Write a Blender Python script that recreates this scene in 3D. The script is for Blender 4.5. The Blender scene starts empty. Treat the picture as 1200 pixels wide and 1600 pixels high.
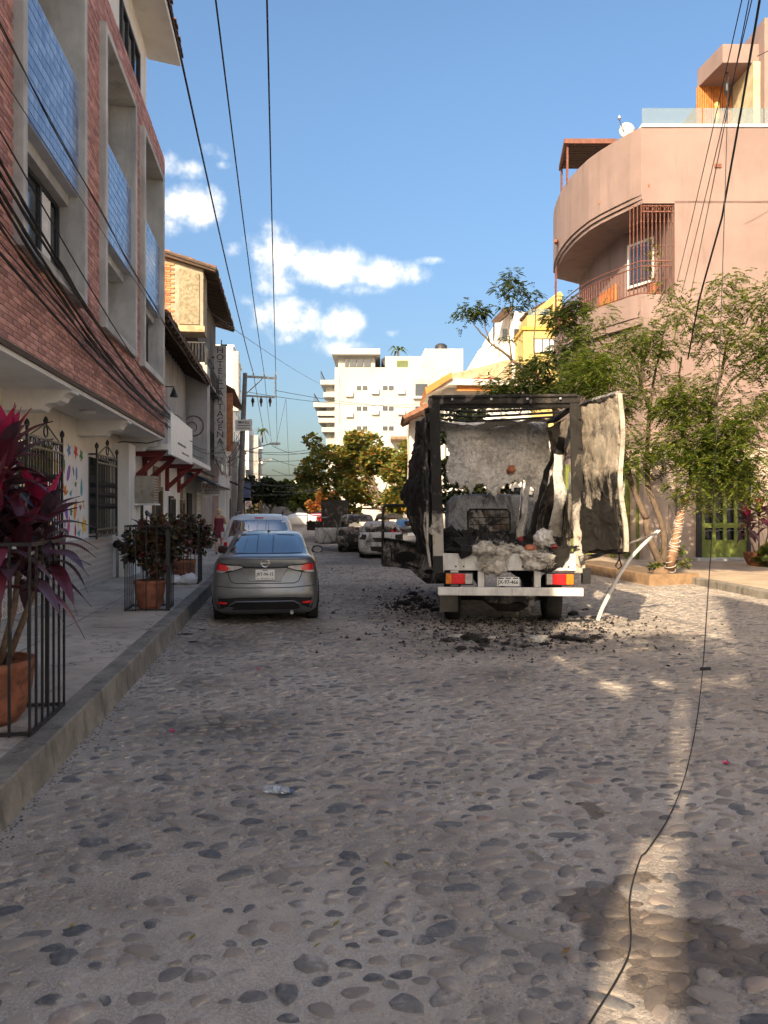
import bpy, bmesh, math, random
import numpy as np
from mathutils import Vector, Matrix, noise

SC = bpy.context.scene
COL = SC.collection
R = math.radians
random.seed(7)

# ------------------------------------------------------------------ camera
YAW = R(7.43)
SA, CA = math.sin(YAW), math.cos(YAW)
FPX, CX, HY, CAMZ = 1150.0, 600.0, 795.0, 1.85
cam_data = bpy.data.cameras.new('camera')
cam_data.sensor_fit = 'VERTICAL'
cam_data.sensor_height = 36.0
cam_data.lens = 36.0 * FPX / 1600.0
cam_data.shift_y = -5.0 / 1600.0
cam_data.clip_start = 0.05
cam_data.clip_end = 3000
cam_ob = bpy.data.objects.new('camera', cam_data)
COL.objects.link(cam_ob)
cam_ob.location = (0, 0, CAMZ)
cam_ob.rotation_euler = (R(90), 0, -YAW)
SC.camera = cam_ob

# ------------------------------------------------------------------ sun, sky, exposure
SUN_EL = R(30.0)
SUN_TRAVEL_AZ = R(30.0)          # light travels towards +Y, turned 30 degrees to +X
sun_data = bpy.data.lights.new('sun', 'SUN')
sun_data.energy = 2.0
sun_data.angle = R(0.55)
sun_data.color = (1.0, 0.84, 0.66)
sun_ob = bpy.data.objects.new('sun', sun_data)
COL.objects.link(sun_ob)
_tr = Vector((math.sin(SUN_TRAVEL_AZ) * math.cos(SUN_EL), math.cos(SUN_TRAVEL_AZ) * math.cos(SUN_EL), -math.sin(SUN_EL)))
sun_ob.rotation_euler = _tr.to_track_quat('-Z', 'Y').to_euler()
sun_ob.location = (-20, -20, 30)

SC.view_settings.view_transform = 'Standard'
SC.view_settings.look = 'None'
SC.view_settings.exposure = 2.26
SC.view_settings.gamma = 1.0
SC.view_settings.use_curve_mapping = False
SC.cycles.use_denoising = True
SC.cycles.use_adaptive_sampling = True
SC.cycles.adaptive_threshold = 0.035
SC.view_settings.use_white_balance = True
SC.view_settings.white_balance_temperature = 7550
SC.view_settings.white_balance_tint = 10
SC.cycles.max_bounces = 6
SC.cycles.diffuse_bounces = 4
SC.cycles.glossy_bounces = 3
SC.cycles.transparent_max_bounces = 12


def nd(t, typ, ins=None, **props):
    n = t.nodes.new(typ)
    for k, v in props.items():
        setattr(n, k, v)
    if ins:
        for k, v in ins.items():
            s = n.inputs[k]
            if isinstance(v, bpy.types.NodeSocket):
                t.links.new(v, s)
            else:
                s.default_value = v
    return n


def mth(t, op, a, b=None, c=None, clamp=False):
    ins = {0: a}
    if b is not None: ins[1] = b
    if c is not None: ins[2] = c
    return nd(t, 'ShaderNodeMath', ins, operation=op, use_clamp=clamp).outputs[0]


def sstep(t, v, a, b):
    n = nd(t, 'ShaderNodeMapRange', {0: v, 1: a, 2: b, 3: 0.0, 4: 1.0}, interpolation_type='SMOOTHSTEP')
    return n.outputs[0]


def mixc(t, f, a, b, mode='MIX'):
    n = nd(t, 'ShaderNodeMix', data_type='RGBA', blend_type=mode)
    for i, v in ((0, f), (6, a), (7, b)):
        if isinstance(v, bpy.types.NodeSocket):
            t.links.new(v, n.inputs[i])
        elif i == 0:
            n.inputs[i].default_value = v
        else:
            n.inputs[i].default_value = (*v[:3], 1)
    return n.outputs[2]


world = bpy.data.worlds.new('World')
SC.world = world
world.use_nodes = True
wt = world.node_tree
world.cycles.sampling_method = 'MANUAL'
world.cycles.sample_map_resolution = 256
wt.nodes.clear()
sky = nd(wt, 'ShaderNodeTexSky', sky_type='NISHITA', sun_disc=False, sun_elevation=SUN_EL,
         sun_rotation=math.pi + SUN_TRAVEL_AZ, altitude=0.0, air_density=1.0, dust_density=3.6, ozone_density=1.6)
tcw = nd(wt, 'ShaderNodeTexCoord')
sepw = nd(wt, 'ShaderNodeSeparateXYZ', {0: tcw.outputs['Generated']})
az = mth(wt, 'ARCTAN2', sepw.outputs[0], sepw.outputs[1])
el = mth(wt, 'ARCSINE', sepw.outputs[2])
nz1 = nd(wt, 'ShaderNodeTexNoise', {'Vector': tcw.outputs['Generated'], 'Scale': 9.0, 'Detail': 5.0, 'Roughness': 0.6})
nz2 = nd(wt, 'ShaderNodeTexNoise', {'Vector': tcw.outputs['Generated'], 'Scale': 34.0, 'Detail': 3.0, 'Roughness': 0.62})
wob = mth(wt, 'ADD', mth(wt, 'MULTIPLY', mth(wt, 'SUBTRACT', nz1.outputs[0], 0.5), 2.6),
          mth(wt, 'MULTIPLY', mth(wt, 'SUBTRACT', nz2.outputs[0], 0.5), 1.9))


def dir_of(px, py):
    k, m = (px - CX) / FPX, (HY - py) / FPX
    v = Vector((k * CA + SA, CA - k * SA, m)).normalized()
    return math.atan2(v.x, v.y), math.asin(v.z)


# cumulus heaps low in the sky over the street: (x, y of the photograph, half sizes, strength)
CLOUDS = [(430, 400, 42, 40, 1.0), (505, 415, 70, 28, 1.0), (430, 440, 44, 26, .7), (450, 498, 58, 30, 1.0), (535, 505, 36, 26, 1.0),
          (600, 425, 52, 20, .95), (640, 430, 34, 14, .8), (672, 408, 30, 7, .5), (300, 325, 46, 30, 1.0), (330, 310, 24, 20, .7),
          (285, 262, 44, 18, .7), (335, 237, 40, 14, .6), (262, 350, 40, 26, .6), (363, 392, 22, 14, .6), (520, 540, 60, 16, .55),
          (385, 470, 30, 14, .5), (560, 455, 60, 14, .3), (350, 258, 26, 8, .4), (235, 300, 40, 20, .4), (610, 520, 40, 10, .3)]
field = None
for (px, py, sx, sy, st) in CLOUDS:
    a0, e0 = dir_of(px, py)
    dx = mth(wt, 'DIVIDE', mth(wt, 'SUBTRACT', az, a0), sx / FPX)
    dy = mth(wt, 'DIVIDE', mth(wt, 'SUBTRACT', el, e0), sy / FPX)
    r2 = mth(wt, 'ADD', mth(wt, 'MULTIPLY', dx, dx), mth(wt, 'MULTIPLY', dy, dy))
    g = mth(wt, 'SUBTRACT', st, mth(wt, 'MULTIPLY', r2, 0.62))
    field = g if field is None else mth(wt, 'SMOOTH_MAX', field, g, 0.08)
# the rest of the sky carries unseen heaps, thickened for fill light
nzg = nd(wt, 'ShaderNodeTexNoise', {'Vector': tcw.outputs['Generated'], 'Scale': 3.2, 'Detail': 1.0})
away = mth(wt, 'GREATER_THAN', mth(wt, 'ABSOLUTE', mth(wt, 'SUBTRACT', az, 0.13)), 0.75)
gen = mth(wt, 'MULTIPLY', mth(wt, 'SUBTRACT', nzg.outputs[0], 0.50), 6.0)
gen = mth(wt, 'SUBTRACT', mth(wt, 'MULTIPLY', gen, away), mth(wt, 'MULTIPLY', mth(wt, 'SUBTRACT', 1.0, away), 4.0))
gen = mth(wt, 'SUBTRACT', gen, mth(wt, 'MULTIPLY', mth(wt, 'GREATER_THAN', el, 0.7), 4.0))
field = mth(wt, 'MAXIMUM', field, gen)
field = mth(wt, 'ADD', field, wob)
cov = sstep(wt, field, 0.0, 1.35)
cov = mth(wt, 'MULTIPLY', cov, 0.93)
shade = sstep(wt, mth(wt, 'ADD', field, mth(wt, 'MULTIPLY', mth(wt, 'SUBTRACT', nz1.outputs[0], 0.5), -2.2)), 0.2, 1.25)
ccol = mixc(wt, shade, (2.3, 2.75, 3.3), (4.5, 4.3, 4.0))
skg = nd(wt, 'ShaderNodeGamma', {0: sky.outputs[0], 1: 1.06})
sks = nd(wt, 'ShaderNodeHueSaturation', {'Saturation': 1.2, 'Value': 0.69, 'Color': skg.outputs[0]}).outputs[0]
# dusty air dims the glare along the horizon all the way round
hz = nd(wt, 'ShaderNodeMapRange', {0: el, 1: 0.0, 2: 0.62, 3: 0.52, 4: 1.0}, interpolation_type='SMOOTHSTEP').outputs[0]
tint = mixc(wt, hz, (.88, 1.0, 1.16), (1.0, 1.0, 1.0))
skm = mixc(wt, 1.0, sks, tint, 'MULTIPLY')
skyc = nd(wt, 'ShaderNodeVectorMath', {0: skm, 'Scale': hz}, operation='SCALE').outputs[0]
allc = mixc(wt, cov, skyc, ccol)
bg = nd(wt, 'ShaderNodeBackground', {'Color': allc, 'Strength': 0.088})
wo = nd(wt, 'ShaderNodeOutputWorld', {0: bg.outputs[0]})

# ------------------------------------------------------------------ lettering, made into meshes while the scene is still empty
GLYPHS = {}
for _s in list('HOTELCARGN') + ['CENTRO', 'T.V.', 'HOTEL', 'JX-97-466', 'JRT-96-15', 'MARE']:
    _c = bpy.data.curves.new('lettering', 'FONT')
    _c.body = _s; _c.align_x = 'CENTER'; _c.align_y = 'CENTER'; _c.extrude = .5; _c.resolution_u = 2; _c.offset = .018 if '-' in _s else .004
    _o = bpy.data.objects.new('lettering', _c)
    COL.objects.link(_o)
    _dg = bpy.context.evaluated_depsgraph_get()
    GLYPHS[_s] = bpy.data.meshes.new_from_object(_o.evaluated_get(_dg))
    bpy.data.objects.remove(_o)
    bpy.data.curves.remove(_c)

# ------------------------------------------------------------------ helpers


def cam(u, d, z=0.0):
    """u metres right of and d metres in front of the camera, z above the street"""
    return Vector((u * CA + d * SA, d * CA - u * SA, z))


def at(px, py, d):
    return cam((px - CX) / FPX * d, d, CAMZ + (HY - py) / FPX * d)


def ground_at(px, py, z=0.0):
    d = FPX * (CAMZ - z) / (py - HY)
    return cam((px - CX) / FPX * d, d, z)


class MB:
    def __init__(s):
        s.v, s.f, s.uv = [], [], None

    def add(s, vs, fs):
        o = len(s.v)
        s.v.extend(tuple(p) for p in vs)
        s.f.extend(tuple(i + o for i in f) for f in fs)
        return s

    def box(s, x0, x1, y0, y1, z0, z1):
        return s.add([(x0, y0, z0), (x1, y0, z0), (x1, y1, z0), (x0, y1, z0), (x0, y0, z1), (x1, y0, z1), (x1, y1, z1), (x0, y1, z1)],
                     [(0, 3, 2, 1), (4, 5, 6, 7), (0, 1, 5, 4), (1, 2, 6, 5), (2, 3, 7, 6), (3, 0, 4, 7)])

    def obox(s, c, size, m=None):
        hx, hy, hz = size[0] / 2, size[1] / 2, size[2] / 2
        c = Vector(c)
        vs = [(-hx, -hy, -hz), (hx, -hy, -hz), (hx, hy, -hz), (-hx, hy, -hz), (-hx, -hy, hz), (hx, -hy, hz), (hx, hy, hz), (-hx, hy, hz)]
        vs = [c + (m @ Vector(p) if m else Vector(p)) for p in vs]
        return s.add(vs, [(0, 3, 2, 1), (4, 5, 6, 7), (0, 1, 5, 4), (1, 2, 6, 5), (2, 3, 7, 6), (3, 0, 4, 7)])

    def bar(s, a, b, w, h=None):
        """square bar between two points"""
        a, b = Vector(a), Vector(b)
        h = h or w
        d = (b - a)
        L = d.length
        q = d.to_track_quat('Y', 'Z').to_matrix()
        return s.obox((a + b) / 2, (w, L, h), q)

    def tube(s, pts, r, n=6, cap=True):
        pts = [Vector(p) for p in pts]
        rs = r if isinstance(r, (list, tuple)) else [r] * len(pts)
        rings = []
        up = None
        for i, p in enumerate(pts):
            t = (pts[min(i + 1, len(pts) - 1)] - pts[max(i - 1, 0)])
            t = t.normalized() if t.length > 1e-9 else Vector((0, 0, 1))
            if up is None:
                up = Vector((0, 0, 1)) if abs(t.z) < .9 else Vector((1, 0, 0))
            side = t.cross(up).normalized()
            up = side.cross(t).normalized()
            rings.append([p + (side * math.cos(2 * math.pi * k / n) + up * math.sin(2 * math.pi * k / n)) * rs[i] for k in range(n)])
        return s.loft(rings, cap=cap)

    def loft(s, rings, closed=True, cap=True):
        n = len(rings[0])
        o = len(s.v)
        for r in rings:
            s.v.extend(tuple(p) for p in r)
        m = n if closed else n - 1
        for i in range(len(rings) - 1):
            for k in range(m):
                k2 = (k + 1) % n
                s.f.append((o + i * n + k, o + i * n + k2, o + (i + 1) * n + k2, o + (i + 1) * n + k))
        if cap and closed:
            s.f.append(tuple(o + k for k in range(n))[::-1])
            s.f.append(tuple(o + (len(rings) - 1) * n + k for k in range(n)))
        return s

    def lathe(s, prof, n=16, c=(0, 0, 0), cap=True):
        rings = [[(c[0] + r * math.cos(2 * math.pi * k / n), c[1] + r * math.sin(2 * math.pi * k / n), c[2] + z) for k in range(n)] for r, z in prof]
        return s.loft(rings, cap=cap)

    def prism(s, poly, axis, a, b):
        """extrude a 2-D outline along axis: x -> (y,z), y -> (x,z), z -> (x,y)"""
        def P(p, t):
            return {'x': (t, p[0], p[1]), 'y': (p[0], t, p[1]), 'z': (p[0], p[1], t)}[axis]
        n = len(poly)
        vs = [P(p, a) for p in poly] + [P(p, b) for p in poly]
        fs = [tuple(range(n))[::-1], tuple(range(n, 2 * n))] + [(k, (k + 1) % n, n + (k + 1) % n, n + k) for k in range(n)]
        return s.add(vs, fs)

    def quad(s, a, b, c, d):
        return s.add([a, b, c, d], [(0, 1, 2, 3)])

    def grid(s, fn, nu, nv):
        o = len(s.v)
        for j in range(nv + 1):
            for i in range(nu + 1):
                s.v.append(tuple(fn(i / nu, j / nv)))
        for j in range(nv):
            for i in range(nu):
                a = o + j * (nu + 1) + i
                s.f.append((a, a + 1, a + nu + 2, a + nu + 1))
        return s

    def mesh(s, name, mat, smooth=False, fixn=True):
        me = bpy.data.meshes.new(name)
        me.from_pydata([tuple(p) for p in s.v], [], s.f)
        if fixn and len(s.f) < 60000:
            bm = bmesh.new()
            bm.from_mesh(me)
            bmesh.ops.recalc_face_normals(bm, faces=bm.faces[:])
            bm.to_mesh(me)
            bm.free()
        if smooth:
            me.polygons.foreach_set('use_smooth', [True] * len(me.polygons))
        for m in (mat if isinstance(mat, (list, tuple)) else [mat]):
            me.materials.append(m)
        me.update()
        return me

    def build(s, name, mat, parent=None, smooth=False, world=True, bevel=0, solid=0, sub=0, auto=0, kind=None, fixn=True):
        return put(name, s.mesh(name, mat, smooth, fixn), parent, world, bevel, solid, sub, auto, kind)


def put(name, me, parent=None, world=True, bevel=0, solid=0, sub=0, auto=0, kind=None):
    o = bpy.data.objects.new(name, me)
    COL.objects.link(o)
    if parent is not None:
        o.parent = parent
        if world and '_inv' in parent:
            o.matrix_parent_inverse = Matrix.Translation(-Vector(parent['_inv']))
    if solid:
        m = o.modifiers.new('solid', 'SOLIDIFY'); m.thickness = solid; m.offset = 0
    if sub:
        m = o.modifiers.new('sub', 'SUBSURF'); m.levels = sub; m.render_levels = sub
    if bevel:
        m = o.modifiers.new('bev', 'BEVEL'); m.width = bevel; m.segments = 2; m.limit_method = 'ANGLE'; m.angle_limit = R(40)
    if kind:
        o['kind'] = kind
    return o


def tag(o, label, cat, group=None, kind=None):
    if label: o['label'] = label
    if cat: o['category'] = cat
    if group: o['group'] = group
    if kind: o['kind'] = kind
    return o


_roots = []


def thing(name, label, cat, loc=(0, 0, 0), rotz=0.0, group=None):
    o = bpy.data.objects.new(name, None)
    COL.objects.link(o)
    o.location = loc
    o.rotation_euler = (0, 0, rotz)
    o.empty_display_size = 0.2
    if abs(rotz) < 1e-9:
        o['_inv'] = tuple(loc)       # parts of an unturned thing are written in street coordinates
        _roots.append(o)
    return tag(o, label, cat, group)


def copy_tree(o, parent=None):
    c = o.copy()
    COL.objects.link(c)
    if parent is not None:
        c.parent = parent
        c.matrix_parent_inverse = o.matrix_parent_inverse.copy()
    for ch in [x for x in bpy.data.objects if x.parent == o]:
        copy_tree(ch, c)
    return c


# ------------------------------------------------------------------ materials
MAT = {}


def new_mat(name):
    m = bpy.data.materials.new(name)
    m.use_nodes = True
    t = m.node_tree
    t.nodes.clear()
    b = nd(t, 'ShaderNodeBsdfPrincipled')
    nd(t, 'ShaderNodeOutputMaterial', {0: b.outputs[0]})
    MAT[name] = m
    return m, t, b


def rnd_val(t):
    a = nd(t, 'ShaderNodeObjectInfo').outputs['Random']
    g = nd(t, 'ShaderNodeNewGeometry').outputs['Random Per Island']
    return mth(t, 'FRACT', mth(t, 'ADD', mth(t, 'MULTIPLY', a, 3.77), g))


def ramp(t, f, stops, interp='LINEAR'):
    n = nd(t, 'ShaderNodeValToRGB', {0: f})
    n.color_ramp.interpolation = interp
    e = n.color_ramp.elements
    while len(e) < len(stops):
        e.new(0.5)
    for x, (p, c) in zip(e, stops):
        x.position = p
        x.color = (*c, 1)
    return n.outputs[0]


def noise_tex(t, vec, scale, detail=4.0, rough=0.55, dist=0.0):
    return nd(t, 'ShaderNodeTexNoise', {'Vector': vec, 'Scale': scale, 'Detail': detail, 'Roughness': rough, 'Distortion': dist}).outputs[0]


def plain(name, col, rough=0.8, metal=0.0, var=0.18, scale=3.0, bump=0.15, bscale=40.0, dirt=None, dirt_amt=0.35, rnd=None, spec=0.4,
          streak=False, coat=0.0, ior=None, trans=0.0):
    """plain surface with noise in its colour, dirt of its own shape and a fine relief"""
    if name in MAT: return MAT[name]
    m, t, b = new_mat(name)
    oc = nd(t, 'ShaderNodeTexCoord').outputs['Object']
    c = tuple(col)
    n1 = noise_tex(t, oc, scale, 6.0, 0.6)
    lo = tuple(max(0, x * (1 - var)) for x in c)
    hi = tuple(min(1, x * (1 + var)) for x in c)
    cc = mixc(t, sstep(t, n1, 0.3, 0.7), lo, hi)
    if rnd is not None:
        cc = mixc(t, 1.0, cc, ramp(t, rnd_val(t), rnd), 'MULTIPLY')
    if dirt:
        mp = oc
        if streak:
            mp = nd(t, 'ShaderNodeMapping', {'Vector': oc, 'Scale': (1.0, 1.0, 0.16)}).outputs[0]
        n2 = noise_tex(t, mp, scale * 1.7 + 0.6, 8.0, 0.68)
        f = mth(t, 'MULTIPLY', sstep(t, n2, 0.48, 0.72), dirt_amt)
        cc = mixc(t, f, cc, dirt)
    t.links.new(cc, b.inputs['Base Color'])
    n3 = noise_tex(t, oc, bscale, 5.0, 0.6)
    t.links.new(mth(t, 'ADD', rough - 0.08, mth(t, 'MULTIPLY', n3, 0.16), clamp=True), b.inputs['Roughness'])
    b.inputs['Metallic'].default_value = metal
    b.inputs['Specular IOR Level'].default_value = spec
    if ior: b.inputs['IOR'].default_value = ior
    if coat:
        b.inputs['Coat Weight'].default_value = coat
        b.inputs['Coat Roughness'].default_value = 0.04
    if trans: b.inputs['Transmission Weight'].default_value = trans
    if bump:
        bp = nd(t, 'ShaderNodeBump', {'Height': n3, 'Strength': bump, 'Distance': 0.02})
        t.links.new(bp.outputs[0], b.inputs['Normal'])
    return m


def leafmat(name, stops, rough=0.5, transl=0.35, spec=0.4, obj=False):
    """leaf colours picked leaf by leaf; light passes through the blade"""
    if name in MAT: return MAT[name]
    m = bpy.data.materials.new(name)
    m.use_nodes = True
    t = m.node_tree
    t.nodes.clear()
    c = ramp(t, rnd_val(t), stops)
    p = nd(t, 'ShaderNodeBsdfPrincipled', {'Base Color': c, 'Roughness': rough, 'Specular IOR Level': spec})
    c2 = mixc(t, 1.0, c, (1.25, 1.25, 0.7), 'MULTIPLY')
    tr = nd(t, 'ShaderNodeBsdfTranslucent', {0: c2})
    mx = nd(t, 'ShaderNodeMixShader', {0: transl, 1: p.outputs[0], 2: tr.outputs[0]})
    nd(t, 'ShaderNodeOutputMaterial', {0: mx.outputs[0]})
    MAT[name] = m
    return m


def burnt(name, black=0.45, ash=0.25, rust=0.25, ashcol=(.42, .40, .37), basecol=(.30, .29, .27), scale=2.2, bump=0.5, metal=0.0, rough=.75, zg=None):
    """fire-damaged sheet: soot, bare scale, rust and ash in patches"""
    if name in MAT: return MAT[name]
    m, t, b = new_mat(name)
    oc = nd(t, 'ShaderNodeTexCoord').outputs['Object']
    n1 = noise_tex(t, oc, scale, 8.0, 0.62, 0.6)
    n2 = noise_tex(t, nd(t, 'ShaderNodeMapping', {'Vector': oc, 'Location': (3.1, 7.7, 1.3)}).outputs[0], scale * 1.9, 9.0, 0.65, 0.4)
    n3 = noise_tex(t, nd(t, 'ShaderNodeMapping', {'Vector': oc, 'Location': (9.3, 2.2, 5.1), 'Scale': (1, 1, .5)}).outputs[0], scale * 1.3, 9.0, 0.7, 0.8)
    n4 = noise_tex(t, oc, scale * 14, 6.0, 0.7)
    c = mixc(t, sstep(t, n2, 0.62 - rust * .5, 0.72 - rust * .3), basecol, (.13, .065, .035))
    s1 = n1
    if zg:      # how far the fire reached: soot thickens from height zg[0] to zg[1]
        zz = nd(t, 'ShaderNodeSeparateXYZ', {0: oc}).outputs[2]
        k = nd(t, 'ShaderNodeMapRange', {0: zz, 1: zg[0], 2: zg[1], 3: -zg[2], 4: zg[2]}, interpolation_type='SMOOTHSTEP').outputs[0]
        s1 = mth(t, 'ADD', n1, k)
    c = mixc(t, sstep(t, s1, 0.60 - black * .4, 0.82 - black * .4), c, (.016, .015, .014))
    # brighter ash over both
    c = mixc(t, mth(t, 'MULTIPLY', sstep(t, n3, 0.66 - ash * .4, 0.78 - ash * .4), sstep(t, n4, 0.3, 0.6)), c, ashcol)
    c = mixc(t, mth(t, 'MULTIPLY', n4, 0.35), c, (.03, .028, .026))
    t.links.new(c, b.inputs['Base Color'])
    b.inputs['Roughness'].default_value = rough
    b.inputs['Metallic'].default_value = metal
    b.inputs['Specular IOR Level'].default_value = 0.3
    h = mth(t, 'ADD', n4, mth(t, 'MULTIPLY', n3, 1.5))
    bp = nd(t, 'ShaderNodeBump', {'Height': h, 'Strength': bump, 'Distance': 0.03})
    t.links.new(bp.outputs[0], b.inputs['Normal'])
    return m


plain('concrete', (.44, .435, .415), .85, var=.2, scale=1.4, bump=.25, dirt=(.17, .168, .16), dirt_amt=.5, streak=True)
plain('white_plaster', (.72, .71, .68), .9, var=.06, scale=.9, bump=.2, dirt=(.42, .40, .36), dirt_amt=.45, streak=True)
plain('cream_plaster', (.72, .67, .58), .9, var=.07, scale=.8, bump=.2, dirt=(.44, .38, .30), dirt_amt=.4, streak=True)
plain('pink_plaster', (.235, .17, .155), .92, var=.10, scale=.55, bump=.3, bscale=25, dirt=(.165, .12, .108), dirt_amt=.85, streak=True)
plain('grey_plaster', (.36, .35, .34), .92, var=.15, scale=.9, bump=.3, dirt=(.16, .15, .14), dirt_amt=.6, streak=True)
plain('black_iron', (.016, .016, .018), .45, var=.25, scale=20, bump=.1, spec=.5)
plain('rusty_iron', (.16, .06, .04), .6, var=.3, scale=12, bump=.2)
plain('dark_glass', (.02, .025, .03), .05, var=.1, bump=0, spec=1.0, ior=1.6)
plain('dark_void', (.012, .011, .011), .9, var=.3, bump=0)
plain('terracotta', (.27, .10, .058), .85, var=.35, scale=5, bump=.4, dirt=(.05, .035, .03), dirt_amt=.85)
plain('roof_tile', (.19, .10, .065), .9, var=.35, scale=6, bump=.4, dirt=(.05, .04, .035), dirt_amt=.7,
      rnd=[(0, (.6, .6, .6)), (.5, (1, 1, 1)), (1, (1.35, 1.2, 1.1))])
plain('dark_wood', (.06, .035, .022), .75, var=.3, scale=8, bump=.3)
plain('old_wood', (.20, .13, .08), .8, var=.3, scale=6, bump=.3)
plain('red_paint', (.16, .022, .022), .6, var=.15, scale=4, bump=.1)
plain('rubber', (.018, .018, .018), .85, var=.2, scale=20, bump=.2, dirt=(.09, .08, .07), dirt_amt=.3)
plain('cable', (.012, .012, .013), .6, var=.1, bump=0)
plain('galvanized', (.33, .34, .35), .45, metal=.7, var=.15, scale=8, bump=.1)
plain('white_paint', (.72, .72, .70), .5, var=.06, scale=5, bump=.06, dirt=(.4, .38, .34), dirt_amt=.3)
plain('silver', (.6, .6, .6), .25, metal=.9, var=.1, scale=10, bump=.03)
# ================================================================== road, kerbs, pavements
KERB_X = -1.63
WALL_X = -4.1


def gh(x, y):
    """height of the street surface"""
    if y > 70 or abs(x) > 30: return 0.0
    a = noise.noise((x * .35, y * .3, 1.7)) * .022 + noise.noise((x * 1.6, y * 1.6, 4.2)) * .008
    a += .03 * max(0.0, 1 - abs(x - KERB_X) / .5) * .3
    return a


STAINS_OIL = [(1.66, 2.98, .30, .17), (1.45, 3.28, .14, .10), (1.95, 2.78, .28, .17), (1.45, 2.66, .13, .13), (1.78, 3.5, .10, .09), (1.85, 4.35, .07, .17)]
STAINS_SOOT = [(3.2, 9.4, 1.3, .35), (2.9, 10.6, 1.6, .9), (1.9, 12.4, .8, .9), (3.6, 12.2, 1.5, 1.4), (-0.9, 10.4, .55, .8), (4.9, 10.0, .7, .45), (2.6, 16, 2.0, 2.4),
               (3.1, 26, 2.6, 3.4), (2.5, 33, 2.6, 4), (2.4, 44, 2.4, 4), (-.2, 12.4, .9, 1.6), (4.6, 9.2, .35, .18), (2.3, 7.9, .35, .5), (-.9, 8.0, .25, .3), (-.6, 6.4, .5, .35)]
STAINS_LIME = [(-.35, 3.0, .7, .45), (.25, 3.1, .35, .5), (-1.0, 2.75, .4, .25), (1.6, 5.3, .22, 1.3), (1.25, 6.6, .3, .9), (.2, 8.2, .35, .3), (.75, 7.2, .3, .35), (1.5, 3.9, .25, .35),
               (2.6, 4.1, .35, .5), (1.1, 4.6, .3, .2)]


def stain_masks(x, y):
    """lime, soot and oil at a point of the street, 0..1"""
    out = []
    for lst, soft in ((STAINS_LIME, .8), (STAINS_SOOT, 1.1), (STAINS_OIL, .25)):
        wob = noise.noise((x * 1.3, y * 1.3, 5.5)) * .55 + noise.noise((x * 3.4, y * 3.4, 2.5)) * .35
        best = 0.0
        for (cx, cy, rx, ry) in lst:
            r = math.hypot((x - cx) / rx, (y - cy) / ry) + wob
            f = (1.0 + soft * .5 - r) / soft
            best = max(best, min(1.0, f))
        out.append(max(0.0, best))
    return out


def set_stains(me):
    at_ = me.color_attributes.new('stain', 'FLOAT_COLOR', 'POINT')
    dat = []
    for v in me.vertices:
        dat.extend((*stain_masks(v.co.x, v.co.y), 1.0) if v.co.y < 60 and abs(v.co.x) < 12 else (0, 0, 0, 1))
    at_.data.foreach_set('color', dat)


def ground_colour(t, oc, base_lo, base_hi, stain):
    n1 = noise_tex(t, oc, .5, 3, .6)
    n2 = noise_tex(t, oc, 4.5, 6, .7)
    n3 = noise_tex(t, oc, 60, 3, .7)
    c = mixc(t, sstep(t, mth(t, 'ADD', mth(t, 'MULTIPLY', n1, .6), mth(t, 'MULTIPLY', n2, .5)), .4, .68), base_lo, base_hi)
    c = mixc(t, mth(t, 'MULTIPLY', sstep(t, n3, .54, .68), .65), c, tuple(x * .42 for x in base_lo))
    c = mixc(t, mth(t, 'MULTIPLY', sstep(t, n3, .44, .32), .5), c, tuple(min(1, x * 1.5) for x in base_hi))
    sp = nd(t, 'ShaderNodeSeparateColor', {0: stain})
    lime = mth(t, 'MULTIPLY', sp.outputs[0], sstep(t, n3, .44, .60))
    c = mixc(t, mth(t, 'MULTIPLY', lime, .62), c, (.56, .53, .49))
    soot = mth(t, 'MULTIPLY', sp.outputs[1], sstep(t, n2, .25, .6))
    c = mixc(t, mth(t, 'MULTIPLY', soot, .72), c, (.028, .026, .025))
    oil = sstep(t, mth(t, 'ADD', sp.outputs[2], mth(t, 'MULTIPLY', mth(t, 'SUBTRACT', n2, .5), .7)), .35, .6)
    c = mixc(t, mth(t, 'MULTIPLY', oil, .66), c, (.052, .036, .024))
    return c, n2, n3, oil


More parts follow.
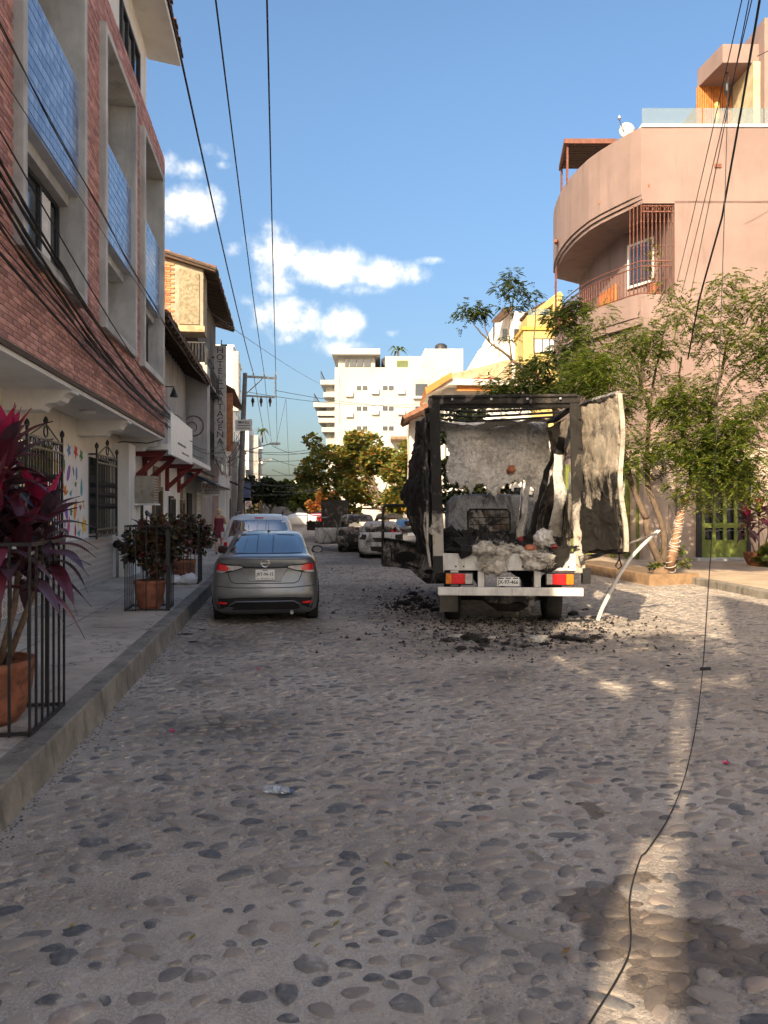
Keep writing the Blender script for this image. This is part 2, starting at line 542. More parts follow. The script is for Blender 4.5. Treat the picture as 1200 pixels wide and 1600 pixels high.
def make_mortar():
    m, t, b = new_mat('street_mortar')
    oc = nd(t, 'ShaderNodeTexCoord').outputs['Object']
    st = nd(t, 'ShaderNodeAttribute', attribute_name='stain').outputs[0]
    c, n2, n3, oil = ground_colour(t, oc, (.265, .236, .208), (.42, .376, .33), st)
    # beyond the built stones the cobbles show only as a mottled pattern
    sep = nd(t, 'ShaderNodeSeparateXYZ', {0: oc})
    far = sstep(t, sep.outputs[1], 21.0, 24.5)
    vor = nd(t, 'ShaderNodeTexVoronoi', {'Vector': nd(t, 'ShaderNodeMapping', {'Vector': oc, 'Scale': (1, 1.35, 1)}).outputs[0], 'Scale': 6.2})
    vr = nd(t, 'ShaderNodeSeparateColor', {0: vor.outputs['Color']}).outputs[0]
    stone = ramp(t, vr, [(0, (.06, .065, .07)), (.4, (.13, .12, .11)), (.7, (.20, .17, .15)), (1, (.26, .23, .2))])
    inside = mth(t, 'MULTIPLY', sstep(t, vor.outputs['Distance'], .55, .38), far)
    c = mixc(t, mth(t, 'MULTIPLY', inside, .7), c, stone)
    t.links.new(c, b.inputs['Base Color'])
    rg = mth(t, 'SUBTRACT', .88, mth(t, 'MULTIPLY', oil, .3))
    t.links.new(rg, b.inputs['Roughness'])
    b.inputs['Specular IOR Level'].default_value = .3
    h = mth(t, 'ADD', mth(t, 'MULTIPLY', n2, 1.8), mth(t, 'MULTIPLY', n3, .6))
    h = mth(t, 'ADD', h, mth(t, 'MULTIPLY', inside, .9))
    bp = nd(t, 'ShaderNodeBump', {'Height': h, 'Strength': .7, 'Distance': .022})
    t.links.new(bp.outputs[0], b.inputs['Normal'])
    return m


def make_cobble(single):
    m, t, b = new_mat('cobble_stone' if single else 'cobble_field')
    st = nd(t, 'ShaderNodeObjectInfo').outputs['Color'] if single else nd(t, 'ShaderNodeAttribute', attribute_name='stain').outputs[0]
    geo = nd(t, 'ShaderNodeNewGeometry')
    oc = geo.outputs['Position']
    r = rnd_val(t)
    stone = ramp(t, r, [(0, (.075, .082, .094)), (.15, (.11, .116, .126)), (.26, (.17, .164, .158)), (.40, (.24, .215, .19)), (.54, (.31, .275, .24)), (.64, (.22, .198, .178)), (.74, (.29, .252, .22)),
                        (.82, (.30, .245, .215)), (.90, (.16, .152, .146)), (.96, (.36, .32, .275)), (1, (.27, .185, .16))])
    n = noise_tex(t, oc, 26, 4, .65)
    stone = mixc(t, mth(t, 'MULTIPLY', sstep(t, n, .4, .7), .5), stone, (.24, .21, .18))
    stone = mixc(t, mth(t, 'MULTIPLY', sstep(t, n, .5, .2), .4), stone, (.05, .05, .05))
    # mortar smeared over the low rims
    gc, n2, n3, oil = ground_colour(t, oc, (.265, .236, .208), (.42, .376, .33), st)
    up = nd(t, 'ShaderNodeSeparateXYZ', {0: geo.outputs['Normal']}).outputs[2]
    smear = mth(t, 'ADD', sstep(t, up, .80, .5), sstep(t, n2, .50, .66), clamp=True)
    c = mixc(t, mth(t, 'MULTIPLY', smear, .8), stone, gc)
    c = mixc(t, mth(t, 'MULTIPLY', oil, .55), c, (.055, .038, .026))
    t.links.new(c, b.inputs['Base Color'])
    t.links.new(mth(t, 'SUBTRACT', .72, mth(t, 'MULTIPLY', oil, .3)), b.inputs['Roughness'])
    b.inputs['Specular IOR Level'].default_value = .4
    bp = nd(t, 'ShaderNodeBump', {'Height': mth(t, 'ADD', n, mth(t, 'MULTIPLY', n3, .5)), 'Strength': .45, 'Distance': .01})
    t.links.new(bp.outputs[0], b.inputs['Normal'])
    return m


make_mortar()
make_cobble(True)
make_cobble(False)

xs = np.unique(np.round(np.concatenate([np.array([-400, -200, -100, -50, -25, -12, -6]), np.arange(-2.2, 9.01, .11), np.arange(9.4, 20, 1.0), np.array([25, 40, 80, 160, 400])]), 4))
ys = np.unique(np.round(np.concatenate([np.array([-300, -120, -60, -30, -15, -8, -4]), np.arange(-2, 15, .11), np.arange(15, 40, .4), np.arange(40, 80, 4), np.array([100, 150, 250, 400, 700])]), 4))
gv = [(x, y, gh(x, y)) for y in ys for x in xs]
nx = len(xs)
gf = [(j * nx + i, j * nx + i + 1, (j + 1) * nx + i + 1, (j + 1) * nx + i) for j in range(len(ys) - 1) for i in range(nx - 1)]
g = MB(); g.v, g.f = gv, gf
road = g.build('road', MAT['street_mortar'], smooth=True, fixn=False, kind='structure')
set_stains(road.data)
tag(road, 'street of river cobbles set in grey-brown mortar', None)


def stone_shape(rs, n=10):
    """unit river stone: low dome, irregular outline; rim sits below the mortar"""
    ph = [rs.uniform(0, 6.28) for _ in range(3)]
    def rad(a): return 1 + .13 * math.sin(2 * a + ph[0]) + .12 * math.sin(3 * a + ph[1]) + .07 * math.sin(5 * a + ph[2])
    vs, fs = [], []
    for (k, z) in ((1.0, -.35), (.88, .66), (.60, .95)):
        for i in range(n):
            a = 2 * math.pi * i / n
            vs.append((k * rad(a) * math.cos(a), k * rad(a) * math.sin(a), z * (1 + .12 * math.sin(a + ph[1]))))
    vs.append((.05, .02, 1.0))
    for j in range(2):
        for i in range(n):
            fs.append((j * n + i, j * n + (i + 1) % n, (j + 1) * n + (i + 1) % n, (j + 1) * n + i))
    for i in range(n):
        fs.append((2 * n + i, 2 * n + (i + 1) % n, 3 * n))
    return vs, fs


rs = random.Random(11)
shapes = [stone_shape(rs) for _ in range(9)]
shape_me = []
for v, f in shapes:
    b_ = MB(); b_.add(v, f)
    shape_me.append(b_.mesh('cobblestone', MAT['cobble_stone'], True, fixn=False))
stones = []
y = 1.5
row = 0
while y < 24:
    dyr = .094 + .012 * math.sin(row * 1.7)
    x = KERB_X + .06 + rs.uniform(0, .12)
    while x < 9.9:
        big = rs.random()
        a = rs.uniform(.024, .058) if big < .74 else rs.uniform(.058, .100)
        bb = a * rs.uniform(.55, .9) if big < .74 else rs.uniform(.036, .056)
        step = a * 2 + rs.uniform(.010, .05)
        dens = 1.0 if x > .8 or y > 5 else .85
        dens *= .85 + .5 * (noise.noise((x * .8, y * .8, 9.1)))
        if rs.random() < dens + .12:
            px_, py_ = x + a + rs.uniform(-.01, .01), y + rs.uniform(-.03, .03)
            if not (px_ > 8.3 and py_ > 16.6):
                stones.append((px_, py_, a, bb, rs.uniform(.006, .015) * (1.2 if big > .72 else .95), rs.gauss(0, .38), rs.randrange(len(shapes))))
        x += step
    y += dyr
    row += 1


def vis_size(s_):
    u = s_[0] * CA - s_[1] * SA
    d = s_[0] * SA + s_[1] * CA
    if d < 1: return 0
    px_, py_ = CX + FPX * u / d, HY + FPX * CAMZ / d
    if px_ < -5 or px_ > 1205 or py_ > 1605: return 0
    return s_[2] * s_[3] / d ** 3


stones.sort(key=vis_size, reverse=True)
for (x, y, a, bb, h, rz, k) in stones[:300]:
    o = put('cobblestone', shape_me[k], road)
    o.location = (x, y, gh(x, y) - .001)
    o.scale = (a, bb, h)
    o.color = (*stain_masks(x, y), 1)
    o.rotation_euler = (rs.uniform(-.06, .06), rs.uniform(-.06, .06), rz)
rest = MB()
for (x, y, a, bb, h, rz, k) in stones[300:]:
    v, f = shapes[k]
    c_, s_ = math.cos(rz), math.sin(rz)
    z0 = gh(x, y) - .001
    rest.add([(x + c_ * p[0] * a - s_ * p[1] * bb, y + s_ * p[0] * a + c_ * p[1] * bb, z0 + p[2] * h) for p in v], f)
rest_st = []
for (x, y, a, bb, h, rz, k) in stones[300:]:
    rest_st.extend((*stain_masks(x, y), 1.0) * len(shapes[k][0]))
rest_o = rest.build('cobblestone_field', MAT['cobble_field'], road, smooth=True, kind='stuff', fixn=False)
rest_o.data.color_attributes.new('stain', 'FLOAT_COLOR', 'POINT').data.foreach_set('color', rest_st)

# ---- pavement on the left with its worn concrete kerb
m, t, b = new_mat('pavement_concrete')
oc = nd(t, 'ShaderNodeTexCoord').outputs['Object']
n1 = noise_tex(t, oc, .7, 8, .65)
n2 = noise_tex(t, oc, 11, 7, .7)
c = mixc(t, sstep(t, n1, .35, .65), (.34, .295, .25), (.48, .425, .365))
c = mixc(t, mth(t, 'MULTIPLY', sstep(t, n2, .5, .75), .5), c, (.09, .083, .077))
c = mixc(t, mth(t, 'MULTIPLY', sstep(t, noise_tex(t, oc, 2.3, 8, .7), .56, .7), .45), c, (.10, .09, .082))
wv = nd(t, 'ShaderNodeVectorMath', {0: oc, 1: nd(t, 'ShaderNodeTexNoise', {'Vector': oc, 'Scale': 3.0, 'Detail': 4.0}).outputs[1]}, operation='ADD').outputs[0]
ck = nd(t, 'ShaderNodeTexVoronoi', {'Vector': wv, 'Scale': .55}, feature='DISTANCE_TO_EDGE').outputs[0]
c = mixc(t, mth(t, 'MULTIPLY', sstep(t, ck, .010, .003), .75), c, (.05, .046, .042))
sp_ = noise_tex(t, oc, 1.1, 5, .75)
c = mixc(t, mth(t, 'MULTIPLY', sstep(t, sp_, .58, .66), .45), c, (.09, .078, .068))
t.links.new(c, b.inputs['Base Color'])
b.inputs['Roughness'].default_value = .85
bp = nd(t, 'ShaderNodeBump', {'Height': n2, 'Strength': .3, 'Distance': .015})
t.links.new(bp.outputs[0], b.inputs['Normal'])

m, t, b = new_mat('kerb_concrete')
oc = nd(t, 'ShaderNodeTexCoord').outputs['Object']
n1 = noise_tex(t, oc, 1.6, 8, .68)
mp = nd(t, 'ShaderNodeMapping', {'Vector': oc, 'Scale': (1, 1, .3)}).outputs[0]
n2 = noise_tex(t, mp, 7, 8, .7)
c = mixc(t, sstep(t, n1, .38, .66), (.15, .138, .118), (.26, .24, .205))
c = mixc(t, mth(t, 'MULTIPLY', sstep(t, n2, .55, .68), .6), c, (.30, .285, .255))
c = mixc(t, mth(t, 'MULTIPLY', sstep(t, n2, .48, .36), .6), c, (.055, .052, .045))
t.links.new(c, b.inputs['Base Color'])
b.inputs['Roughness'].default_value = .88
bp = nd(t, 'ShaderNodeBump', {'Height': mth(t, 'ADD', n2, noise_tex(t, oc, 45, 5, .65)), 'Strength': .45, 'Distance': .02})
t.links.new(bp.outputs[0], b.inputs['Normal'])

pav = MB()
# slabs cast in bays with a narrow joint between them
joints = [-8, -4.5, -1.0, 2.4, 5.2, 7.55, 10.4, 13.2, 16.4, 19.6, 23, 27, 31, 36, 42, 50, 60, 75]
pavement = MB().box(WALL_X - .3, KERB_X - .2, -30, 90, -.05, .232).build('pavement', MAT['kerb_concrete'], kind='structure')
for a, b2 in zip(joints[:-1], joints[1:]):
    for (x0, x1) in ((WALL_X - .3, -3.0), (-2.99, KERB_X - .185)):
        sl = MB().grid(lambda u, v: (x0 + .004 + (x1 - x0 - .008) * u, a + .005 + (b2 - a - .01) * v,
                                     .247 + .006 * noise.noise((x0 + u * 2, a + (b2 - a) * v * .7, 3)) + (-.008 if u in (0, 1) or v in (0, 1) else 0)), 8, 14)
        sl.build('paving_slab', MAT['pavement_concrete'], pavement, smooth=True)

kerb = MB()
yk = np.concatenate([np.arange(-6, 14, .16), np.arange(14, 45, .6), np.arange(45, 91, 5)])
rings = []
for y in yk:
    w = noise.noise((0, y * 1.1, 0)) * .006
    e = noise.noise((4, y * 3.2, 0)) * .007
    zt = .252 + noise.noise((7, y * 1.7, 2)) * .007
    prof = [(KERB_X - .20, -.1), (KERB_X - .20, zt - .004), (KERB_X - .10, zt), (KERB_X - .014 + e * .4, zt - .002), (KERB_X - .003 + e, zt - .013 + e * .5),
            (KERB_X + .004 + w + e * .5, .15), (KERB_X + .012 + w, .06), (KERB_X + .03 + w * 2, -.02), (KERB_X + .03 + w * 2, -.1)]
    rings.append([(px_, y, pz) for px_, pz in prof])
kerb.loft(rings)
kerb_o = kerb.build('kerb', MAT['kerb_concrete'], smooth=False, kind='structure')
# dirt and grit gathered along the foot of the kerb
grit = MB()
for i in range(900):
    y = rs.uniform(1.5, 15)
    x = KERB_X + .02 + abs(rs.gauss(0, .07))
    s_ = rs.uniform(.003, .011)
    grit.add([(x - s_, y - s_, gh(x, y)), (x + s_, y - s_, gh(x, y)), (x + s_, y + s_, gh(x, y)), (x - s_, y + s_, gh(x, y)), (x, y, gh(x, y) + s_ * 1.1)],
             [(0, 1, 4), (1, 2, 4), (2, 3, 4), (3, 0, 4)])
grit.build('gutter_gravel', plain('grit', (.16, .14, .12), .95, rnd=[(0, (.5, .5, .5)), (1, (1.5, 1.45, 1.4))], bump=0), kind='stuff')

# ---- pavement on the right: kerb at X = 10, planter bay further on
plain('tan_paving', (.42, .335, .25), .9, var=.16, scale=.9, bump=.25, dirt=(.20, .16, .12), dirt_amt=.5)
pr = MB()
pr.prism([(9.75, -20), (40, -20), (40, 70), (9.0, 70), (9.0, 17.2), (10.05, 17.0), (10.0, 14.5)], 'z', -.1, .15)
pr.build('pavement', MAT['tan_paving'], bevel=.02, kind='structure')
kr = MB()
kr.prism([(9.45, -20), (9.75, -20), (10.0, 14.5), (10.08, 17.0), (9.85, 17.0), (9.72, 14.4)], 'z', -.1, .165)
kr.build('kerb', MAT['kerb_concrete'], bevel=.025, kind='structure')
# ================================================================== left side of the street
rl = random.Random(21)
plain('brick', (.47, .215, .175), .8, var=.22, scale=9, bump=.35, bscale=70, dirt=(.50, .36, .32), dirt_amt=.55,
      rnd=[(0, (.58, .56, .6)), (.35, (.9, .9, .9)), (.7, (1.05, 1.1, 1.1)), (1, (1.35, 1.5, 1.5))])
plain('brick_mortar', (.48, .36, .32), .95, var=.15, scale=5, bump=.2)
plain('soffit_plaster', (.70, .68, .64), .9, var=.06, scale=1.2, bump=.1, dirt=(.45, .42, .38), dirt_amt=.4)
plain('blue_tile', (.17, .24, .40), .16, var=.15, scale=6, bump=.03, spec=.8, rnd=[(0, (.65, .7, .8)), (.5, (1, 1, 1)), (1, (1.35, 1.3, 1.2))])
plain('tile_grout', (.45, .47, .52), .9, var=.1)
plain('window_frame', (.03, .032, .036), .5, var=.2, bump=.05)
plain('curtain', (.62, .60, .56), .9, var=.12, scale=5, bump=.1)


def motif_tile(name, y0, z0, p):
    m, t, b = new_mat(name)
    pos = nd(t, 'ShaderNodeNewGeometry').outputs['Position']
    sp = nd(t, 'ShaderNodeSeparateXYZ', {0: pos})
    def cell(o_, c0): return mth(t, 'ABSOLUTE', mth(t, 'SUBTRACT', mth(t, 'FRACT', mth(t, 'DIVIDE', mth(t, 'SUBTRACT', o_, c0), p)), .5))
    a, c = cell(sp.outputs[1], y0), cell(sp.outputs[2], z0)
    r = mth(t, 'SQRT', mth(t, 'ADD', mth(t, 'MULTIPLY', a, a), mth(t, 'MULTIPLY', c, c)))
    ring = mth(t, 'LESS_THAN', mth(t, 'ABSOLUTE', mth(t, 'SUBTRACT', r, .30)), .085)
    dot = mth(t, 'LESS_THAN', r, .10)
    petal = mth(t, 'LESS_THAN', mth(t, 'MULTIPLY', a, c), .006)
    petal = mth(t, 'MULTIPLY', petal, mth(t, 'LESS_THAN', r, .45))
    corner = mth(t, 'GREATER_THAN', r, .60)
    f = mth(t, 'MAXIMUM', mth(t, 'MAXIMUM', ring, dot), mth(t, 'MAXIMUM', mth(t, 'MULTIPLY', petal, .75), corner))
    col = mixc(t, mth(t, 'MULTIPLY', f, .9), (.70, .67, .62), (.22, .15, .11))
    col = mixc(t, mth(t, 'MULTIPLY', noise_tex(t, pos, 2.0, 5), .25), col, (.36, .33, .29))
    t.links.new(col, b.inputs['Base Color'])
    b.inputs['Roughness'].default_value = .3
    return m


# ------------------------------------------------------------ the red brick apartment house
BX = -3.12                       # mortar plane of the upper floors
bb = thing('brick_building', 'red brick apartment house with concrete window surrounds and blue tiled balconies', 'building', (WALL_X, 9, 0))
MB().box(-9, WALL_X, -1.6, 19.25, .2, 3.72).build('ground_wall', MAT['cream_plaster'], bb)
MB().box(-9, -4.12, -1.55, 19.2, 3.72, 10.7).build('inner_wall', MAT['concrete'], bb)
OPEN = [(1.5, 4.1), (5.2, 7.8), (8.9, 11.6), (12.75, 15.3), (16.1, 18.6)]
Z0, Z1 = 4.95, 9.95
w = MB()
w.box(-4.05, BX, -1.6, 19.3, 3.72, Z0)
w.box(-4.05, BX, -1.6, 19.3, Z1, 10.76)
edges = [-1.6] + [e for o in OPEN for e in o] + [19.3]
for i in range(0, len(edges), 2):
    w.box(-4.05, BX, edges[i], edges[i + 1], Z0, Z1)
w.build('brick_wall_core', MAT['brick_mortar'], bb)
MB().box(-4.08, BX - .02, -1.58, 19.28, 3.60, 3.715).build('soffit', MAT['soffit_plaster'], bb)
MB().box(-3.2, BX + .012, -1.6, 19.31, 3.66, 3.73).build('drip_edge', MAT['dark_wood'], bb)
# bricks: each a piece, the rest of the field joined
BW, BH, PW, PH = .275, .058, .286, .0685
brick_me = MB().box(0, .011, 0, BW, 0, BH).mesh('brick', MAT['brick'])
bl = []
nrow = int((10.74 - 3.75) / PH)
for r_ in range(nrow):
    z = 3.75 + r_ * PH
    y = 3.0 + (PW / 2 if r_ % 2 else 0)
    while y < 19.3 - .02:
        y1 = min(y + BW, 19.29)
        if z + BH > Z0 - .02 and z < Z1 + .02:
            for a, b in OPEN:
                if y1 > a - .01 and y < b + .01:
                    if y < a - .06: y1 = min(y1, a - .012); break
                    elif y1 > b + .06: y = max(y, b + .012); break
                    else: y1 = -1; break
        if y1 > y + .03: bl.append((y, y1, z))
        y = (y if y1 < 0 else y) if False else y
        y = 3.0 + (PW / 2 if r_ % 2 else 0) + PW * (int((y - 3.0 - (PW / 2 if r_ % 2 else 0) + 1e-6) / PW) + 1)


def brick_size(b):
    y = (b[0] + b[1]) / 2
    d = BX * SA + y * CA
    u = BX * CA - y * SA
    px_ = CX + FPX * u / d
    py_ = HY - FPX * (b[2] - CAMZ) / d
    if px_ < 2 or py_ < 2: return 0
    return (b[1] - b[0]) / d ** 3


bl.sort(key=brick_size, reverse=True)
n_ob = 0
rest = MB()
for (y, y1, z) in bl:
    jx = rl.uniform(-.002, .003)
    if n_ob < 300 and abs(y1 - y - BW) < .01:
        o = put('brick', brick_me, bb)
        o.location = (BX + jx, y, z)
        n_ob += 1
    else:
        rest.box(BX, BX + .011 + jx, y, y1, z, z + BH)
rest.build('brick_field', MAT['brick'], bb, kind='stuff', fixn=False)

# concrete surrounds with balcony and window inside
TP, TQ = .15, .131
tile_me = MB().box(0, .008, 0, TP - .006, 0, TQ - .006).mesh('tile', MAT['blue_tile'])
tile_rest = MB()
n_tile = 0
for k, (a, b) in enumerate(OPEN):
    f = MB()
    xo = -3.0
    f.box(-4.1, xo, a - .005, a + .13, Z0 - .08, Z1 + .02).box(-4.1, xo, b - .13, b + .005, Z0 - .08, Z1 + .02)
    f.box(-4.1, xo - .003, a + .13, b - .13, Z0 - .08, Z0 + .06).box(-4.1, xo - .003, a + .13, b - .13, Z1 - .10, Z1 + .018)
    f.build('concrete_surround', MAT['concrete'], bb, bevel=.012)
    MB().box(-4.1, -3.24, a + .13, b - .13, 6.34, 6.5).build('balcony_slab', MAT['concrete'], bb)
    pn = MB().box(-3.24, -3.1, a + .131, b - .131, 6.5, 8.2).build('balcony_panel', MAT['tile_grout'], bb)
    if k >= 2:
        ncol = int((b - a - .262) / TP)
        off = a + .131 + ((b - a - .262) - ncol * TP) / 2
        for i in range(ncol):
            for j in range(12):
                yy, zz = off + i * TP + .003, 6.51 + j * (1.68 / 12)
                if n_tile < 300:
                    o = put('tile', tile_me, pn); o.location = (-3.1 + rl.uniform(-.001, .001), yy, zz); n_tile += 1
                else:
                    tile_rest.box(-3.1, -3.092, yy, yy + TP - .006, zz, zz + TQ - .006)
    # glazing below the balcony
    wx = -3.82 if k == 3 else -3.37
    wn = MB()
    y0, y1, z0, z1 = a + .13, b - .13, Z0 + .06, 6.34
    if k == 3:
        y1 = a + 1.55
        MB().box(-4.1, -3.7, y1, b - .131, z0, 6.34).build('recess_wall', MAT['white_plaster'], bb)
    wn.box(wx - .06, wx, y0, y1, z0, z0 + .06).box(wx - .06, wx, y0, y1, z1 - .06, z1)
    nm = 3 if k != 3 else 1
    for i in range(nm + 1):
        yy = y0 + (y1 - y0 - .06) * i / nm
        wn.box(wx - .061, wx + .003, yy, yy + .06, z0 + .06, z1 - .06)
    wo_ = wn.build('window', MAT['window_frame'], bb)
    for i in range(nm):
        ya, yb = y0 + (y1 - y0 - .06) * i / nm + .06, y0 + (y1 - y0 - .06) * (i + 1) / nm
        if k == 3: continue
        MB().box(wx - .04, wx - .03, ya, yb, z0 + .06, z1 - .06).build('pane', MAT['dark_glass'], wo_, world=False)
        if k == 2 and i in (0, 2):
            cb = MB()
            cb.grid(lambda u, v: (wx - .02 + .012 * math.sin(u * 30), ya + (yb - ya) * (.02 + .6 * u), z0 + .08 + (z1 - z0 - .16) * v), 30, 2)
            cb.build('curtain', MAT['curtain'], bb, smooth=True)
tile_rest.build('tile_field', MAT['blue_tile'], bb, kind='stuff')

# corbels under the overhang
for y in (3.7, 7.5, 11.3, 15.1, 18.85):
    prof = [(-4.12, 3.62), (-3.14, 3.62), (-3.14, 3.56), (-3.22, 3.545), (-3.27, 3.50), (-3.30, 3.44), (-3.38, 3.40), (-3.48, 3.395), (-3.54, 3.36), (-3.58, 3.30), (-4.12, 3.28)]
    MB().prism(prof, 'y', y, y + .36).build('corbel', MAT['soffit_plaster'], bb, bevel=.008)
# ceiling lamp disc under the soffit
MB().lathe([(.02, 3.6), (.14, 3.595), (.15, 3.57), (.1, 3.55), (.02, 3.545)], 16, (-3.55, 13.7, 0)).build('soffit_lamp', MAT['white_paint'], bb, smooth=True)

# top floor with its tiled eave
MB().box(-9, -3.36, -1.5, 18.2, 10.76, 12.9).build('top_storey', MAT['white_plaster'], bb)
for (a, b) in ((4, 6.6), (8.4, 11.0), (15.35, 17.2)):
    wn = MB().box(-3.37, -3.30, a, a + .08, 10.78, 12.1).box(-3.37, -3.30, b - .08, b, 10.78, 12.1).box(-3.37, -3.30, a + .08, b - .08, 12.02, 12.1)
    for q in (1, 2):
        yy = a + (b - a) * q / 3
        wn.box(-3.37, -3.31, yy - .03, yy + .03, 10.78, 12.02)
    wo_ = wn.build('window', MAT['window_frame'], bb)
    MB().box(-3.365, -3.345, a + .08, b - .08, 10.78, 12.02).build('pane', MAT['dark_glass'], wo_, world=False)
ev = MB()
ev.prism([(-3.4, 12.86), (-2.62, 12.74), (-2.62, 12.9), (-6.2, 14.2), (-9, 14.2), (-9, 12.9), (-3.4, 12.92)], 'y', -1.9, 18.62)
ev.build('eave', MAT['soffit_plaster'], bb)
rt_me = MB()
for i in range(6):
    a0, a1 = math.pi * i / 6, math.pi * (i + 1) / 6
    p = [(0, .095 * math.cos(a0), .075 * math.sin(a0)), (0, .095 * math.cos(a1), .075 * math.sin(a1))]
    q = [(-.8, p[1][1] * .8, p[1][2] * .8 + .30), (-.8, p[0][1] * .8, p[0][2] * .8 + .30)]
    rt_me.add(p + q, [(0, 1, 2, 3)])
rt_me.add([(0, .095 * math.cos(math.pi * i / 6), .075 * math.sin(math.pi * i / 6)) for i in range(7)], [tuple(range(7))])
rt_me = rt_me.mesh('roof_tile', MAT['roof_tile'], fixn=False)
y = -1.75
while y < 18.6:
    o = put('roof_tile', rt_me, bb); o.location = (-2.52 + rl.uniform(-.03, .03), y, 12.90 + rl.uniform(-.01, .015)); o.scale = (1, 1, 1)
    y += .215

# patterned tile wainscot along the pavement
WT = .137
motif_tile('wainscot_tile', 10.0, .255, WT)
MB().box(WALL_X - .02, WALL_X + .012, 6.0, 18.0, .24, 1.24).build('wainscot', MAT['tile_grout'], bb)
wt_me = MB().box(0, .006, -WT / 2 + .003, WT / 2 - .003, -WT / 2 + .003, WT / 2 - .003).mesh('tile', MAT['wainscot_tile'])
wr = MB()
cnt = 0
cand = []
for i in range(-28, 58):
    for j in range(7):
        cand.append((10.0 + (i + .5) * WT, .255 + (j + .5) * WT))
cand = [c_ for c_ in cand if 6.05 < c_[0] < 17.95]
cand.sort(key=lambda c_: 0 if c_[0] > 13 else 1)
for (y, z) in cand:
    if cnt < 295 and y > 12.5:
        o = put('wainscot_tile', wt_me, bb); o.location = (WALL_X + .012, y, z); cnt += 1
    else:
        wr.box(WALL_X + .012, WALL_X + .018, y - WT / 2 + .003, y + WT / 2 - .003, z - WT / 2 + .003, z + WT / 2 - .003)
wr.build('wainscot_tile_field', MAT['wainscot_tile'], bb, kind='stuff')
MB().box(WALL_X - .02, WALL_X + .03, 6.0, 18.0, 1.24, 1.285).build('wainscot_cap', MAT['white_paint'], bb, bevel=.006)
MB().box(WALL_X - .02, WALL_X + .004, 6.0, 16.1, 1.285, 3.02).build('mural_wall', plain('mural_white', (.76, .75, .72), .9, var=.05, bump=.1), bb)

# painted mural: petals, birds, leaves and fruit
MC = {'mural_pink': (.62, .10, .22), 'mural_red': (.55, .05, .05), 'mural_yellow': (.75, .48, .04), 'mural_green': (.06, .20, .06), 'mural_blue': (.07, .22, .50),
      'mural_violet': (.26, .10, .42), 'mural_teal': (.05, .33, .38), 'mural_orange': (.7, .25, .05), 'mural_plum': (.22, .03, .12)}
for n_, c_ in MC.items(): plain(n_, c_, .8, var=.2, scale=8, bump=.05)


def mural_poly(kind, s):
    if kind == 'petal':
        return [(.5 * s * math.sin(t) * .45, s * .5 * (1 - math.cos(t)) - s * .5) for t in [2 * math.pi * i / 12 for i in range(12)]]
    if kind == 'drop':
        return [(s * .28 * math.sin(t) * math.sin(t / 2), s * .5 * math.cos(t)) for t in [2 * math.pi * i / 12 for i in range(12)]]
    if kind == 'bird':
        return [(-.5 * s, .15 * s), (-.15 * s, .05 * s), (0, .3 * s), (.12 * s, .08 * s), (.5 * s, .25 * s), (.25 * s, -.1 * s), (.05 * s, -.3 * s), (-.2 * s, -.12 * s)]
    if kind == 'leaf':
        return [(0, -.5 * s), (.2 * s, -.15 * s), (.22 * s, .1 * s), (.08 * s, .2 * s), (.2 * s, .42 * s), (0, .32 * s), (-.2 * s, .5 * s), (-.12 * s, .1 * s), (-.16 * s, -.15 * s)]
    return [(s * (.36 + .12 * math.cos(5 * t)) * math.cos(t), s * (.36 + .12 * math.cos(5 * t)) * math.sin(t)) for t in [2 * math.pi * i / 20 for i in range(20)]]


placed = []
for i in range(520):
    y, z = rl.uniform(8.5, 15.6), rl.uniform(1.36, 3.0)
    s = rl.uniform(.14, .42)
    if any(math.hypot(y - a, z - b) < (s + c_) * .42 for a, b, c_ in placed): continue
    placed.append((y, z, s))
    kind = rl.choice(['petal', 'petal', 'drop', 'drop', 'bird', 'leaf', 'flower'])
    ang = rl.uniform(-.6, .6)
    pl = [(y + p * math.cos(ang) - q * math.sin(ang), z + p * math.sin(ang) + q * math.cos(ang)) for p, q in mural_poly(kind, s)]
    mb = MB(); mb.prism(pl, 'x', WALL_X + .004, WALL_X + .0065)
    mb.build('mural_shape', MAT[rl.choice(list(MC))] if kind != 'leaf' else MAT['mural_green'], bb)

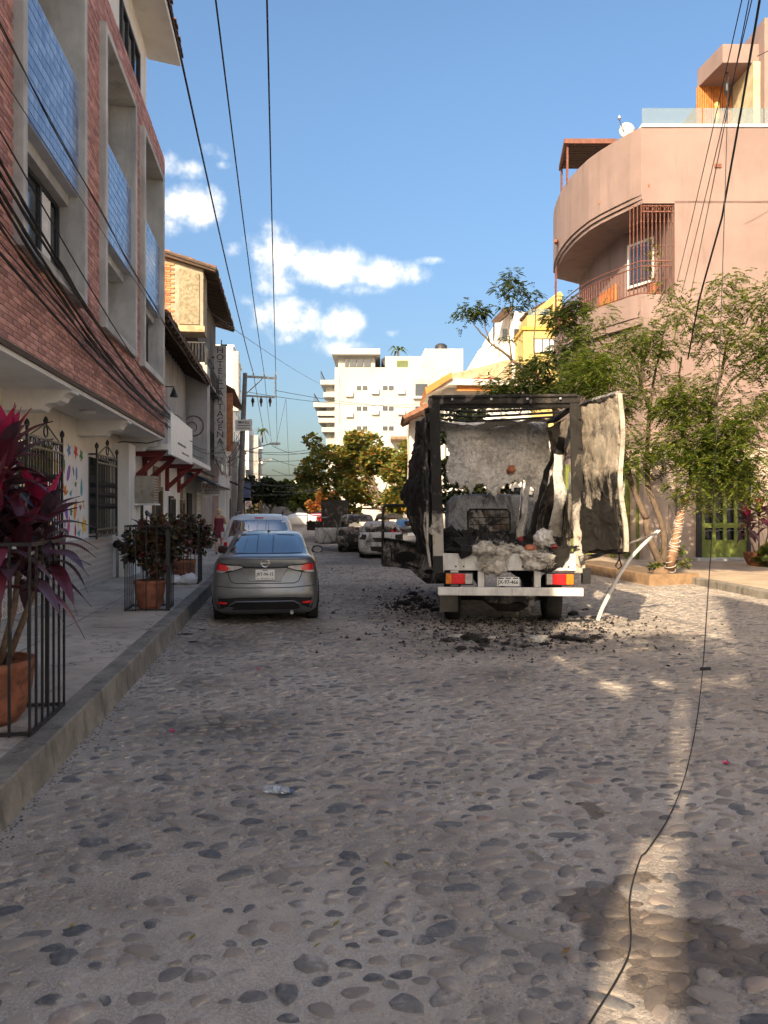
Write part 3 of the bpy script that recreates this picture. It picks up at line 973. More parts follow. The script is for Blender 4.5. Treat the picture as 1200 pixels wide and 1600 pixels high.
# wrought-iron window grilles on the ground floor
def grille(y0, y1, z0, z1, parent, x=WALL_X + .02, name='window_grille', nb=13):
    g = MB()
    xo = x + .16
    for (a, b) in (((xo, y0, z0), (xo, y1, z0)), ((xo, y0, z1), (xo, y1, z1)), ((xo, y0, z1 - .16), (xo, y1, z1 - .16)), ((xo, y0, z0 + .14), (xo, y1, z0 + .14)),
                   ((x, y0, z0), (xo, y0, z0)), ((x, y1, z0), (xo, y1, z0)), ((x, y0, z1), (xo, y0, z1)), ((x, y1, z1), (xo, y1, z1)),
                   ((xo, y0, z0 - .06), (xo, y0, z1 + .12)), ((xo, y1, z0 - .06), (xo, y1, z1 + .12))):
        g.bar(a, b, .035)
    ym = (y0 + y1) / 2
    g.bar((xo, y0 + .1, z1), (xo, ym, z1 + .26), .018).bar((xo, y1 - .1, z1), (xo, ym, z1 + .26), .018)
    for zc in (z1 - .08, z0 + .07):
        n = 8
        for i in range(n):
            c0 = y0 + (y1 - y0) * (i + .5) / n
            rr = min(.07, (y1 - y0) / n * .48)
            g.tube([(xo, c0 + rr * math.cos(t) * (1 - t * .05), zc + rr * math.sin(t) * (1 - t * .05)) for t in [k * .7 for k in range(12)]], .008, 4)
    g.tube([(xo, ym + .09 * math.cos(t), z1 + .13 + .09 * math.sin(t)) for t in [k * .52 for k in range(13)]], .014, 5)
    for yy in (y0, ym, y1):
        g.lathe([(.0, .0), (.035, .03), (.042, .07), (.03, .11), (.0, .15)], 8, (xo, yy, z1 + (.10 if yy != ym else .24)), cap=False)
    go = g.build(name, MAT['black_iron'], parent)
    for i in range(1, nb):
        yy = y0 + (y1 - y0) * i / nb
        p = MB().bar((xo, yy, z0), (xo, yy, z1 - .16), .02)
        for zz in ((z0 + z1) / 2 - .22, (z0 + z1) / 2 + .02, (z0 + z1) / 2 + .24):
            p.lathe([(.011, -.07), (.028, 0), (.011, .07)], 6, (xo, yy, zz), cap=False)
        p.build('bar', MAT['black_iron'], go, world=False)
    MB().box(x - .03, x + .012, y0 + .05, y1 - .05, z0 + .05, z1 - .05).build('window_pane', MAT['dark_glass'], parent)


grille(15.85, 17.65, 1.28, 2.98, bb)
grille(11.75, 13.5, 1.32, 2.98, bb)
MB().box(WALL_X, -3.72, 18.0, 18.75, .2, 3.40).build('pier', MAT['white_plaster'], bb, bevel=.01)
MB().box(WALL_X, -3.70, 18.75, 19.24, .2, 1.95).build('pier', MAT['white_plaster'], bb)
MB().tube([(-3.05, 18.6, 3.55), (-3.4, 18.55, 3.45), (-3.95, 18.3, 3.46), (-4.05, 18.1, 3.38)], .014, 6).build('service_cable', MAT['cable'], bb)

ac = thing('air_conditioner', 'weathered window air conditioner sticking out beside the white pier', 'air conditioner', (-3.5, 18.95, 1.95))
MB().box(-3.72, -3.26, 18.62, 19.28, 1.98, 2.66).build('case', plain('ac_case', (.30, .27, .22), .7, dirt=(.12, .08, .05), dirt_amt=.7, scale=3), ac, bevel=.015)
for i in range(9):
    z = 2.04 + i * .066
    MB().box(-3.262, -3.25, 18.66, 19.24, z, z + .03).build('louvre', MAT['old_wood'], ac)
MB().box(-3.72, -3.22, 18.6, 19.3, 1.94, 1.98).build('shelf', MAT['white_plaster'], ac)

hs = thing('standpipe', 'small grey tap post with a dark bag against the tiled wall', 'tap', (-3.98, 17.9, .25))
MB().tube([(-3.95, 17.85, .25), (-3.95, 17.85, .8), (-3.95, 17.8, .95)], .03, 8).tube([(-3.95, 17.8, .9), (-3.8, 17.78, .86), (-3.79, 17.78, .45)], .016, 6).build('pipe', MAT['galvanized'], hs, smooth=True)
MB().lathe([(.02, .93), (.1, .96), (.12, 1.03), (.08, 1.1), (.02, 1.12)], 10, (-3.93, 17.8, 0)).build('bag', MAT['dark_void'], hs, smooth=True)

# unseen houses behind the camera, added and shaped to shade the street
for (a, poly, h, lab) in ((-4.9, [(-3.2, -4.9), (-3.2, -1.62), (-8, -1.62), (-8, -13.2)], 7.2, 'low cream house shaped to shade the street'),
                        (-6.6, [(-3.2, -6.6), (-3.2, -5.45), (-6.2, -10.6), (-6.2, -11.8)], 8.3, 'narrow cream house shaped to edge the sun strip'),
                        (-34, [(-3.2, -34), (-3.2, -6.62), (-12.2, -22.2), (-12.2, -34)], 14.0, 'tall cream building shaped to shade the foreground')):
    b = poly[1][1]
    hb = thing('shade_house', lab + ', out of view', 'building', (-3.2, (a + b) / 2, 0))
    MB().prism(poly, 'z', 0, h).build('wall', MAT['cream_plaster'], hb)
    MB().box(-3.4, -3.1, a + .01, b - .01, h, h + .12).build('parapet', MAT['white_plaster'], hb)
    if a == -6.6:
        MB().box(-3.5, -3.25, -5.44, -4.91, 0, 4.8).box(-3.5, -3.25, -5.44, -4.91, 6.2, 8.2).build('sun_slit_wall', MAT['cream_plaster'], hb)  # added wall whose gap lets a strip of sun through
    for z in np.arange(1.2, h - 1.5, 3.0):
        for y in np.arange(a + .3, b - .8, 2.2):
            MB().box(-3.22, -3.17, y, y + .8, z, z + 1.4).build('window', MAT['dark_glass'], hb)

# ------------------------------------------------------------ white house with red brackets
wh = thing('white_house', 'low white house with dark red canopy brackets and an old tiled eave', 'house', (WALL_X, 25, 0))
MB().box(-9, WALL_X, 19.3, 30.0, .2, 3.42).build('ground_wall', MAT['white_plaster'], wh)
MB().box(-9, -4.02, 19.32, 30.0, 3.42, 7.4).build('upper_wall', MAT['grey_plaster'], wh)
MB().box(-4.1, -3.05, 19.35, 29.95, 3.36, 3.52).build('canopy', MAT['soffit_plaster'], wh, bevel=.01)
for y in (19.75, 21.6, 25.5, 28.2):
    br = MB()
    br.prism([(-4.1, 2.45), (-3.98, 2.45), (-3.98, 3.22), (-3.25, 3.22), (-3.15, 3.355), (-4.1, 3.355)], 'y', y, y + .14)
    br.prism([(-3.98, 2.52), (-3.98, 2.72), (-3.42, 3.22), (-3.24, 3.22)], 'y', y + .02, y + .12)
    br.build('bracket', MAT['red_paint'], wh, bevel=.006)
plain('door_wood', (.17, .115, .06), .7, var=.3, scale=7, bump=.3)
for (y, w_, h, style) in ((20.2, 1.15, 2.5, 'iron'), (23.1, 1.5, 2.55, 'wood'), (26.2, 1.2, 2.2, 'iron'), (28.9, .9, 2.2, 'wood')):
    if style == 'iron':
        d_ = MB().box(WALL_X - .04, WALL_X + .01, y, y + w_, .25, h + .1).build('door', MAT['dark_void'], wh)
        fr = MB()
        for (a, b) in (((y, .28), (y + w_, .28)), ((y, h), (y + w_, h)), ((y, 1.3), (y + w_, 1.3)), ((y, .28), (y, h)), ((y + w_, .28), (y + w_, h))):
            fr.bar((WALL_X + .05, *a), (WALL_X + .05, *b), .05)
        for q in range(5):
            zc = .55 + q * (h - .8) / 4
            for yy in (y + w_ * .3, y + w_ * .7):
                fr.tube([(WALL_X + .05, yy + .12 * math.cos(t), zc + .15 * math.sin(t)) for t in [k_ * .6 for k_ in range(12)]], .012, 4)
        fr.build('grille', MAT['black_iron'], d_, world=False)
        for q in range(1, 8):
            MB().bar((WALL_X + .05, y + w_ * q / 8, .28), (WALL_X + .05, y + w_ * q / 8, h), .02).build('bar', MAT['black_iron'], d_, world=False)
    else:
        d_ = MB().box(WALL_X - .04, WALL_X + .012, y + .14, y + w_ - .14, .25, h - .15).build('door', MAT['dark_void'], wh)
        MB().box(WALL_X, WALL_X + .09, y, y + .14, .25, h).box(WALL_X, WALL_X + .09, y + w_ - .14, y + w_, .25, h).box(WALL_X, WALL_X + .088, y + .14, y + w_ - .14, h - .14, h).build('frame', MAT['door_wood'], d_, world=False)
        MB().box(WALL_X, WALL_X + .03, y + .1, y + w_ - .1, h + .02, h + .62).build('transom', MAT['old_wood'], wh)
# upstairs window with grille, bell lamp
MB().box(-4.03, -3.99, 21.4, 23.2, 4.35, 5.6).build('window', MAT['dark_void'], wh)
for i in range(9):
    MB().bar((-3.95, 21.5 + i * .2, 4.35), (-3.95, 21.5 + i * .2, 5.6), .022).build('window_bar', MAT['black_iron'], wh)
MB().bar((-4.0, 24.2, 5.75), (-3.6, 24.2, 5.75), .025).lathe([(.02, 0), (.13, -.28), (.12, -.3)], 10, (-3.62, 24.2, 5.72)).build('wall_lamp', MAT['black_iron'], wh)
# tiled eave on dark rafters
def slope_roof(parent, y0, y1, xe, ze, xr, zr, tile_w=.23, mat_under='dark_wood', step=.42, thick=.09):
    MB().prism([(xe, ze), (xr, zr), (xr, zr + thick), (xe, ze + thick)], 'y', y0, y1).build('roof_deck', MAT[mat_under], parent)
    y = y0 + .2
    while y < y1:
        MB().bar((xe - .02, y, ze - .06), (xr, y, zr - .06), .07, .10).build('rafter', MAT['dark_wood'], parent); y += .62
    L = math.hypot(xr - xe, zr - ze)
    n = max(1, int(L / step))
    sx = (xr - xe) / n
    sz = (zr - ze) / n
    me = MB()
    for i in range(5):
        a0, a1 = math.pi * i / 5, math.pi * (i + 1) / 5
        r = tile_w * .46
        me.add([(0, r * math.cos(a0), r * .8 * math.sin(a0)), (0, r * math.cos(a1), r * .8 * math.sin(a1)),
                (sx * 1.12, r * .8 * math.cos(a1), sz * 1.12 - .02 + r * .62 * math.sin(a1)), (sx * 1.12, r * .8 * math.cos(a0), sz * 1.12 - .02 + r * .62 * math.sin(a0))], [(0, 1, 2, 3)])
    me = me.mesh('roof_tile', MAT['roof_tile'], fixn=False)
    rest_ = MB()
    y = y0 + tile_w / 2
    cnt_ = 0
    while y < y1:
        for i in range(n):
            jz = rl.uniform(0, .02)
            loc = (xe + sx * i + rl.uniform(-.02, .02), y + rl.uniform(-.012, .012), ze + thick + sz * i + jz)
            if i == 0:
                o = put('roof_tile', me, parent); o.location = loc; cnt_ += 1
            else:
                rest_.add([(v.co.x + loc[0], v.co.y + loc[1], v.co.z + loc[2]) for v in me.vertices], [tuple(p.vertices) for p in me.polygons])
        y += tile_w
    rest_.build('roof_tile_field', MAT['roof_tile'], parent, kind='stuff', fixn=False)


slope_roof(wh, 19.45, 30.1, -3.05, 6.78, -6.6, 8.55)

fs = thing('fascia_sign', 'white board over the canopy edge with two short dark lines', 'sign', (-3.3, 21.7, 3.3))
MB().box(-3.06, -2.99, 19.5, 23.8, 3.25, 4.35).build('board', MAT['white_paint'], fs)
for (y, z, L, h) in ((20.7, 3.62, 1.6, .07), (21.5, 3.42, 1.4, .06)):
    q = y
    while q < y + L:
        dl = rl.uniform(.06, .16)
        MB().box(-2.99, -2.985, q, q + dl, z, z + h * rl.uniform(.7, 1)).build('letter_mark', MAT['black_iron'], fs); q += dl + .035

# ------------------------------------------------------------ the hotel
ho = thing('hotel_building', 'weathered hotel with an overhanging upper floor of bare brick and a tiled roof', 'building', (-5, 35, 0))
plain('old_stucco', (.32, .27, .20), .95, var=.2, scale=1.6, bump=.5, bscale=22, dirt=(.17, .13, .085), dirt_amt=.7)
plain('dark_grey_wall', (.12, .115, .11), .95, var=.35, scale=1.2, bump=.3, dirt=(.05, .048, .045), dirt_amt=.6, streak=True)  # near-black grey with darker streaks down the wall
MB().box(-10, -4.1, 30.0, 41, .2, 3.6).build('ground_wall', MAT['grey_plaster'], ho)
MB().box(-10, -3.2, 30.05, 31.1, 3.6, 7.6).build('middle_wall', MAT['grey_plaster'], ho)
MB().box(-10, -3.9, 31.1, 41, 3.6, 7.6).build('street_wall', MAT['dark_grey_wall'], ho)
MB().box(-10, -4.9, 30.5, 41, 7.6, 9.2).build('balcony_back_wall', MAT['dark_grey_wall'], ho)
MB().box(-4.9, -3.92, 33.0, 41, 7.6, 9.2).build('street_wall', MAT['dark_grey_wall'], ho)
up = MB()
up.prism([(-9, 9.2), (-3.46, 9.2), (-3.46, 11.75), (-9, 13.2)], 'y', 31.0, 32.4)
up.build('upper_storey', MAT['old_stucco'], ho)
MB().prism([(-9, 9.2), (-3.88, 9.2), (-3.88, 11.85), (-9, 13.2)], 'y', 32.4, 40.6).build('upper_street_wall', MAT['dark_grey_wall'], ho)
MB().prism([(-4.42, 9.42), (-3.62, 9.42), (-3.62, 11.5), (-4.42, 11.72)], 'y', 30.96, 31.01).build('stucco_panel', plain('rough_panel', (.25, .21, .14), .95, var=.3, scale=9, bump=.9, bscale=16), ho)
MB().box(-5.6, -3.4, 30.93, 31.1, 9.12, 9.36).build('brick_ledge', plain('ledge', (.42, .30, .18), .95, var=.3, scale=4, bump=.4), ho)
bk2 = MB().box(0, .3, -.03, 0, 0, .075).mesh('wall_brick', plain('hotel_brick', (.42, .17, .085), .9, var=.25, scale=6, bump=.4, rnd=[(0, (.6, .6, .6)), (1, (1.3, 1.3, 1.2))]))
for r_ in range(34):
    for c_ in range(6):
        x = -6.4 + c_ * .33 + (.16 if r_ % 2 else 0)
        z = 9.25 + r_ * .095
        if x + .3 < -4.5 + (.25 * noise.noise((x * 2, z * 2, 0))) and z < 12.15 and rl.random() < .93:
            o = put('wall_brick', bk2, ho); o.location = (x, 31.0 + rl.uniform(-.012, .006), z)
rf = MB()
rf.prism([(-2.95, 11.55), (-2.95, 11.67), (-9, 13.4), (-9, 13.22)], 'y', 30.75, 41.2)
rf.build('roof', MAT['dark_wood'], ho)
slope_roof(ho, 30.7, 41.2, -2.9, 11.62, -7.5, 12.98, tile_w=.26, step=.9)
MB().box(-4.9, -3.3, 30.06, 31.1, 7.6, 7.7).build('balcony_floor', MAT['concrete'], ho)
rr = MB()
for x in np.arange(-4.85, -3.3, .12): rr.bar((x, 30.15, 7.7), (x, 30.15, 8.5), .025)
rr.bar((-4.9, 30.15, 8.5), (-3.28, 30.15, 8.5), .05)
for y in np.arange(30.2, 31.1, .13): rr.bar((-3.3, y, 7.7), (-3.3, y, 8.5), .025)
rr.bar((-3.3, 30.15, 8.5), (-3.3, 31.1, 8.5), .05)
rr.build('balcony_railing', MAT['black_iron'], ho)
cl = MB()
cl.tube([(-3.72 + .38 * math.cos(t), 30.03, 5.15 + .40 * math.sin(t)) for t in [k * .35 for k in range(19)]], .02, 6)
cl.tube([(-3.80 + .2 * math.cos(t), 30.03, 5.1 + .2 * math.sin(t)) for t in [k * .4 - 1 for k in range(14)]], .015, 5)
cl.build('iron_emblem', MAT['rusty_iron'], ho)
for i, y in enumerate((33.4, 35.4, 37.4, 39.2)):
    for z in (4.4, 7.9):
        MB().box(-3.95, -3.86, y, y + 1.2, z, z + 1.4).build('window', MAT['dark_void'], ho)
    bq = MB().box(-3.95, -3.5, y - .2, y + 1.4, 7.5, 7.62)
    for q in np.arange(y - .2, y + 1.41, .16): bq.bar((-3.52, q, 7.62), (-3.52, q, 8.4), .025)
    bq.bar((-3.52, y - .2, 8.4), (-3.52, y + 1.4, 8.4), .04)
    bq.build('balcony', MAT['black_iron'], ho)
# dark street awning
MB().prism([(-4.1, 3.3), (-2.85, 2.75), (-2.85, 2.82), (-4.1, 3.42)], 'y', 30.2, 37.0).build('awning', plain('awning_cloth', (.03, .03, .033), .8), ho)
MB().box(-4.11, -4.05, 30.8, 32.2, .25, 2.5).build('door', MAT['dark_void'], ho)
lat = MB()
for i in range(14):
    lat.bar((-3.95, 33.0, .3 + i * .17), (-3.95, 34.4, .3 + i * .17), .03)
for i in range(9):
    lat.bar((-3.95, 33.0 + i * .175, .3), (-3.95, 33.0 + i * .175, 2.6), .03)
lat.build('lattice_screen', MAT['white_paint'], ho)
for y in (34.9, 37.2):
    MB().box(-3.2, -2.9, y, y + .25, .25, 3.4).build('column', MAT['white_plaster'], ho)


def text_on(parent, s, loc, size, mat, rot=(R(90), 0, 0), name='lettering', ext=.006, sx=1.0, world=True):
    me = GLYPHS[s].copy()
    me.materials.clear()
    me.materials.append(mat)
    o = put(name, me, parent, world)
    o.location = loc
    o.rotation_euler = rot
    o.scale = (size * sx, size, ext * 2)
    return o


plain('sign_concrete', (.46, .45, .43), .9, var=.15, scale=3, bump=.2, dirt=(.14, .13, .12), dirt_amt=.5)
plain('sign_letters', (.10, .055, .05), .8, var=.3)
# vertical blade sign; it faces down the street towards the camera
hsg = thing('hotel_sign', 'tall grey vertical sign reading HOTEL CARTAGENA in brown letters', 'sign', (-3.45, 38.6, 4.2))
MB().box(-3.76, -3.16, 38.6, 38.8, 4.15, 10.25).build('panel', MAT['sign_concrete'], hsg, bevel=.02)
MB().box(-3.45, -3.1, 38.66, 38.74, 10.25, 10.32).box(-3.42, -3.38, 38.66, 38.74, 10.3, 10.55).box(-3.9, -3.76, 38.66, 38.74, 9.6, 9.68).build('bracket', MAT['black_iron'], hsg)
zz = 9.98
for ch in 'HOTEL CARTAGENA':
    if ch == ' ':
        zz -= .06; continue
    text_on(hsg, ch, (-3.46, 38.594, zz), .44, MAT['sign_letters'], ext=.012, sx=1.12)
    zz -= .355
text_on(hsg, 'CENTRO', (-3.46, 38.594, 4.72), .13, MAT['sign_letters'])
text_on(hsg, 'T.V.', (-3.46, 38.594, 4.40), .32, MAT['sign_letters'])

h2 = thing('hotel_board', 'small white board with orange HOTEL lettering under the dark awning', 'sign', (-3.2, 33, 2.4))
MB().box(-3.75, -2.88, 33.0, 33.06, 2.42, 2.98).build('board', MAT['white_paint'], h2)
MB().bar((-3.5, 33.03, 2.98), (-3.5, 33.03, 3.2), .02).bar((-3.1, 33.03, 2.98), (-3.1, 33.03, 3.05), .02).build('hanger', MAT['black_iron'], h2)
text_on(h2, 'HOTEL', (-3.30, 32.995, 2.83), .26, plain('orange_paint', (.65, .17, .03), .7))
for z in (2.62, 2.52):
    q = -3.62
    while q < -3.0:
        dl = rl.uniform(.05, .12); MB().box(q, q + dl, 32.994, 33.0, z, z + .045).build('letter_mark', MAT['window_frame'], h2); q += dl + .03

# ------------------------------------------------------------ further houses of the left row
def row_house(label, x, y0, y1, h, wall, floors, roofmat=None, doors=True, win=True, name='row_house', xb=-10):
    t_ = thing(name, label, 'house', (x, (y0 + y1) / 2, 0), group='houses further down the left side')
    MB().box(xb, x, y0, y1, .1, h).build('wall', MAT[wall], t_)
    MB().box(xb, x + .12, y0 - .02, y1 + .02, h, h + .16).build('cornice', MAT[roofmat or wall], t_)
    fh = (h - .3) / floors
    for f_ in range(floors):
        n = max(2, int((y1 - y0) / 2.6))
        for i in range(n):
            yy = y0 + (i + .5) * (y1 - y0) / n
            zb = .3 + f_ * fh
            if f_ == 0 and doors and i % 2 == 0:
                MB().box(x - .04, x + .04, yy - .6, yy + .6, .25, 2.5).build('door', MAT['dark_void'], t_)
            else:
                wo__ = MB().box(x - .04, x + .035, yy - .55, yy + .55, zb + .9, zb + 2.2).build('window', MAT['dark_glass'], t_)
                MB().box(x - .04, x + .07, yy - .65, yy + .65, zb + .82, zb + .9).build('sill', MAT['concrete'], wo__, world=False)
    return t_


r1 = row_house('narrow bare-brick house behind the vertical hotel sign', -3.75, 41.2, 50, 8.6, 'brick_mortar', 3, 'roof_tile')
MB().prism([(-3.6, 8.7), (-2.9, 8.3), (-2.9, 8.4), (-3.6, 8.8)], 'y', 41, 50.2).build('eave', MAT['roof_tile'], r1)
MB().box(-4.6, -3.0, 41.12, 41.2, 5.0, 8.2).build('brick_face', MAT['hotel_brick'], r1)
MB().prism([(-3.4, 3.4), (-2.1, 2.9), (-2.1, 2.98), (-3.4, 3.5)], 'y', 42, 48).build('awning', MAT['awning_cloth'], r1)
r2 = row_house('grey house with a blue shop panel beyond the brick one', -3.4, 50.2, 60, 6.2, 'grey_plaster', 2)
MB().box(-3.3, -2.5, 50.3, 50.4, 2.6, 3.6).build('blue_panel', plain('blue_panel', (.12, .16, .28), .6), r2)
r4 = row_house('low ochre house with a dark overhanging roof far down the left side', -2.6, 64, 78, 3.4, plain('ochre', (.40, .30, .13), .9, dirt=(.2, .15, .08)).name, 1, 'dark_wood', xb=-9)
MB().prism([(-2.7, 3.4), (-.6, 2.9), (-.6, 3.0), (-4.5, 4.6), (-9, 4.6), (-9, 3.6)], 'y', 63.6, 78.5).build('roof', MAT['roof_tile'], r4)
r5 = row_house('white four-storey tower rising behind the hotel sign', -5.1, 70, 82, 17.0, 'white_plaster', 5, xb=-14, win=True)
MB().box(-5.1, -4.6, 70, 71, 11, 16.6).build('side_fin', MAT['grey_plaster'], r5)
r6 = thing('apartment_block', 'far white apartment block with small windows and a palm on its roof', 'building', (-6, 105, 0))
MB().box(-12, -5.2, 100, 116, 0, 13.8).build('wall', MAT['white_plaster'], r6)
MB().box(-5.2, -4.0, 101, 116, 0, 11.8).build('side_wing', MAT['grey_plaster'], r6)
for z in range(2, 12, 2):
    MB().box(-4.0, -3.4, 101, 104, z, z + .25).build('balcony', MAT['white_plaster'], r6)
for (x, z) in ((-7.4, 9.6), (-9.6, 9.6), (-7.6, 6.2), (-6.3, 6.2), (-7.6, 3.4), (-6.3, 3.4)):
    wo_ = MB().box(x, x + 1.3, 99.95, 100.05, z, z + .9).build('window', MAT['dark_glass'], r6)
    MB().box(x - .1, x + 1.4, 99.9, 100.04, z - .12, z).build('sill', MAT['white_plaster'], wo_, world=False)
for i in range(8):
    MB().box(-8.2 + i * .32, -8.05 + i * .32, 99.94, 100.05, 12.7, 13.1).build('vent', MAT['dark_void'], r6)
MB().box(-7.9, -5.6, 99.92, 100.06, 2.8, 7.6).build('lattice', MAT['grey_plaster'], r6)
# ================================================================== right side of the street
rr_ = random.Random(33)


def C2(u, d):
    p = cam(u, d)
    return (p.x, p.y)


def cbox(mb, u0, u1, d0, d1, z0, z1):
    """box whose faces look straight down the camera's street corner (the pink house stands at that angle)"""
    return mb.prism([C2(u0, d0), C2(u1, d0), C2(u1, d1), C2(u0, d1)], 'z', z0, z1)


# ------------------------------------------------------------ pink corner house with the rounded balcony
pk = thing('pink_house', 'dusty pink corner house with a rounded balcony and roof terrace', 'building', cam(10, 30))
ARC = [(8.56, 24.5), (8.30, 24.86), (7.96, 25.5), (7.66, 26.1), (7.43, 26.7), (7.27, 27.4), (7.16, 28.1), (7.10, 28.9), (7.09, 29.66), (7.14, 30.6), (7.26, 31.5), (7.5, 32.6)]


def arc_in(k):
    c = Vector((10.5, 31.0))
    out = []
    for u, d in ARC:
        v = c - Vector((u, d))
        p = Vector((u, d)) + v.normalized() * k
        out.append((p.x, p.y))
    return out


def slab(k, z0, z1, u_r=22, d_b=33.6, front=24.5):
    a = arc_in(k)
    poly = [C2(u_r, front)] + [C2(*p) for p in a] + [C2(a[-1][0] + 1.6, d_b), C2(u_r, d_b)]
    poly[1] = C2(a[0][0], front)
    return MB().prism(poly, 'z', z0, z1)


slab(.30, .1, 3.9, front=24.52).build('ground_storey', plain('pink_cream', (.46, .37, .31), .92, var=.08, scale=.7, bump=.25, dirt=(.32, .25, .21), dirt_amt=.45, streak=True), pk)
slab(.25, 3.9, 8.0).build('second_storey', MAT['pink_plaster'], pk)
slab(.06, 8.0, 8.25).build('moulding', MAT['pink_plaster'], pk)
slab(.0, 8.25, 9.0).build('balcony_slab', MAT['pink_plaster'], pk)
# third storey: solid to the right of the corner grille, set back behind the balcony
MB().prism([C2(22, 24.5), C2(9.68, 24.5), C2(9.68, 26.0), C2(8.9, 27.2), C2(8.6, 29.2), C2(8.75, 33.0), C2(9.2, 33.5), C2(22, 33.5)], 'z', 9.0, 12.1).build('third_storey', MAT['pink_plaster'], pk)
slab(.16, 12.02, 12.16).build('moulding', MAT['pink_plaster'], pk)
slab(.07, 12.16, 12.30).build('moulding', MAT['pink_plaster'], pk)
slab(.0, 12.30, 14.55).build('parapet', MAT['pink_plaster'], pk)
MB().prism([C2(22, 24.46), C2(8.56, 24.46), C2(8.56, 24.75), C2(22, 24.75)], 'z', 14.55, 14.64).build('coping', MAT['white_paint'], pk)
# glass balustrade along the terrace
m, t, b = new_mat('balustrade_glass')
b.inputs['Base Color'].default_value = (.20, .27, .29, 1)
b.inputs['Roughness'].default_value = .12
b.inputs['Alpha'].default_value = .40
for i in range(6):
    MB().prism([C2(8.6 + i * 2.05, 24.55), C2(10.6 + i * 2.05, 24.55), C2(10.6 + i * 2.05, 24.57), C2(8.6 + i * 2.05, 24.57)], 'z', 14.64, 15.22).build('glass_pane', MAT['balustrade_glass'], pk)
# balcony doors and wooden screen behind the railing
wq = MB()
for (a, b_) in (((9.25, 26.62), (8.82, 27.45)),):
    pass
A_, B_ = Vector((9.60, 26.05)), Vector((8.97, 27.02))
def on_in(t_, off): 
    p = A_.lerp(B_, t_); n = Vector((-(B_ - A_).y, (B_ - A_).x)).normalized()
    n = n if n.x < 0 else -n
    return p + n * off
q = [on_in(.02, .0), on_in(.02, .06), on_in(1.0, .06), on_in(1.0, .0)]
win = MB().prism([C2(*p) for p in q], 'z', 9.9, 11.5).build('window', MAT['white_paint'], pk)
q = [on_in(.1, .05), on_in(.1, .075), on_in(.92, .075), on_in(.92, .05)]
MB().prism([C2(*p) for p in q], 'z', 10.0, 11.4).build('pane', MAT['dark_glass'], win, world=False)
plain('orange_wood', (.46, .16, .045), .65, var=.25, scale=6, bump=.2)
for i in range(11):
    u, d = 8.72 - i * .012, 27.6 + i * .16
    MB().prism([C2(u, d), C2(u - .05, d), C2(u - .055, d + .14), C2(u - .005, d + .14)], 'z', 9.02, 10.3).build('wood_slat', MAT['orange_wood'], pk)
# curved wrought railing
A0 = arc_in(.07)
def arc_pt(s):
    seg = [0]
    for i in range(len(A0) - 1): seg.append(seg[-1] + math.dist(A0[i], A0[i + 1]))
    s = s * seg[-1]
    for i in range(len(A0) - 1):
        if s <= seg[i + 1] + 1e-9:
            f = (s - seg[i]) / (seg[i + 1] - seg[i]); return (A0[i][0] + (A0[i + 1][0] - A0[i][0]) * f, A0[i][1] + (A0[i + 1][1] - A0[i][1]) * f)
    return A0[-1]
pts = [(9.62, 24.56), (9.1, 24.56)] + [arc_pt(k / 30) for k in range(31)]
for z in (9.06, 9.95, 10.12):
    MB().tube([cam(u, d, z) for u, d in pts], .022, 5).build('rail', MAT['rusty_iron'], pk)
bal_me = MB().bar((0, 0, 0), (0, 0, .9), .022)
bal_me.lathe([(.012, .40), (.03, .45), (.012, .5)], 6, cap=False)
bal_me = bal_me.mesh('baluster', MAT['rusty_iron'])
full_me = MB().bar((0, 0, 0), (0, 0, 3.05), .024)
for zq in (.5, 1.6, 2.4): full_me.lathe([(.012, zq - .05), (.035, zq), (.012, zq + .05)], 6, cap=False)
full_me = full_me.mesh('grille_bar', MAT['rusty_iron'])
L_arc = sum(math.dist(A0[i], A0[i + 1]) for i in range(len(A0) - 1))
for k in range(58):
    u, d = arc_pt(k / 57)
    if k < 4 or 46 <= k <= 52:
        o = put('grille_bar', full_me, pk); o.location = cam(u, d, 9.02)
    else:
        o = put('baluster', bal_me, pk); o.location = cam(u, d, 9.04)
for k in range(8):
    o = put('grille_bar', full_me, pk); o.location = cam(9.62 - k * .135, 24.56, 9.02)
MB().tube([cam(9.65, 24.54, 11.75), cam(8.6, 24.54, 11.75)], .02, 5).tube([cam(9.65, 24.54, 11.95), cam(8.6, 24.54, 11.95)], .02, 5).build('rail', MAT['rusty_iron'], pk)
for k in range(5):
    MB().tube([cam(9.48 - k * .2 + .085 * math.cos(t_), 24.54, 11.85 + .085 * math.sin(t_)) for t_ in [j * .6 for j in range(12)]], .012, 4).build('scroll', MAT['rusty_iron'], pk)
# roof spouts
for (px_, py_, d_) in ((938, 316, 26.1), (868, 376, 29.7), (1012, 290, 24.5)):
    p = at(px_, py_, d_)
    MB().bar(p, p + Vector((.25, .45, .05)), .13, .10).build('spout', MAT['terracotta'], pk)
# planting on the balcony
pb = MB()
for k in range(40):
    c = cam(9.15 + rr_.uniform(-.25, .25), 24.9 + rr_.uniform(-.2, .2), 9.9 + rr_.uniform(-.4, .9))
    v = Vector((rr_.uniform(-1, 1), rr_.uniform(-1, 1), rr_.uniform(-.3, 1))).normalized() * .22
    w_ = v.cross(Vector((0, 0, 1))).normalized() * .07
    pb.add([c, c + v * .5 + w_, c + v, c + v * .5 - w_], [(0, 1, 2, 3)])
MB().lathe([(.10, 9.0), (.16, 9.1), (.18, 9.45), (.16, 9.47)], 12, tuple(cam(9.15, 24.95))).build('balcony_pot', MAT['terracotta'], pk, smooth=True)
pb.build('balcony_plant', leafmat('balcony_leaf', [(0, (.06, .12, .03)), (1, (.2, .22, .08))]), pk, fixn=False)

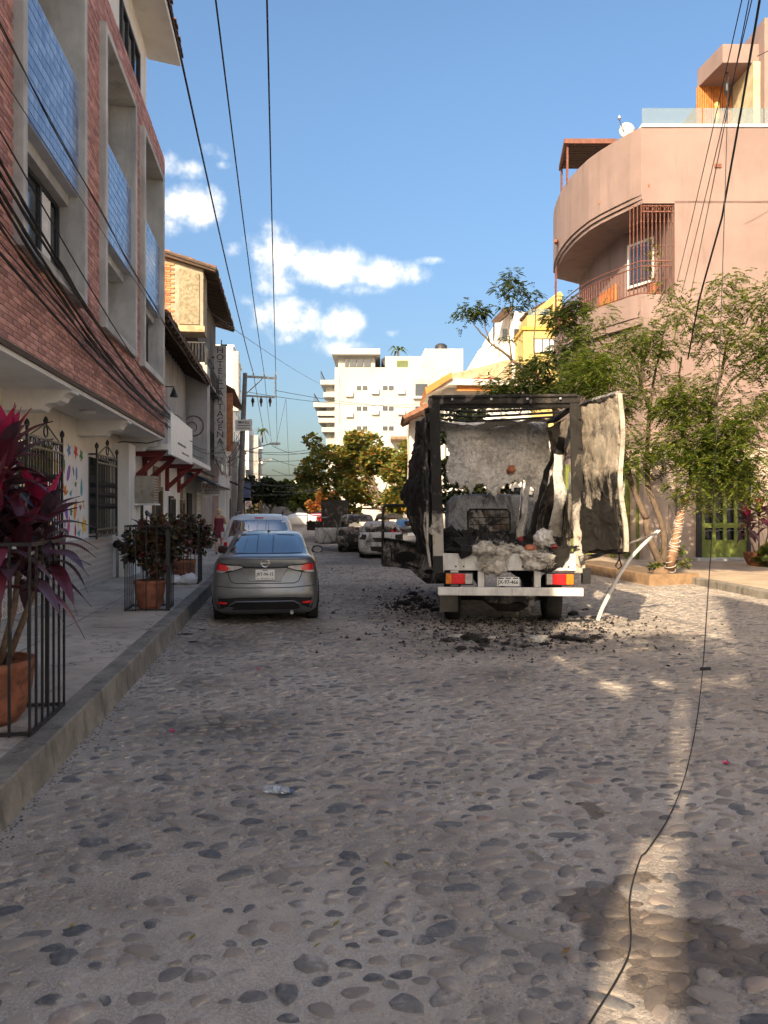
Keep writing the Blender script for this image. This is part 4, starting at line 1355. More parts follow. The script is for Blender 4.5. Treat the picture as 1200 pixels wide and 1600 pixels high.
# penthouse on the terrace
MB().prism([C2(12.42, 27.0), C2(13.95, 27.0), C2(13.95, 29.5), C2(12.18, 28.6)], 'z', 18.22, 18.9).build('porch_roof', MAT['pink_plaster'], pk)
cbox(MB(), 13.75, 22, 26.6, 36, 14.5, 19.6).build('penthouse', MAT['pink_plaster'], pk)
for i in range(15):
    u = 12.16 + i * .088
    cbox(MB(), u, u + .062, 28.5, 28.56, 14.55, 18.22).build('wood_slat', MAT['orange_wood'], pk)
cbox(MB(), 12.14, 13.75, 28.58, 28.62, 14.55, 18.22).build('screen_back', MAT['orange_wood'], pk)
cbox(MB(), 13.5, 13.76, 26.9, 28.5, 14.55, 18.2).build('porch_wall', plain('yellow_paint', (.46, .42, .27), .85, bump=.1), pk)
pr_ = cbox(MB(), 14.02, 15.0, 26.55, 26.62, 14.6, 17.2).build('arched_window', MAT['window_frame'], pk)
cbox(MB(), 14.1, 14.92, 26.53, 26.56, 14.7, 17.1).build('pane', MAT['dark_glass'], pr_, world=False)
lc = cam(12.85, 27.6)
MB().lathe([(.005, 18.2), (.06, 18.19), (.01, 18.15), (.008, 17.9), (.05, 17.86), (.1, 17.75), (.085, 17.5), (.03, 17.4), (.0, 17.32)], 8, (lc.x, lc.y, 0)).build('porch_lantern', MAT['black_iron'], pk)
# dark slatted pergola over the terrace corner
for (u, d) in ((7.12, 28.6), (7.36, 30.5), (8.9, 28.6), (8.9, 30.5)):
    p = cam(u, d)
    MB().bar((p.x, p.y, 14.5), (p.x, p.y, 16.05), .07).build('pergola_post', MAT['rusty_iron'], pk)
for i in range(12):
    d = 28.5 + i * .19
    ul = 7.0 + i * .03
    MB().prism([C2(ul, d), C2(8.98, d), C2(8.98, d + .15), C2(ul, d + .15)], 'z', 16.05, 16.12).build('pergola_slat', MAT['dark_wood'], pk)
MB().prism([C2(6.96, 28.45), C2(7.06, 28.45), C2(7.4, 30.75), C2(7.3, 30.75)], 'z', 15.97, 16.14).build('pergola_beam', MAT['rusty_iron'], pk)
MB().prism([C2(6.96, 28.42), C2(9.0, 28.42), C2(9.0, 28.5), C2(6.96, 28.5)], 'z', 15.97, 16.15).build('pergola_beam', MAT['rusty_iron'], pk)

fg = thing('golden_statue', 'slim golden figure standing on the terrace behind the glass', 'statue', cam(11.28, 24.95, 14.55))
p = cam(11.28, 24.95)
MB().lathe([(.11, 14.55), (.12, 14.6), (.08, 14.68), (.10, 14.9), (.12, 15.1), (.10, 15.25), (.05, 15.32), (.05, 15.37), (.09, 15.45), (.085, 15.56), (.03, 15.64), (.0, 15.65)], 12, (p.x, p.y, 0)).build('figure', plain('gold', (.6, .45, .12), .4, metal=.3), fg, smooth=True)
dish = thing('satellite_dish', 'small pale satellite dish on the curved pink parapet', 'dish', cam(8.35, 25.2, 14.55))
p = cam(8.35, 25.2)
db = MB()
db.grid(lambda u, v: (p.x - .02 + .3 * v * math.cos(u * 6.283) - .12 * (1 - v * v), p.y - .1 * (1 - v * v), 14.78 + .3 * v * math.sin(u * 6.283)), 16, 4)
db.build('bowl', MAT['white_paint'], dish, solid=.012, smooth=True)
MB().bar((p.x, p.y + .1, 14.5), (p.x - .1, p.y, 14.8), .04).bar((p.x - .12, p.y - .05, 14.62), (p.x - .45, p.y - .3, 15.0), .025).lathe([(.03, 14.98), (.06, 15.02), (.05, 15.1), (0, 15.12)], 8, (p.x - .45, p.y - .3, 0)).build('arm', MAT['galvanized'], dish)

# green iron gate and its doorway
plain('green_iron', (.16, .20, .045), .5, var=.2, scale=8, bump=.1, dirt=(.08, .09, .03))
gt = thing('iron_gate', 'green iron gate with curled bars in the pink house doorway', 'gate', cam(11.2, 24.4, .15))
cbox(MB(), 10.42, 12.08, 24.47, 24.53, .2, 3.45).build('doorway', MAT['dark_glass'], gt)
for i in range(5):
    u = 10.5 + i * .36
    cbox(MB(), u, u + .11, 24.33, 24.39, .8, 3.0).build('upright', MAT['green_iron'], gt)
cbox(MB(), 10.42, 12.08, 24.36, 24.42, .22, .82).build('kick_panel', MAT['green_iron'], gt)
cbox(MB(), 10.42, 12.08, 24.34, 24.40, 1.22, 1.38).build('cross_rail', MAT['green_iron'], gt)
cbox(MB(), 10.36, 10.5, 24.3, 24.44, .2, 3.5).build('jamb', MAT['window_frame'], gt)
cbox(MB(), 12.0, 12.12, 24.3, 24.44, .2, 3.5).build('jamb', MAT['window_frame'], gt)
for j, z in enumerate((1.05, 1.75, 2.1, 2.6)):
    sc = MB()
    for i in range(4):
        u = 10.75 + i * .36
        sc.tube([cam(u + .16 * math.cos(t_), 24.34, z + .10 * math.sin(t_)) for t_ in [k * .5 for k in range(8)]], .012, 4)
    sc.build('scroll', MAT['silver'], gt)
st = cbox(MB(), 10.2, 12.3, 23.9, 24.5, .1, .24)
st.build('doorstep', MAT['concrete'], pk, bevel=.02)

# shaded shop entrance under the bay, with green posts and notices
en = thing('shop_entrance', 'shaded shopfront with green posts and white notices under the rounded bay', 'shopfront', cam(7.9, 25.8, .15))
E0 = arc_in(.27)
def epanel(i0, f0, i1, f1, off, z0, z1, mat, name, par):
    a = Vector(E0[i0]).lerp(Vector(E0[i0 + 1]), f0); b = Vector(E0[i1]).lerp(Vector(E0[i1 + 1]), f1)
    n = Vector((-(b - a).y, (b - a).x)).normalized()
    n = n if n.x < 0 else -n
    q = [a, b, b + n * off, a + n * off]
    return MB().prism([C2(*p) for p in q], 'z', z0, z1).build(name, MAT[mat], par)
for i in range(1, 9):
    epanel(i, .05, i, .95, .06, .3, 3.3, 'dark_glass' if i % 3 else 'grey_plaster', 'shop_panel', en)
for i in range(0, 10):
    epanel(i, .0, i, .12 if i else .18, .16, .15, 3.6, 'green_iron', 'post', en)
for (i, z, h, m_) in ((1, 2.3, .5, 'white_paint'), (2, 1.6, .9, 'white_plaster'), (2, 2.7, .3, 'grey_plaster'), (3, 1.2, .8, 'white_paint'), (4, 2.0, .6, 'white_plaster')):
    epanel(i, .2, i, .8, .09, z, z + h, m_, 'notice', en)
lat = MB()
for j in range(9):
    a = Vector(E0[2]).lerp(Vector(E0[4]), .1); b = Vector(E0[2]).lerp(Vector(E0[4]), .9)
    lat.bar(cam(a.x - .15, a.y - .1, .5 + j * .28), cam(b.x - .15, b.y - .1, .7 + j * .28), .02)
lat.build('lattice', MAT['galvanized'], en)
wr = thing('round_wreath', 'dark round woven wreath hanging beside the shop entrance', 'wreath', cam(8.88, 24.2, 3.0))
wt_ = MB()
for k in range(40):
    a = k / 40 * 6.283
    c = cam(8.92 + .33 * math.cos(a), 24.3, 3.25 + .38 * math.sin(a))
    for _ in range(6):
        v = Vector((rr_.uniform(-1, 1), rr_.uniform(-.4, .4), rr_.uniform(-1, 1))) * .13
        wt_.add([c, c + v + Vector((.02, 0, .02)), c + v * 1.2, c + v - Vector((.02, 0, .02))], [(0, 1, 2, 3)])
wt_.tube([cam(8.92 + .33 * math.cos(k / 20 * 6.283), 24.3, 3.25 + .38 * math.sin(k / 20 * 6.283)) for k in range(21)], .06, 6)
wt_.build('ring', plain('twig', (.05, .04, .03), .9, var=.3), wr, fixn=False)
MB().bar(cam(8.92, 24.3, 3.6), cam(8.92, 24.5, 4.0), .02).build('hook', MAT['black_iron'], wr)

# timber-edged planter at the corner
plain('planter_timber', (.26, .17, .10), .85, var=.25, scale=5, bump=.4, dirt=(.12, .08, .05))
plain('soil', (.17, .12, .08), .95, var=.3, scale=9, bump=.6)
tp = thing('tree_planter', 'low timber-edged planter bed at the street corner', 'planter', (9.3, 18.5, 0))
MB().prism([(8.35, 22.5), (8.55, 22.5), (8.80, 16.95), (8.62, 16.74)], 'z', -.05, .26).build('side_board', MAT['planter_timber'], tp, bevel=.012)
MB().prism([(8.62, 16.74), (10.06, 17.0), (10.04, 17.2), (8.80, 16.95)], 'z', -.05, .262).build('front_board', MAT['planter_timber'], tp, bevel=.012)
MB().prism([(8.55, 22.4), (8.79, 16.97), (10.0, 17.18), (9.9, 22.4)], 'z', -.05, .20).build('soil_bed', MAT['soil'], tp)

# ------------------------------------------------------------ houses beyond the pink one
yh = thing('yellow_house', 'yellow house with a flat terrace rising behind the small trees', 'house', at(850, 780, 47))
def ux(px_, d_): return (px_ - CX) / FPX * d_
def zz_(py_, d_): return CAMZ + (HY - py_) / FPX * d_
D = 47
plain('yellow_plaster', (.50, .38, .15), .9, var=.08, scale=.8, bump=.15, dirt=(.5, .34, .12), dirt_amt=.4)
cbox(MB(), ux(818, D), ux(905, D), D, D + 8, 0, zz_(512, D)).build('wall', MAT['yellow_plaster'], yh)
cbox(MB(), ux(824, D), ux(905, D), D + .1, D + 7, zz_(512, D), zz_(492, D)).build('terrace_wall', MAT['yellow_plaster'], yh)
cbox(MB(), ux(818, D) - .1, ux(905, D), D - .12, D + 8.1, zz_(516, D), zz_(511, D)).build('string_course', plain('ochre_trim', (.5, .32, .07), .9), yh)
wy = cbox(MB(), ux(834, D), ux(871, D), D - .06, D + .05, zz_(552, D), zz_(529, D)).build('window', MAT['window_frame'], yh)
for a, b_ in ((835.5, 846), (848, 857), (859, 869.5)):
    cbox(MB(), ux(a, D), ux(b_, D), D - .08, D - .06, zz_(551, D), zz_(531, D)).build('pane', MAT['white_paint'], wy, world=False)
for (a, za, b_, zb) in ((846, 480, 884, 449), (838, 489, 872, 462)):
    MB().bar(cam(ux(a, D), D + 1, zz_(za, D)), cam(ux(b_, D), D + 1.5, zz_(zb, D)), .45, .35).build('sloping_beam', MAT['yellow_plaster'], yh)
for i in range(8):
    f = i / 7
    MB().bar(cam(ux(832 + 26 * f, D), D + 1.2, zz_(479 - 15 * f, D)), cam(ux(822 + 26 * f, D), D + 4.5, zz_(483 - 15 * f, D)), .14).build('pergola_slat', MAT['dark_wood'], yh)
cbox(MB(), ux(870, D), ux(884, D), D + 1, D + 3, zz_(495, D), zz_(455, D)).build('pillar', MAT['yellow_plaster'], yh)
cbox(MB(), ux(826, D), ux(860, D), D + .12, D + .16, zz_(492, D), zz_(482, D)).build('glass_rail', MAT['balustrade_glass'], yh)

gw = thing('gabled_house', 'white stepped house with a lean-to roof left of the yellow house', 'house', at(790, 780, 50))
D = 50
pl = [(745, 575), (747, 548), (776, 524), (778, 498), (800, 486), (822, 488), (822, 600), (745, 600)]
MB().prism([(0, 0)] * 0 + [(ux(a, D), zz_(b_, D)) for a, b_ in pl], 'y', 0, 7)
v = []
for dd in (D, D + 8):
    v.append([cam(ux(a, D), dd, zz_(b_, D) if b_ < 600 else 0) for a, b_ in pl])
MB().loft(v).build('wall', MAT['white_plaster'], gw)
MB().add([cam(ux(763, D), D - 1.5, zz_(513, D)), cam(ux(776, D), D - 1.5, zz_(513, D)), cam(ux(803, D), D - .2, zz_(484, D)), cam(ux(788, D), D - .2, zz_(484, D)),
          cam(ux(763, D), D - 1.5, zz_(510, D)), cam(ux(776, D), D - 1.5, zz_(510, D)), cam(ux(803, D), D - .2, zz_(481, D)), cam(ux(788, D), D - .2, zz_(481, D))],
         [(0, 1, 2, 3), (4, 5, 6, 7), (0, 1, 5, 4), (1, 2, 6, 5), (2, 3, 7, 6), (3, 0, 4, 7)]).build('lean_to_roof', MAT['dark_wood'], gw)
cbox(MB(), ux(766, D), ux(768, D), D - 1.4, D - 1.3, zz_(540, D), zz_(513, D)).build('roof_post', MAT['black_iron'], gw)
for a in (785, 803):
    cbox(MB(), ux(a, D), ux(a + 8, D), D - .05, D + .05, zz_(530, D), zz_(514, D)).build('window', MAT['dark_glass'], gw)

ow = thing('stone_wall', 'tall sloping rubble wall catching the sun above the orange roof', 'wall', at(740, 790, 44))
D = 44
pl = [(690, 588), (745, 575), (800, 560), (800, 640), (690, 640)]
MB().loft([[cam(ux(a, D), dd, zz_(b_, D) if b_ < 640 else 0) for a, b_ in pl] for dd in (D, D + 1)]).build('masonry', plain('rubble', (.42, .32, .20), .95, var=.3, scale=2.2, bump=.9, bscale=9, dirt=(.2, .15, .10), dirt_amt=.7), ow)

oh = thing('orange_roof_house', 'small house with orange fascia and tiled roof above the burnt truck', 'house', at(730, 790, 36))
D = 36
plain('orange_plaster', (.52, .20, .06), .85, var=.12, scale=2, bump=.2)
cbox(MB(), ux(694, D), ux(830, D), D, D + 6, 0, zz_(606, D)).build('wall', MAT['white_plaster'], oh)
MB().loft([[cam(ux(a, D), dd, zz_(b_, D)) for a, b_ in ((662, 612), (703, 588), (703, 597), (664, 622))] for dd in (D - 1.2, D + 4)]).build('fascia', MAT['orange_plaster'], oh)
MB().loft([[cam(ux(a, D), dd, zz_(b_, D)) for a, b_ in ((664, 622), (703, 597), (830, 600), (830, 608), (700, 606))] for dd in (D - 1.0, D + 4)]).build('eave', MAT['cream_plaster'], oh)
cbox(MB(), ux(712, D), ux(800, D), D - .7, D - .5, zz_(614, D), zz_(602, D)).build('orange_band', MAT['orange_plaster'], oh)
cbox(MB(), ux(734, D), ux(770, D), D - .9, D - .7, zz_(603, D), zz_(596, D)).build('red_awning', plain('red_cloth', (.5, .06, .05), .8), oh)
MB().loft([[cam(ux(a, D), dd, zz_(b_, D)) for a, b_ in ((626, 660), (664, 640), (668, 646), (630, 664))] for dd in (D - 2.5, D + 1)]).build('porch_roof', MAT['roof_tile'], oh)
cbox(MB(), ux(640, D), ux(694, D), D - .3, D + 5, 0, zz_(652, D)).build('porch_wall', MAT['cream_plaster'], oh)
cbox(MB(), ux(655, D), ux(680, D), D - .36, D - .3, zz_(690, D), zz_(680, D)).build('red_band', MAT['red_cloth'], oh)
for a in (700, 740, 775, 805):
    wq = cbox(MB(), ux(a, D), ux(a + 24, D), D - .06, D + .02, 1.0, 2.6).build('window', MAT['dark_glass'], oh)
    cbox(MB(), ux(a, D) - .1, ux(a + 24, D) + .1, D - .12, D - .02, .9, 1.0).build('sill', MAT['concrete'], wq, world=False)
sh = thing('side_house', 'plain grey house with a dark doorway seen through the burnt truck', 'house', at(845, 790, 30))
D = 31
cbox(MB(), ux(800, D), ux(905, D), D, D + 4, 0, zz_(690, D)).build('wall', MAT['white_plaster'], sh)
cbox(MB(), ux(798, D), ux(905, D), D - .9, D + .1, zz_(714, D), zz_(708, D)).build('ledge', MAT['concrete'], sh)
cbox(MB(), ux(835, D), ux(850, D), D - .05, D + .05, 0, zz_(735, D)).build('door', MAT['dark_void'], sh)
cbox(MB(), ux(803, D), ux(815, D), D - .05, D + .05, zz_(775, D), zz_(762, D)).build('window', MAT['dark_glass'], sh)

# ------------------------------------------------------------ white apartment building down the street
wb = thing('white_building', 'white five-storey apartment building with side balconies above the street trees', 'building', at(600, 790, 78))
D = 78
plain('bright_plaster', (.385, .385, .365), .9, var=.04, scale=.4, bump=.1, dirt=(.28, .27, .25), dirt_amt=.35, streak=True)
cbox(MB(), ux(523, D), ux(702, D), D, D + 18, 0, zz_(574, D)).build('wall', MAT['bright_plaster'], wb)
cbox(MB(), ux(528, D), ux(586, D), D + .3, D + 12, zz_(574, D), zz_(556, D)).build('roof_room', MAT['bright_plaster'], wb)
cbox(MB(), ux(519, D), ux(594, D), D - .8, D + 13, zz_(556, D), zz_(547, D)).build('roof_slab', MAT['bright_plaster'], wb)
for (a, b_) in ((539, 544.5), (546, 556), (557, 567), (568.5, 579)):
    cbox(MB(), ux(a, D), ux(b_, D), D + .2, D + .32, zz_(573, D), zz_(561, D)).build('roof_window', MAT['dark_glass'], wb)
cbox(MB(), ux(602, D), ux(660, D), D + .2, D + 8, zz_(574, D), zz_(556, D)).build('roof_block', MAT['bright_plaster'], wb)
gwn = cbox(MB(), ux(620, D), ux(637, D), D + .1, D + .25, zz_(574, D), zz_(563, D)).build('window', plain('green_pane', (.10, .13, .05), .3), wb)
v = [[cam(ux(a, D), dd, zz_(b_, D)) for a, b_ in ((648, 574), (667, 532), (730, 532), (730, 620), (648, 620))] for dd in (D + 4, D + 14)]
MB().loft(v).build('stair_tower', MAT['bright_plaster'], wb)
for (y0, y1) in ((602, 611), (634, 643), (665, 674)):
    for a in (556, 597):
        wq = cbox(MB(), ux(a, D), ux(a + 19, D), D - .04, D + .02, zz_(y1, D), zz_(y0, D)).build('window', MAT['white_paint'], wb)
        for s_ in (0, 1):
            cbox(MB(), ux(a + .8 + s_ * 9.4, D), ux(a + 9 + s_ * 9.4, D), D - .06, D - .04, zz_(y1 - .8, D), zz_(y0 + .8, D)).build('pane', MAT['dark_glass'], wq, world=False)
for (y0, y1) in ((593, 622), (628, 652), (660, 684)):
    cbox(MB(), ux(646, D), ux(672, D), D - .05, D + .03, zz_(y1, D), zz_(y0, D)).build('loggia', MAT['grey_plaster'], wb)
    cbox(MB(), ux(649, D), ux(668, D), D - .07, D - .05, zz_(y1 - 3, D), zz_(y0 + 7, D)).build('loggia_window', MAT['dark_glass'], wb)
    cbox(MB(), ux(645, D), ux(673, D), D - .5, D - .05, zz_(y1 + 1, D), zz_(y1 - 2, D)).build('loggia_rail', MAT['white_paint'], wb)
for (y0, x0) in ((592, 498), (612, 503), (628, 487), (642, 493), (653, 495), (668, 500)):
    cbox(MB(), ux(x0, D), ux(523, D) - .01, D + 2, D + 14, zz_(y0, D) - .25, zz_(y0, D) + .25).build('side_balcony', MAT['bright_plaster'], wb)
for i in range(4):
    cbox(MB(), ux(506, D), ux(523, D) - .02, D + 3 + i * 3, D + 3.4 + i * 3, 2, zz_(592, D)).build('side_pier', MAT['bright_plaster'], wb)
cbox(MB(), ux(610, D), ux(655, D), D - 3, D - .1, zz_(690, D), zz_(686, D)).build('entrance_canopy', MAT['old_wood'], wb)
cbox(MB(), ux(640, D), ux(665, D), D - .3, D - .1, zz_(697, D), zz_(686, D)).build('red_sign', MAT['red_cloth'], wb)

# things closing the street far away
fe = thing('far_house', 'pale house with a small red roof at the far end of the street', 'house', at(480, 792, 150))
D = 150
cbox(MB(), ux(452, D), ux(500, D), D, D + 14, 0, zz_(751, D)).build('wall', MAT['bright_plaster'], fe)
cbox(MB(), ux(478, D), ux(520, D), D + 1, D + 14, 0, zz_(742, D)).build('tower', MAT['bright_plaster'], fe)
p = cam(ux(471, D), D + 4)
MB().lathe([(2.2, zz_(748, D)), (1.8, zz_(744, D)), (0, zz_(741, D))], 10, (p.x, p.y, 0)).build('red_dome', MAT['roof_tile'], fe)
for a in (457, 466, 484, 491):
    cbox(MB(), ux(a, D), ux(a + 4, D), D - .05, D + 1.05, zz_(765, D), zz_(758, D)).build('window', MAT['dark_glass'], fe)
dw = thing('far_wall', 'long dark boundary wall across the far end of the street', 'wall', at(470, 795, 120))
cbox(MB(), -30, 10, 122, 122.4, 0, 3.0).build('masonry', MAT['dark_grey_wall'], dw)
cbox(MB(), -30, 10, 121.9, 122.5, 3.0, 3.15).build('coping', MAT['concrete'], dw)
# rows that continue the street on the right, mostly behind trees
for i, (x0, y0, y1, h, mt) in enumerate(((10.5, 58, 76, 7.5, 'cream_plaster'), (10.2, 100, 125, 9, 'white_plaster'), (11.2, 128, 160, 7, 'cream_plaster'))):
    q = thing('terrace_house', ['cream two-storey house behind the orange-leaved trees', 'white flat-roofed house beyond the white apartment building', 'cream house at the far right end of the street'][i], 'house', (x0, y0, 0))
    MB().box(x0, x0 + 10, y0, y1, 0, h).build('wall', MAT[mt], q)
    for z in (1.0, 4.2):
        for y in np.arange(y0 + 1, y1 - 2, 3.2):
            MB().box(x0 - .05, x0 + .05, y, y + 1.3, z, z + 1.5).build('window', MAT['dark_glass'], q)

# the row that goes on beside and behind the camera on the right; added so its sunlit white fronts fill the shade
for i, (x0, y0, y1, h, mt, lab) in enumerate(((12.4, 3.0, 12.5, 8.5, 'white_plaster', 'white two-storey house on the right, out of view beside the camera'), (12.0, -8.0, 2.9, 10.5, 'white_plaster', 'white three-storey house on the right, out of view behind the camera'),
                                              (12.6, -26.0, -8.1, 9.0, 'white_plaster', 'whitewashed house on the right, farthest out of view behind the camera'))):
    q = thing('terrace_house', lab, 'house', (x0, y0, 0))
    MB().box(x0, x0 + 9, y0, y1, .1, h).build('wall', MAT[mt], q)
    MB().box(x0 - .15, x0 + 9, y0, y1, h, h + .25).build('cornice', MAT['white_plaster'], q)
    for z in np.arange(1.0, h - 1.8, 3.0):
        for y in np.arange(y0 + .8, y1 - 1.6, 2.7):
            wq = MB().box(x0 - .05, x0 + .05, y, y + 1.1, z, z + 1.5).build('window', MAT['dark_glass'], q)
            MB().box(x0 - .12, x0 + .04, y - .1, y + 1.2, z - .1, z).build('sill', MAT['concrete'], wq, world=False)

# fittings on the pink wall and small plant on the white building
MB().tube([cam(9.72, 24.46, .2), cam(9.72, 24.46, 8.9)], .03, 6).build('conduit', MAT['pink_plaster'], pk)
cbox(MB(), 12.75, 13.05, 24.36, 24.5, 1.5, 2.0).build('meter_box', MAT['galvanized'], pk, bevel=.01)
for (u, z) in ((11.0, 13.2), (12.9, 13.2)):
    cbox(MB(), u, u + .22, 24.46, 24.5, z, z + .12).build('wall_vent', MAT['rusty_iron'], pk)
D = 78
for (a, y0, w_, h_) in ((604, 552, 1.2, 1.3), (696, 530, 1.4, 1.5), (640, 553, .9, 1.0)):
    q = cam(ux(a, D), D + 6)
    MB().lathe([(w_ * .5, zz_(y0, D) - 1.5), (w_ * .5, zz_(y0, D) + h_ * .4), (w_ * .3, zz_(y0, D) + h_ * .55), (.05, zz_(y0, D) + h_ * .6)], 12, (q.x, q.y, 0)).build('roof_tank', MAT['black_plastic'] if 'black_plastic' in MAT else MAT['window_frame'], wb, smooth=True)
for (a, y0) in ((580, 616), (621, 616), (580, 648), (621, 648), (540, 620), (540, 652)):
    cbox(MB(), ux(a, D), ux(a, D) + .8, D - .35, D - .02, zz_(y0, D), zz_(y0, D) + .55).build('air_conditioner', MAT['white_paint'], wb, bevel=.03)
for (y0, x0) in ((592, 498), (628, 487), (653, 495)):
    rb = MB()
    for k in range(9):
        q = cam(ux(x0, D) + .05, D + 2.2 + k * 1.4)
        rb.bar((q.x, q.y, zz_(y0, D) + .25), (q.x, q.y, zz_(y0, D) + 1.2), .05)
    rb.bar(cam(ux(x0, D) + .05, D + 2.1, zz_(y0, D) + 1.2), cam(ux(x0, D) + .05, D + 13.8, zz_(y0, D) + 1.2), .07)
    rb.build('balcony_rail', MAT['window_frame'], wb)
MB().tube([cam(ux(700, D), D - .05, zz_(574, D)), cam(ux(700, D), D - .05, .2)], .06, 6).tube([cam(ux(530, D), D - .05, zz_(574, D)), cam(ux(530, D), D - .05, .2)], .06, 6).build('downpipe', MAT['concrete'], wb)
# ================================================================== vehicles
rv = random.Random(44)


def carpaint(name, col, metal=.5, rough=.32, dust=(.30, .27, .23), dust_amt=.12):
    m, t, b = new_mat(name)
    oc = nd(t, 'ShaderNodeTexCoord').outputs['Object']
    n = noise_tex(t, oc, 5, 6, .65)
    c = mixc(t, mth(t, 'MULTIPLY', sstep(t, n, .35, .75), dust_amt * 2), col, dust)
    t.links.new(c, b.inputs['Base Color'])
    b.inputs['Metallic'].default_value = metal
    t.links.new(mth(t, 'ADD', rough - .06, mth(t, 'MULTIPLY', n, .16)), b.inputs['Roughness'])
    b.inputs['Coat Weight'].default_value = .7
    b.inputs['Coat Roughness'].default_value = .06
    return m


carpaint('grey_carpaint', (.135, .147, .158), .6, .33, (.30, .29, .27), .08)
carpaint('white_carpaint', (.55, .56, .56), .0, .35)
carpaint('dark_carpaint', (.03, .035, .042), .3, .3)
plain('tinted_glass', (.015, .02, .025), .04, var=.1, bump=0, spec=1.0, ior=2.6)
plain('black_trim', (.012, .012, .013), .5, var=.2, bump=.05)
plain('red_lens', (.68, .015, .02), .18, var=.2, scale=20, bump=0, spec=.7, coat=.6)
plain('amber_lens', (.62, .17, .02), .2, var=.2, scale=20, bump=0, spec=.7)
plain('clear_lens', (.42, .40, .38), .15, var=.2, scale=20, bump=0, spec=.7)
plain('plate_white', (.72, .73, .72), .5, var=.05, bump=.02)
plain('plate_ink', (.02, .05, .035), .6, var=.1, bump=0)
plain('black_plastic', (.025, .025, .026), .6, var=.2, bump=.1)


class CarShell:
    """plan outlines stacked by height; gives a surface that can be cut into parts"""
    NR, NC, NS, NF = 14, 6, 26, 10

    def __init__(s, levels, rxr=.34, ryr=.22, bow=.05, hood=None, taper=.05):
        s.lv, s.rx, s.ry, s.bow, s.hood, s.taper = levels, rxr, ryr, bow, hood, taper

    def outline(s, lv):
        z, yr, yf, w = lv
        rx, ry = min(s.rx, w * .6), min(s.ry, (yf - yr) * .2)
        half = []
        # right half, from rear centre to front centre
        for i in range(s.NR // 2 + 1):
            x = (w - rx) * i / (s.NR // 2)
            half.append((x, yr + s.bow * (x / w) ** 2))
        y0 = yr + s.bow * ((w - rx) / w) ** 2
        for i in range(1, s.NC + 1):
            a = math.pi / 2 * i / s.NC
            half.append((w - rx + rx * math.sin(a), y0 + ry * (1 - math.cos(a))))
        for i in range(1, s.NS):
            half.append((w, y0 + ry + (yf - .25 - y0 - ry) * i / s.NS))
        for i in range(0, s.NC + 1):
            a = math.pi / 2 * i / s.NC
            half.append((w - .4 + .4 * math.cos(a) if w > .45 else w * math.cos(a) * .9 + .05, yf - .25 + .25 * math.sin(a)))
        for i in range(1, s.NF // 2 + 1):
            half.append(((w - .4 if w > .45 else .05) * (1 - i / (s.NF // 2)), yf + .03 * i / (s.NF // 2)))
        mid = (yr + yf) / 2
        hl = (yf - yr) / 2
        half = [(x * (1 - s.taper * abs((y - mid) / hl) ** 4), y) for x, y in half]
        ring = half + [(-x, y) for x, y in half[-2:0:-1]]
        out = []
        for x, y in ring:
            zz = z
            if s.hood and y > s.hood[0] and z > .55:
                zz = z - (y - s.hood[0]) * s.hood[1] * (z - .55) / .5
            out.append((x, y, zz))
        return out

    def rings(s): return [s.outline(l) for l in s.lv]

    def rear_y(s, x, z):
        def ly(l):
            zz, yr, yf, w = l
            rx, ry = min(s.rx, w * .6), min(s.ry, (yf - yr) * .2)
            ax = min(abs(x) / (1 - s.taper), w * .999)
            if ax <= w - rx: return yr + s.bow * (ax / w) ** 2
            q = (ax - (w - rx)) / rx
            return yr + s.bow * ((w - rx) / w) ** 2 + ry * (1 - math.sqrt(max(0, 1 - q * q)))
        for a, b in zip(s.lv[:-1], s.lv[1:]):
            if a[0] <= z <= b[0]:
                f = (z - a[0]) / (b[0] - a[0])
                return ly(a) * (1 - f) + ly(b) * f
        return ly(s.lv[-1] if z > s.lv[-1][0] else s.lv[0])

    def patch(s, poly, off=.006, thick=.01, cuts=3):
        """a piece of trim laid on the rear surface, outline in (x, z)"""
        bm = bmesh.new()
        f = bm.faces.new([bm.verts.new((p[0], 0, p[1])) for p in poly])
        bmesh.ops.triangulate(bm, faces=[f])
        bmesh.ops.subdivide_edges(bm, edges=bm.edges[:], cuts=cuts, use_grid_fill=True)
        bmesh.ops.triangulate(bm, faces=bm.faces[:])
        mb = MB()
        bm.verts.index_update()
        mb.add([(v.co.x, s.rear_y(v.co.x, v.co.z) - off, v.co.z) for v in bm.verts], [tuple(v.index for v in f_.verts) for f_ in bm.faces])
        bm.free()
        return mb

    def rline(s, pts, r=.006, off=.002, dense=8):
        out = []
        for a, b in zip(pts[:-1], pts[1:]):
            for k in range(dense):
                f = k / dense
                x, z = a[0] + (b[0] - a[0]) * f, a[1] + (b[1] - a[1]) * f
                out.append((x, s.rear_y(x, z) - off, z))
        x, z = pts[-1]
        out.append((x, s.rear_y(x, z) - off, z))
        return MB().tube(out, r, 5)


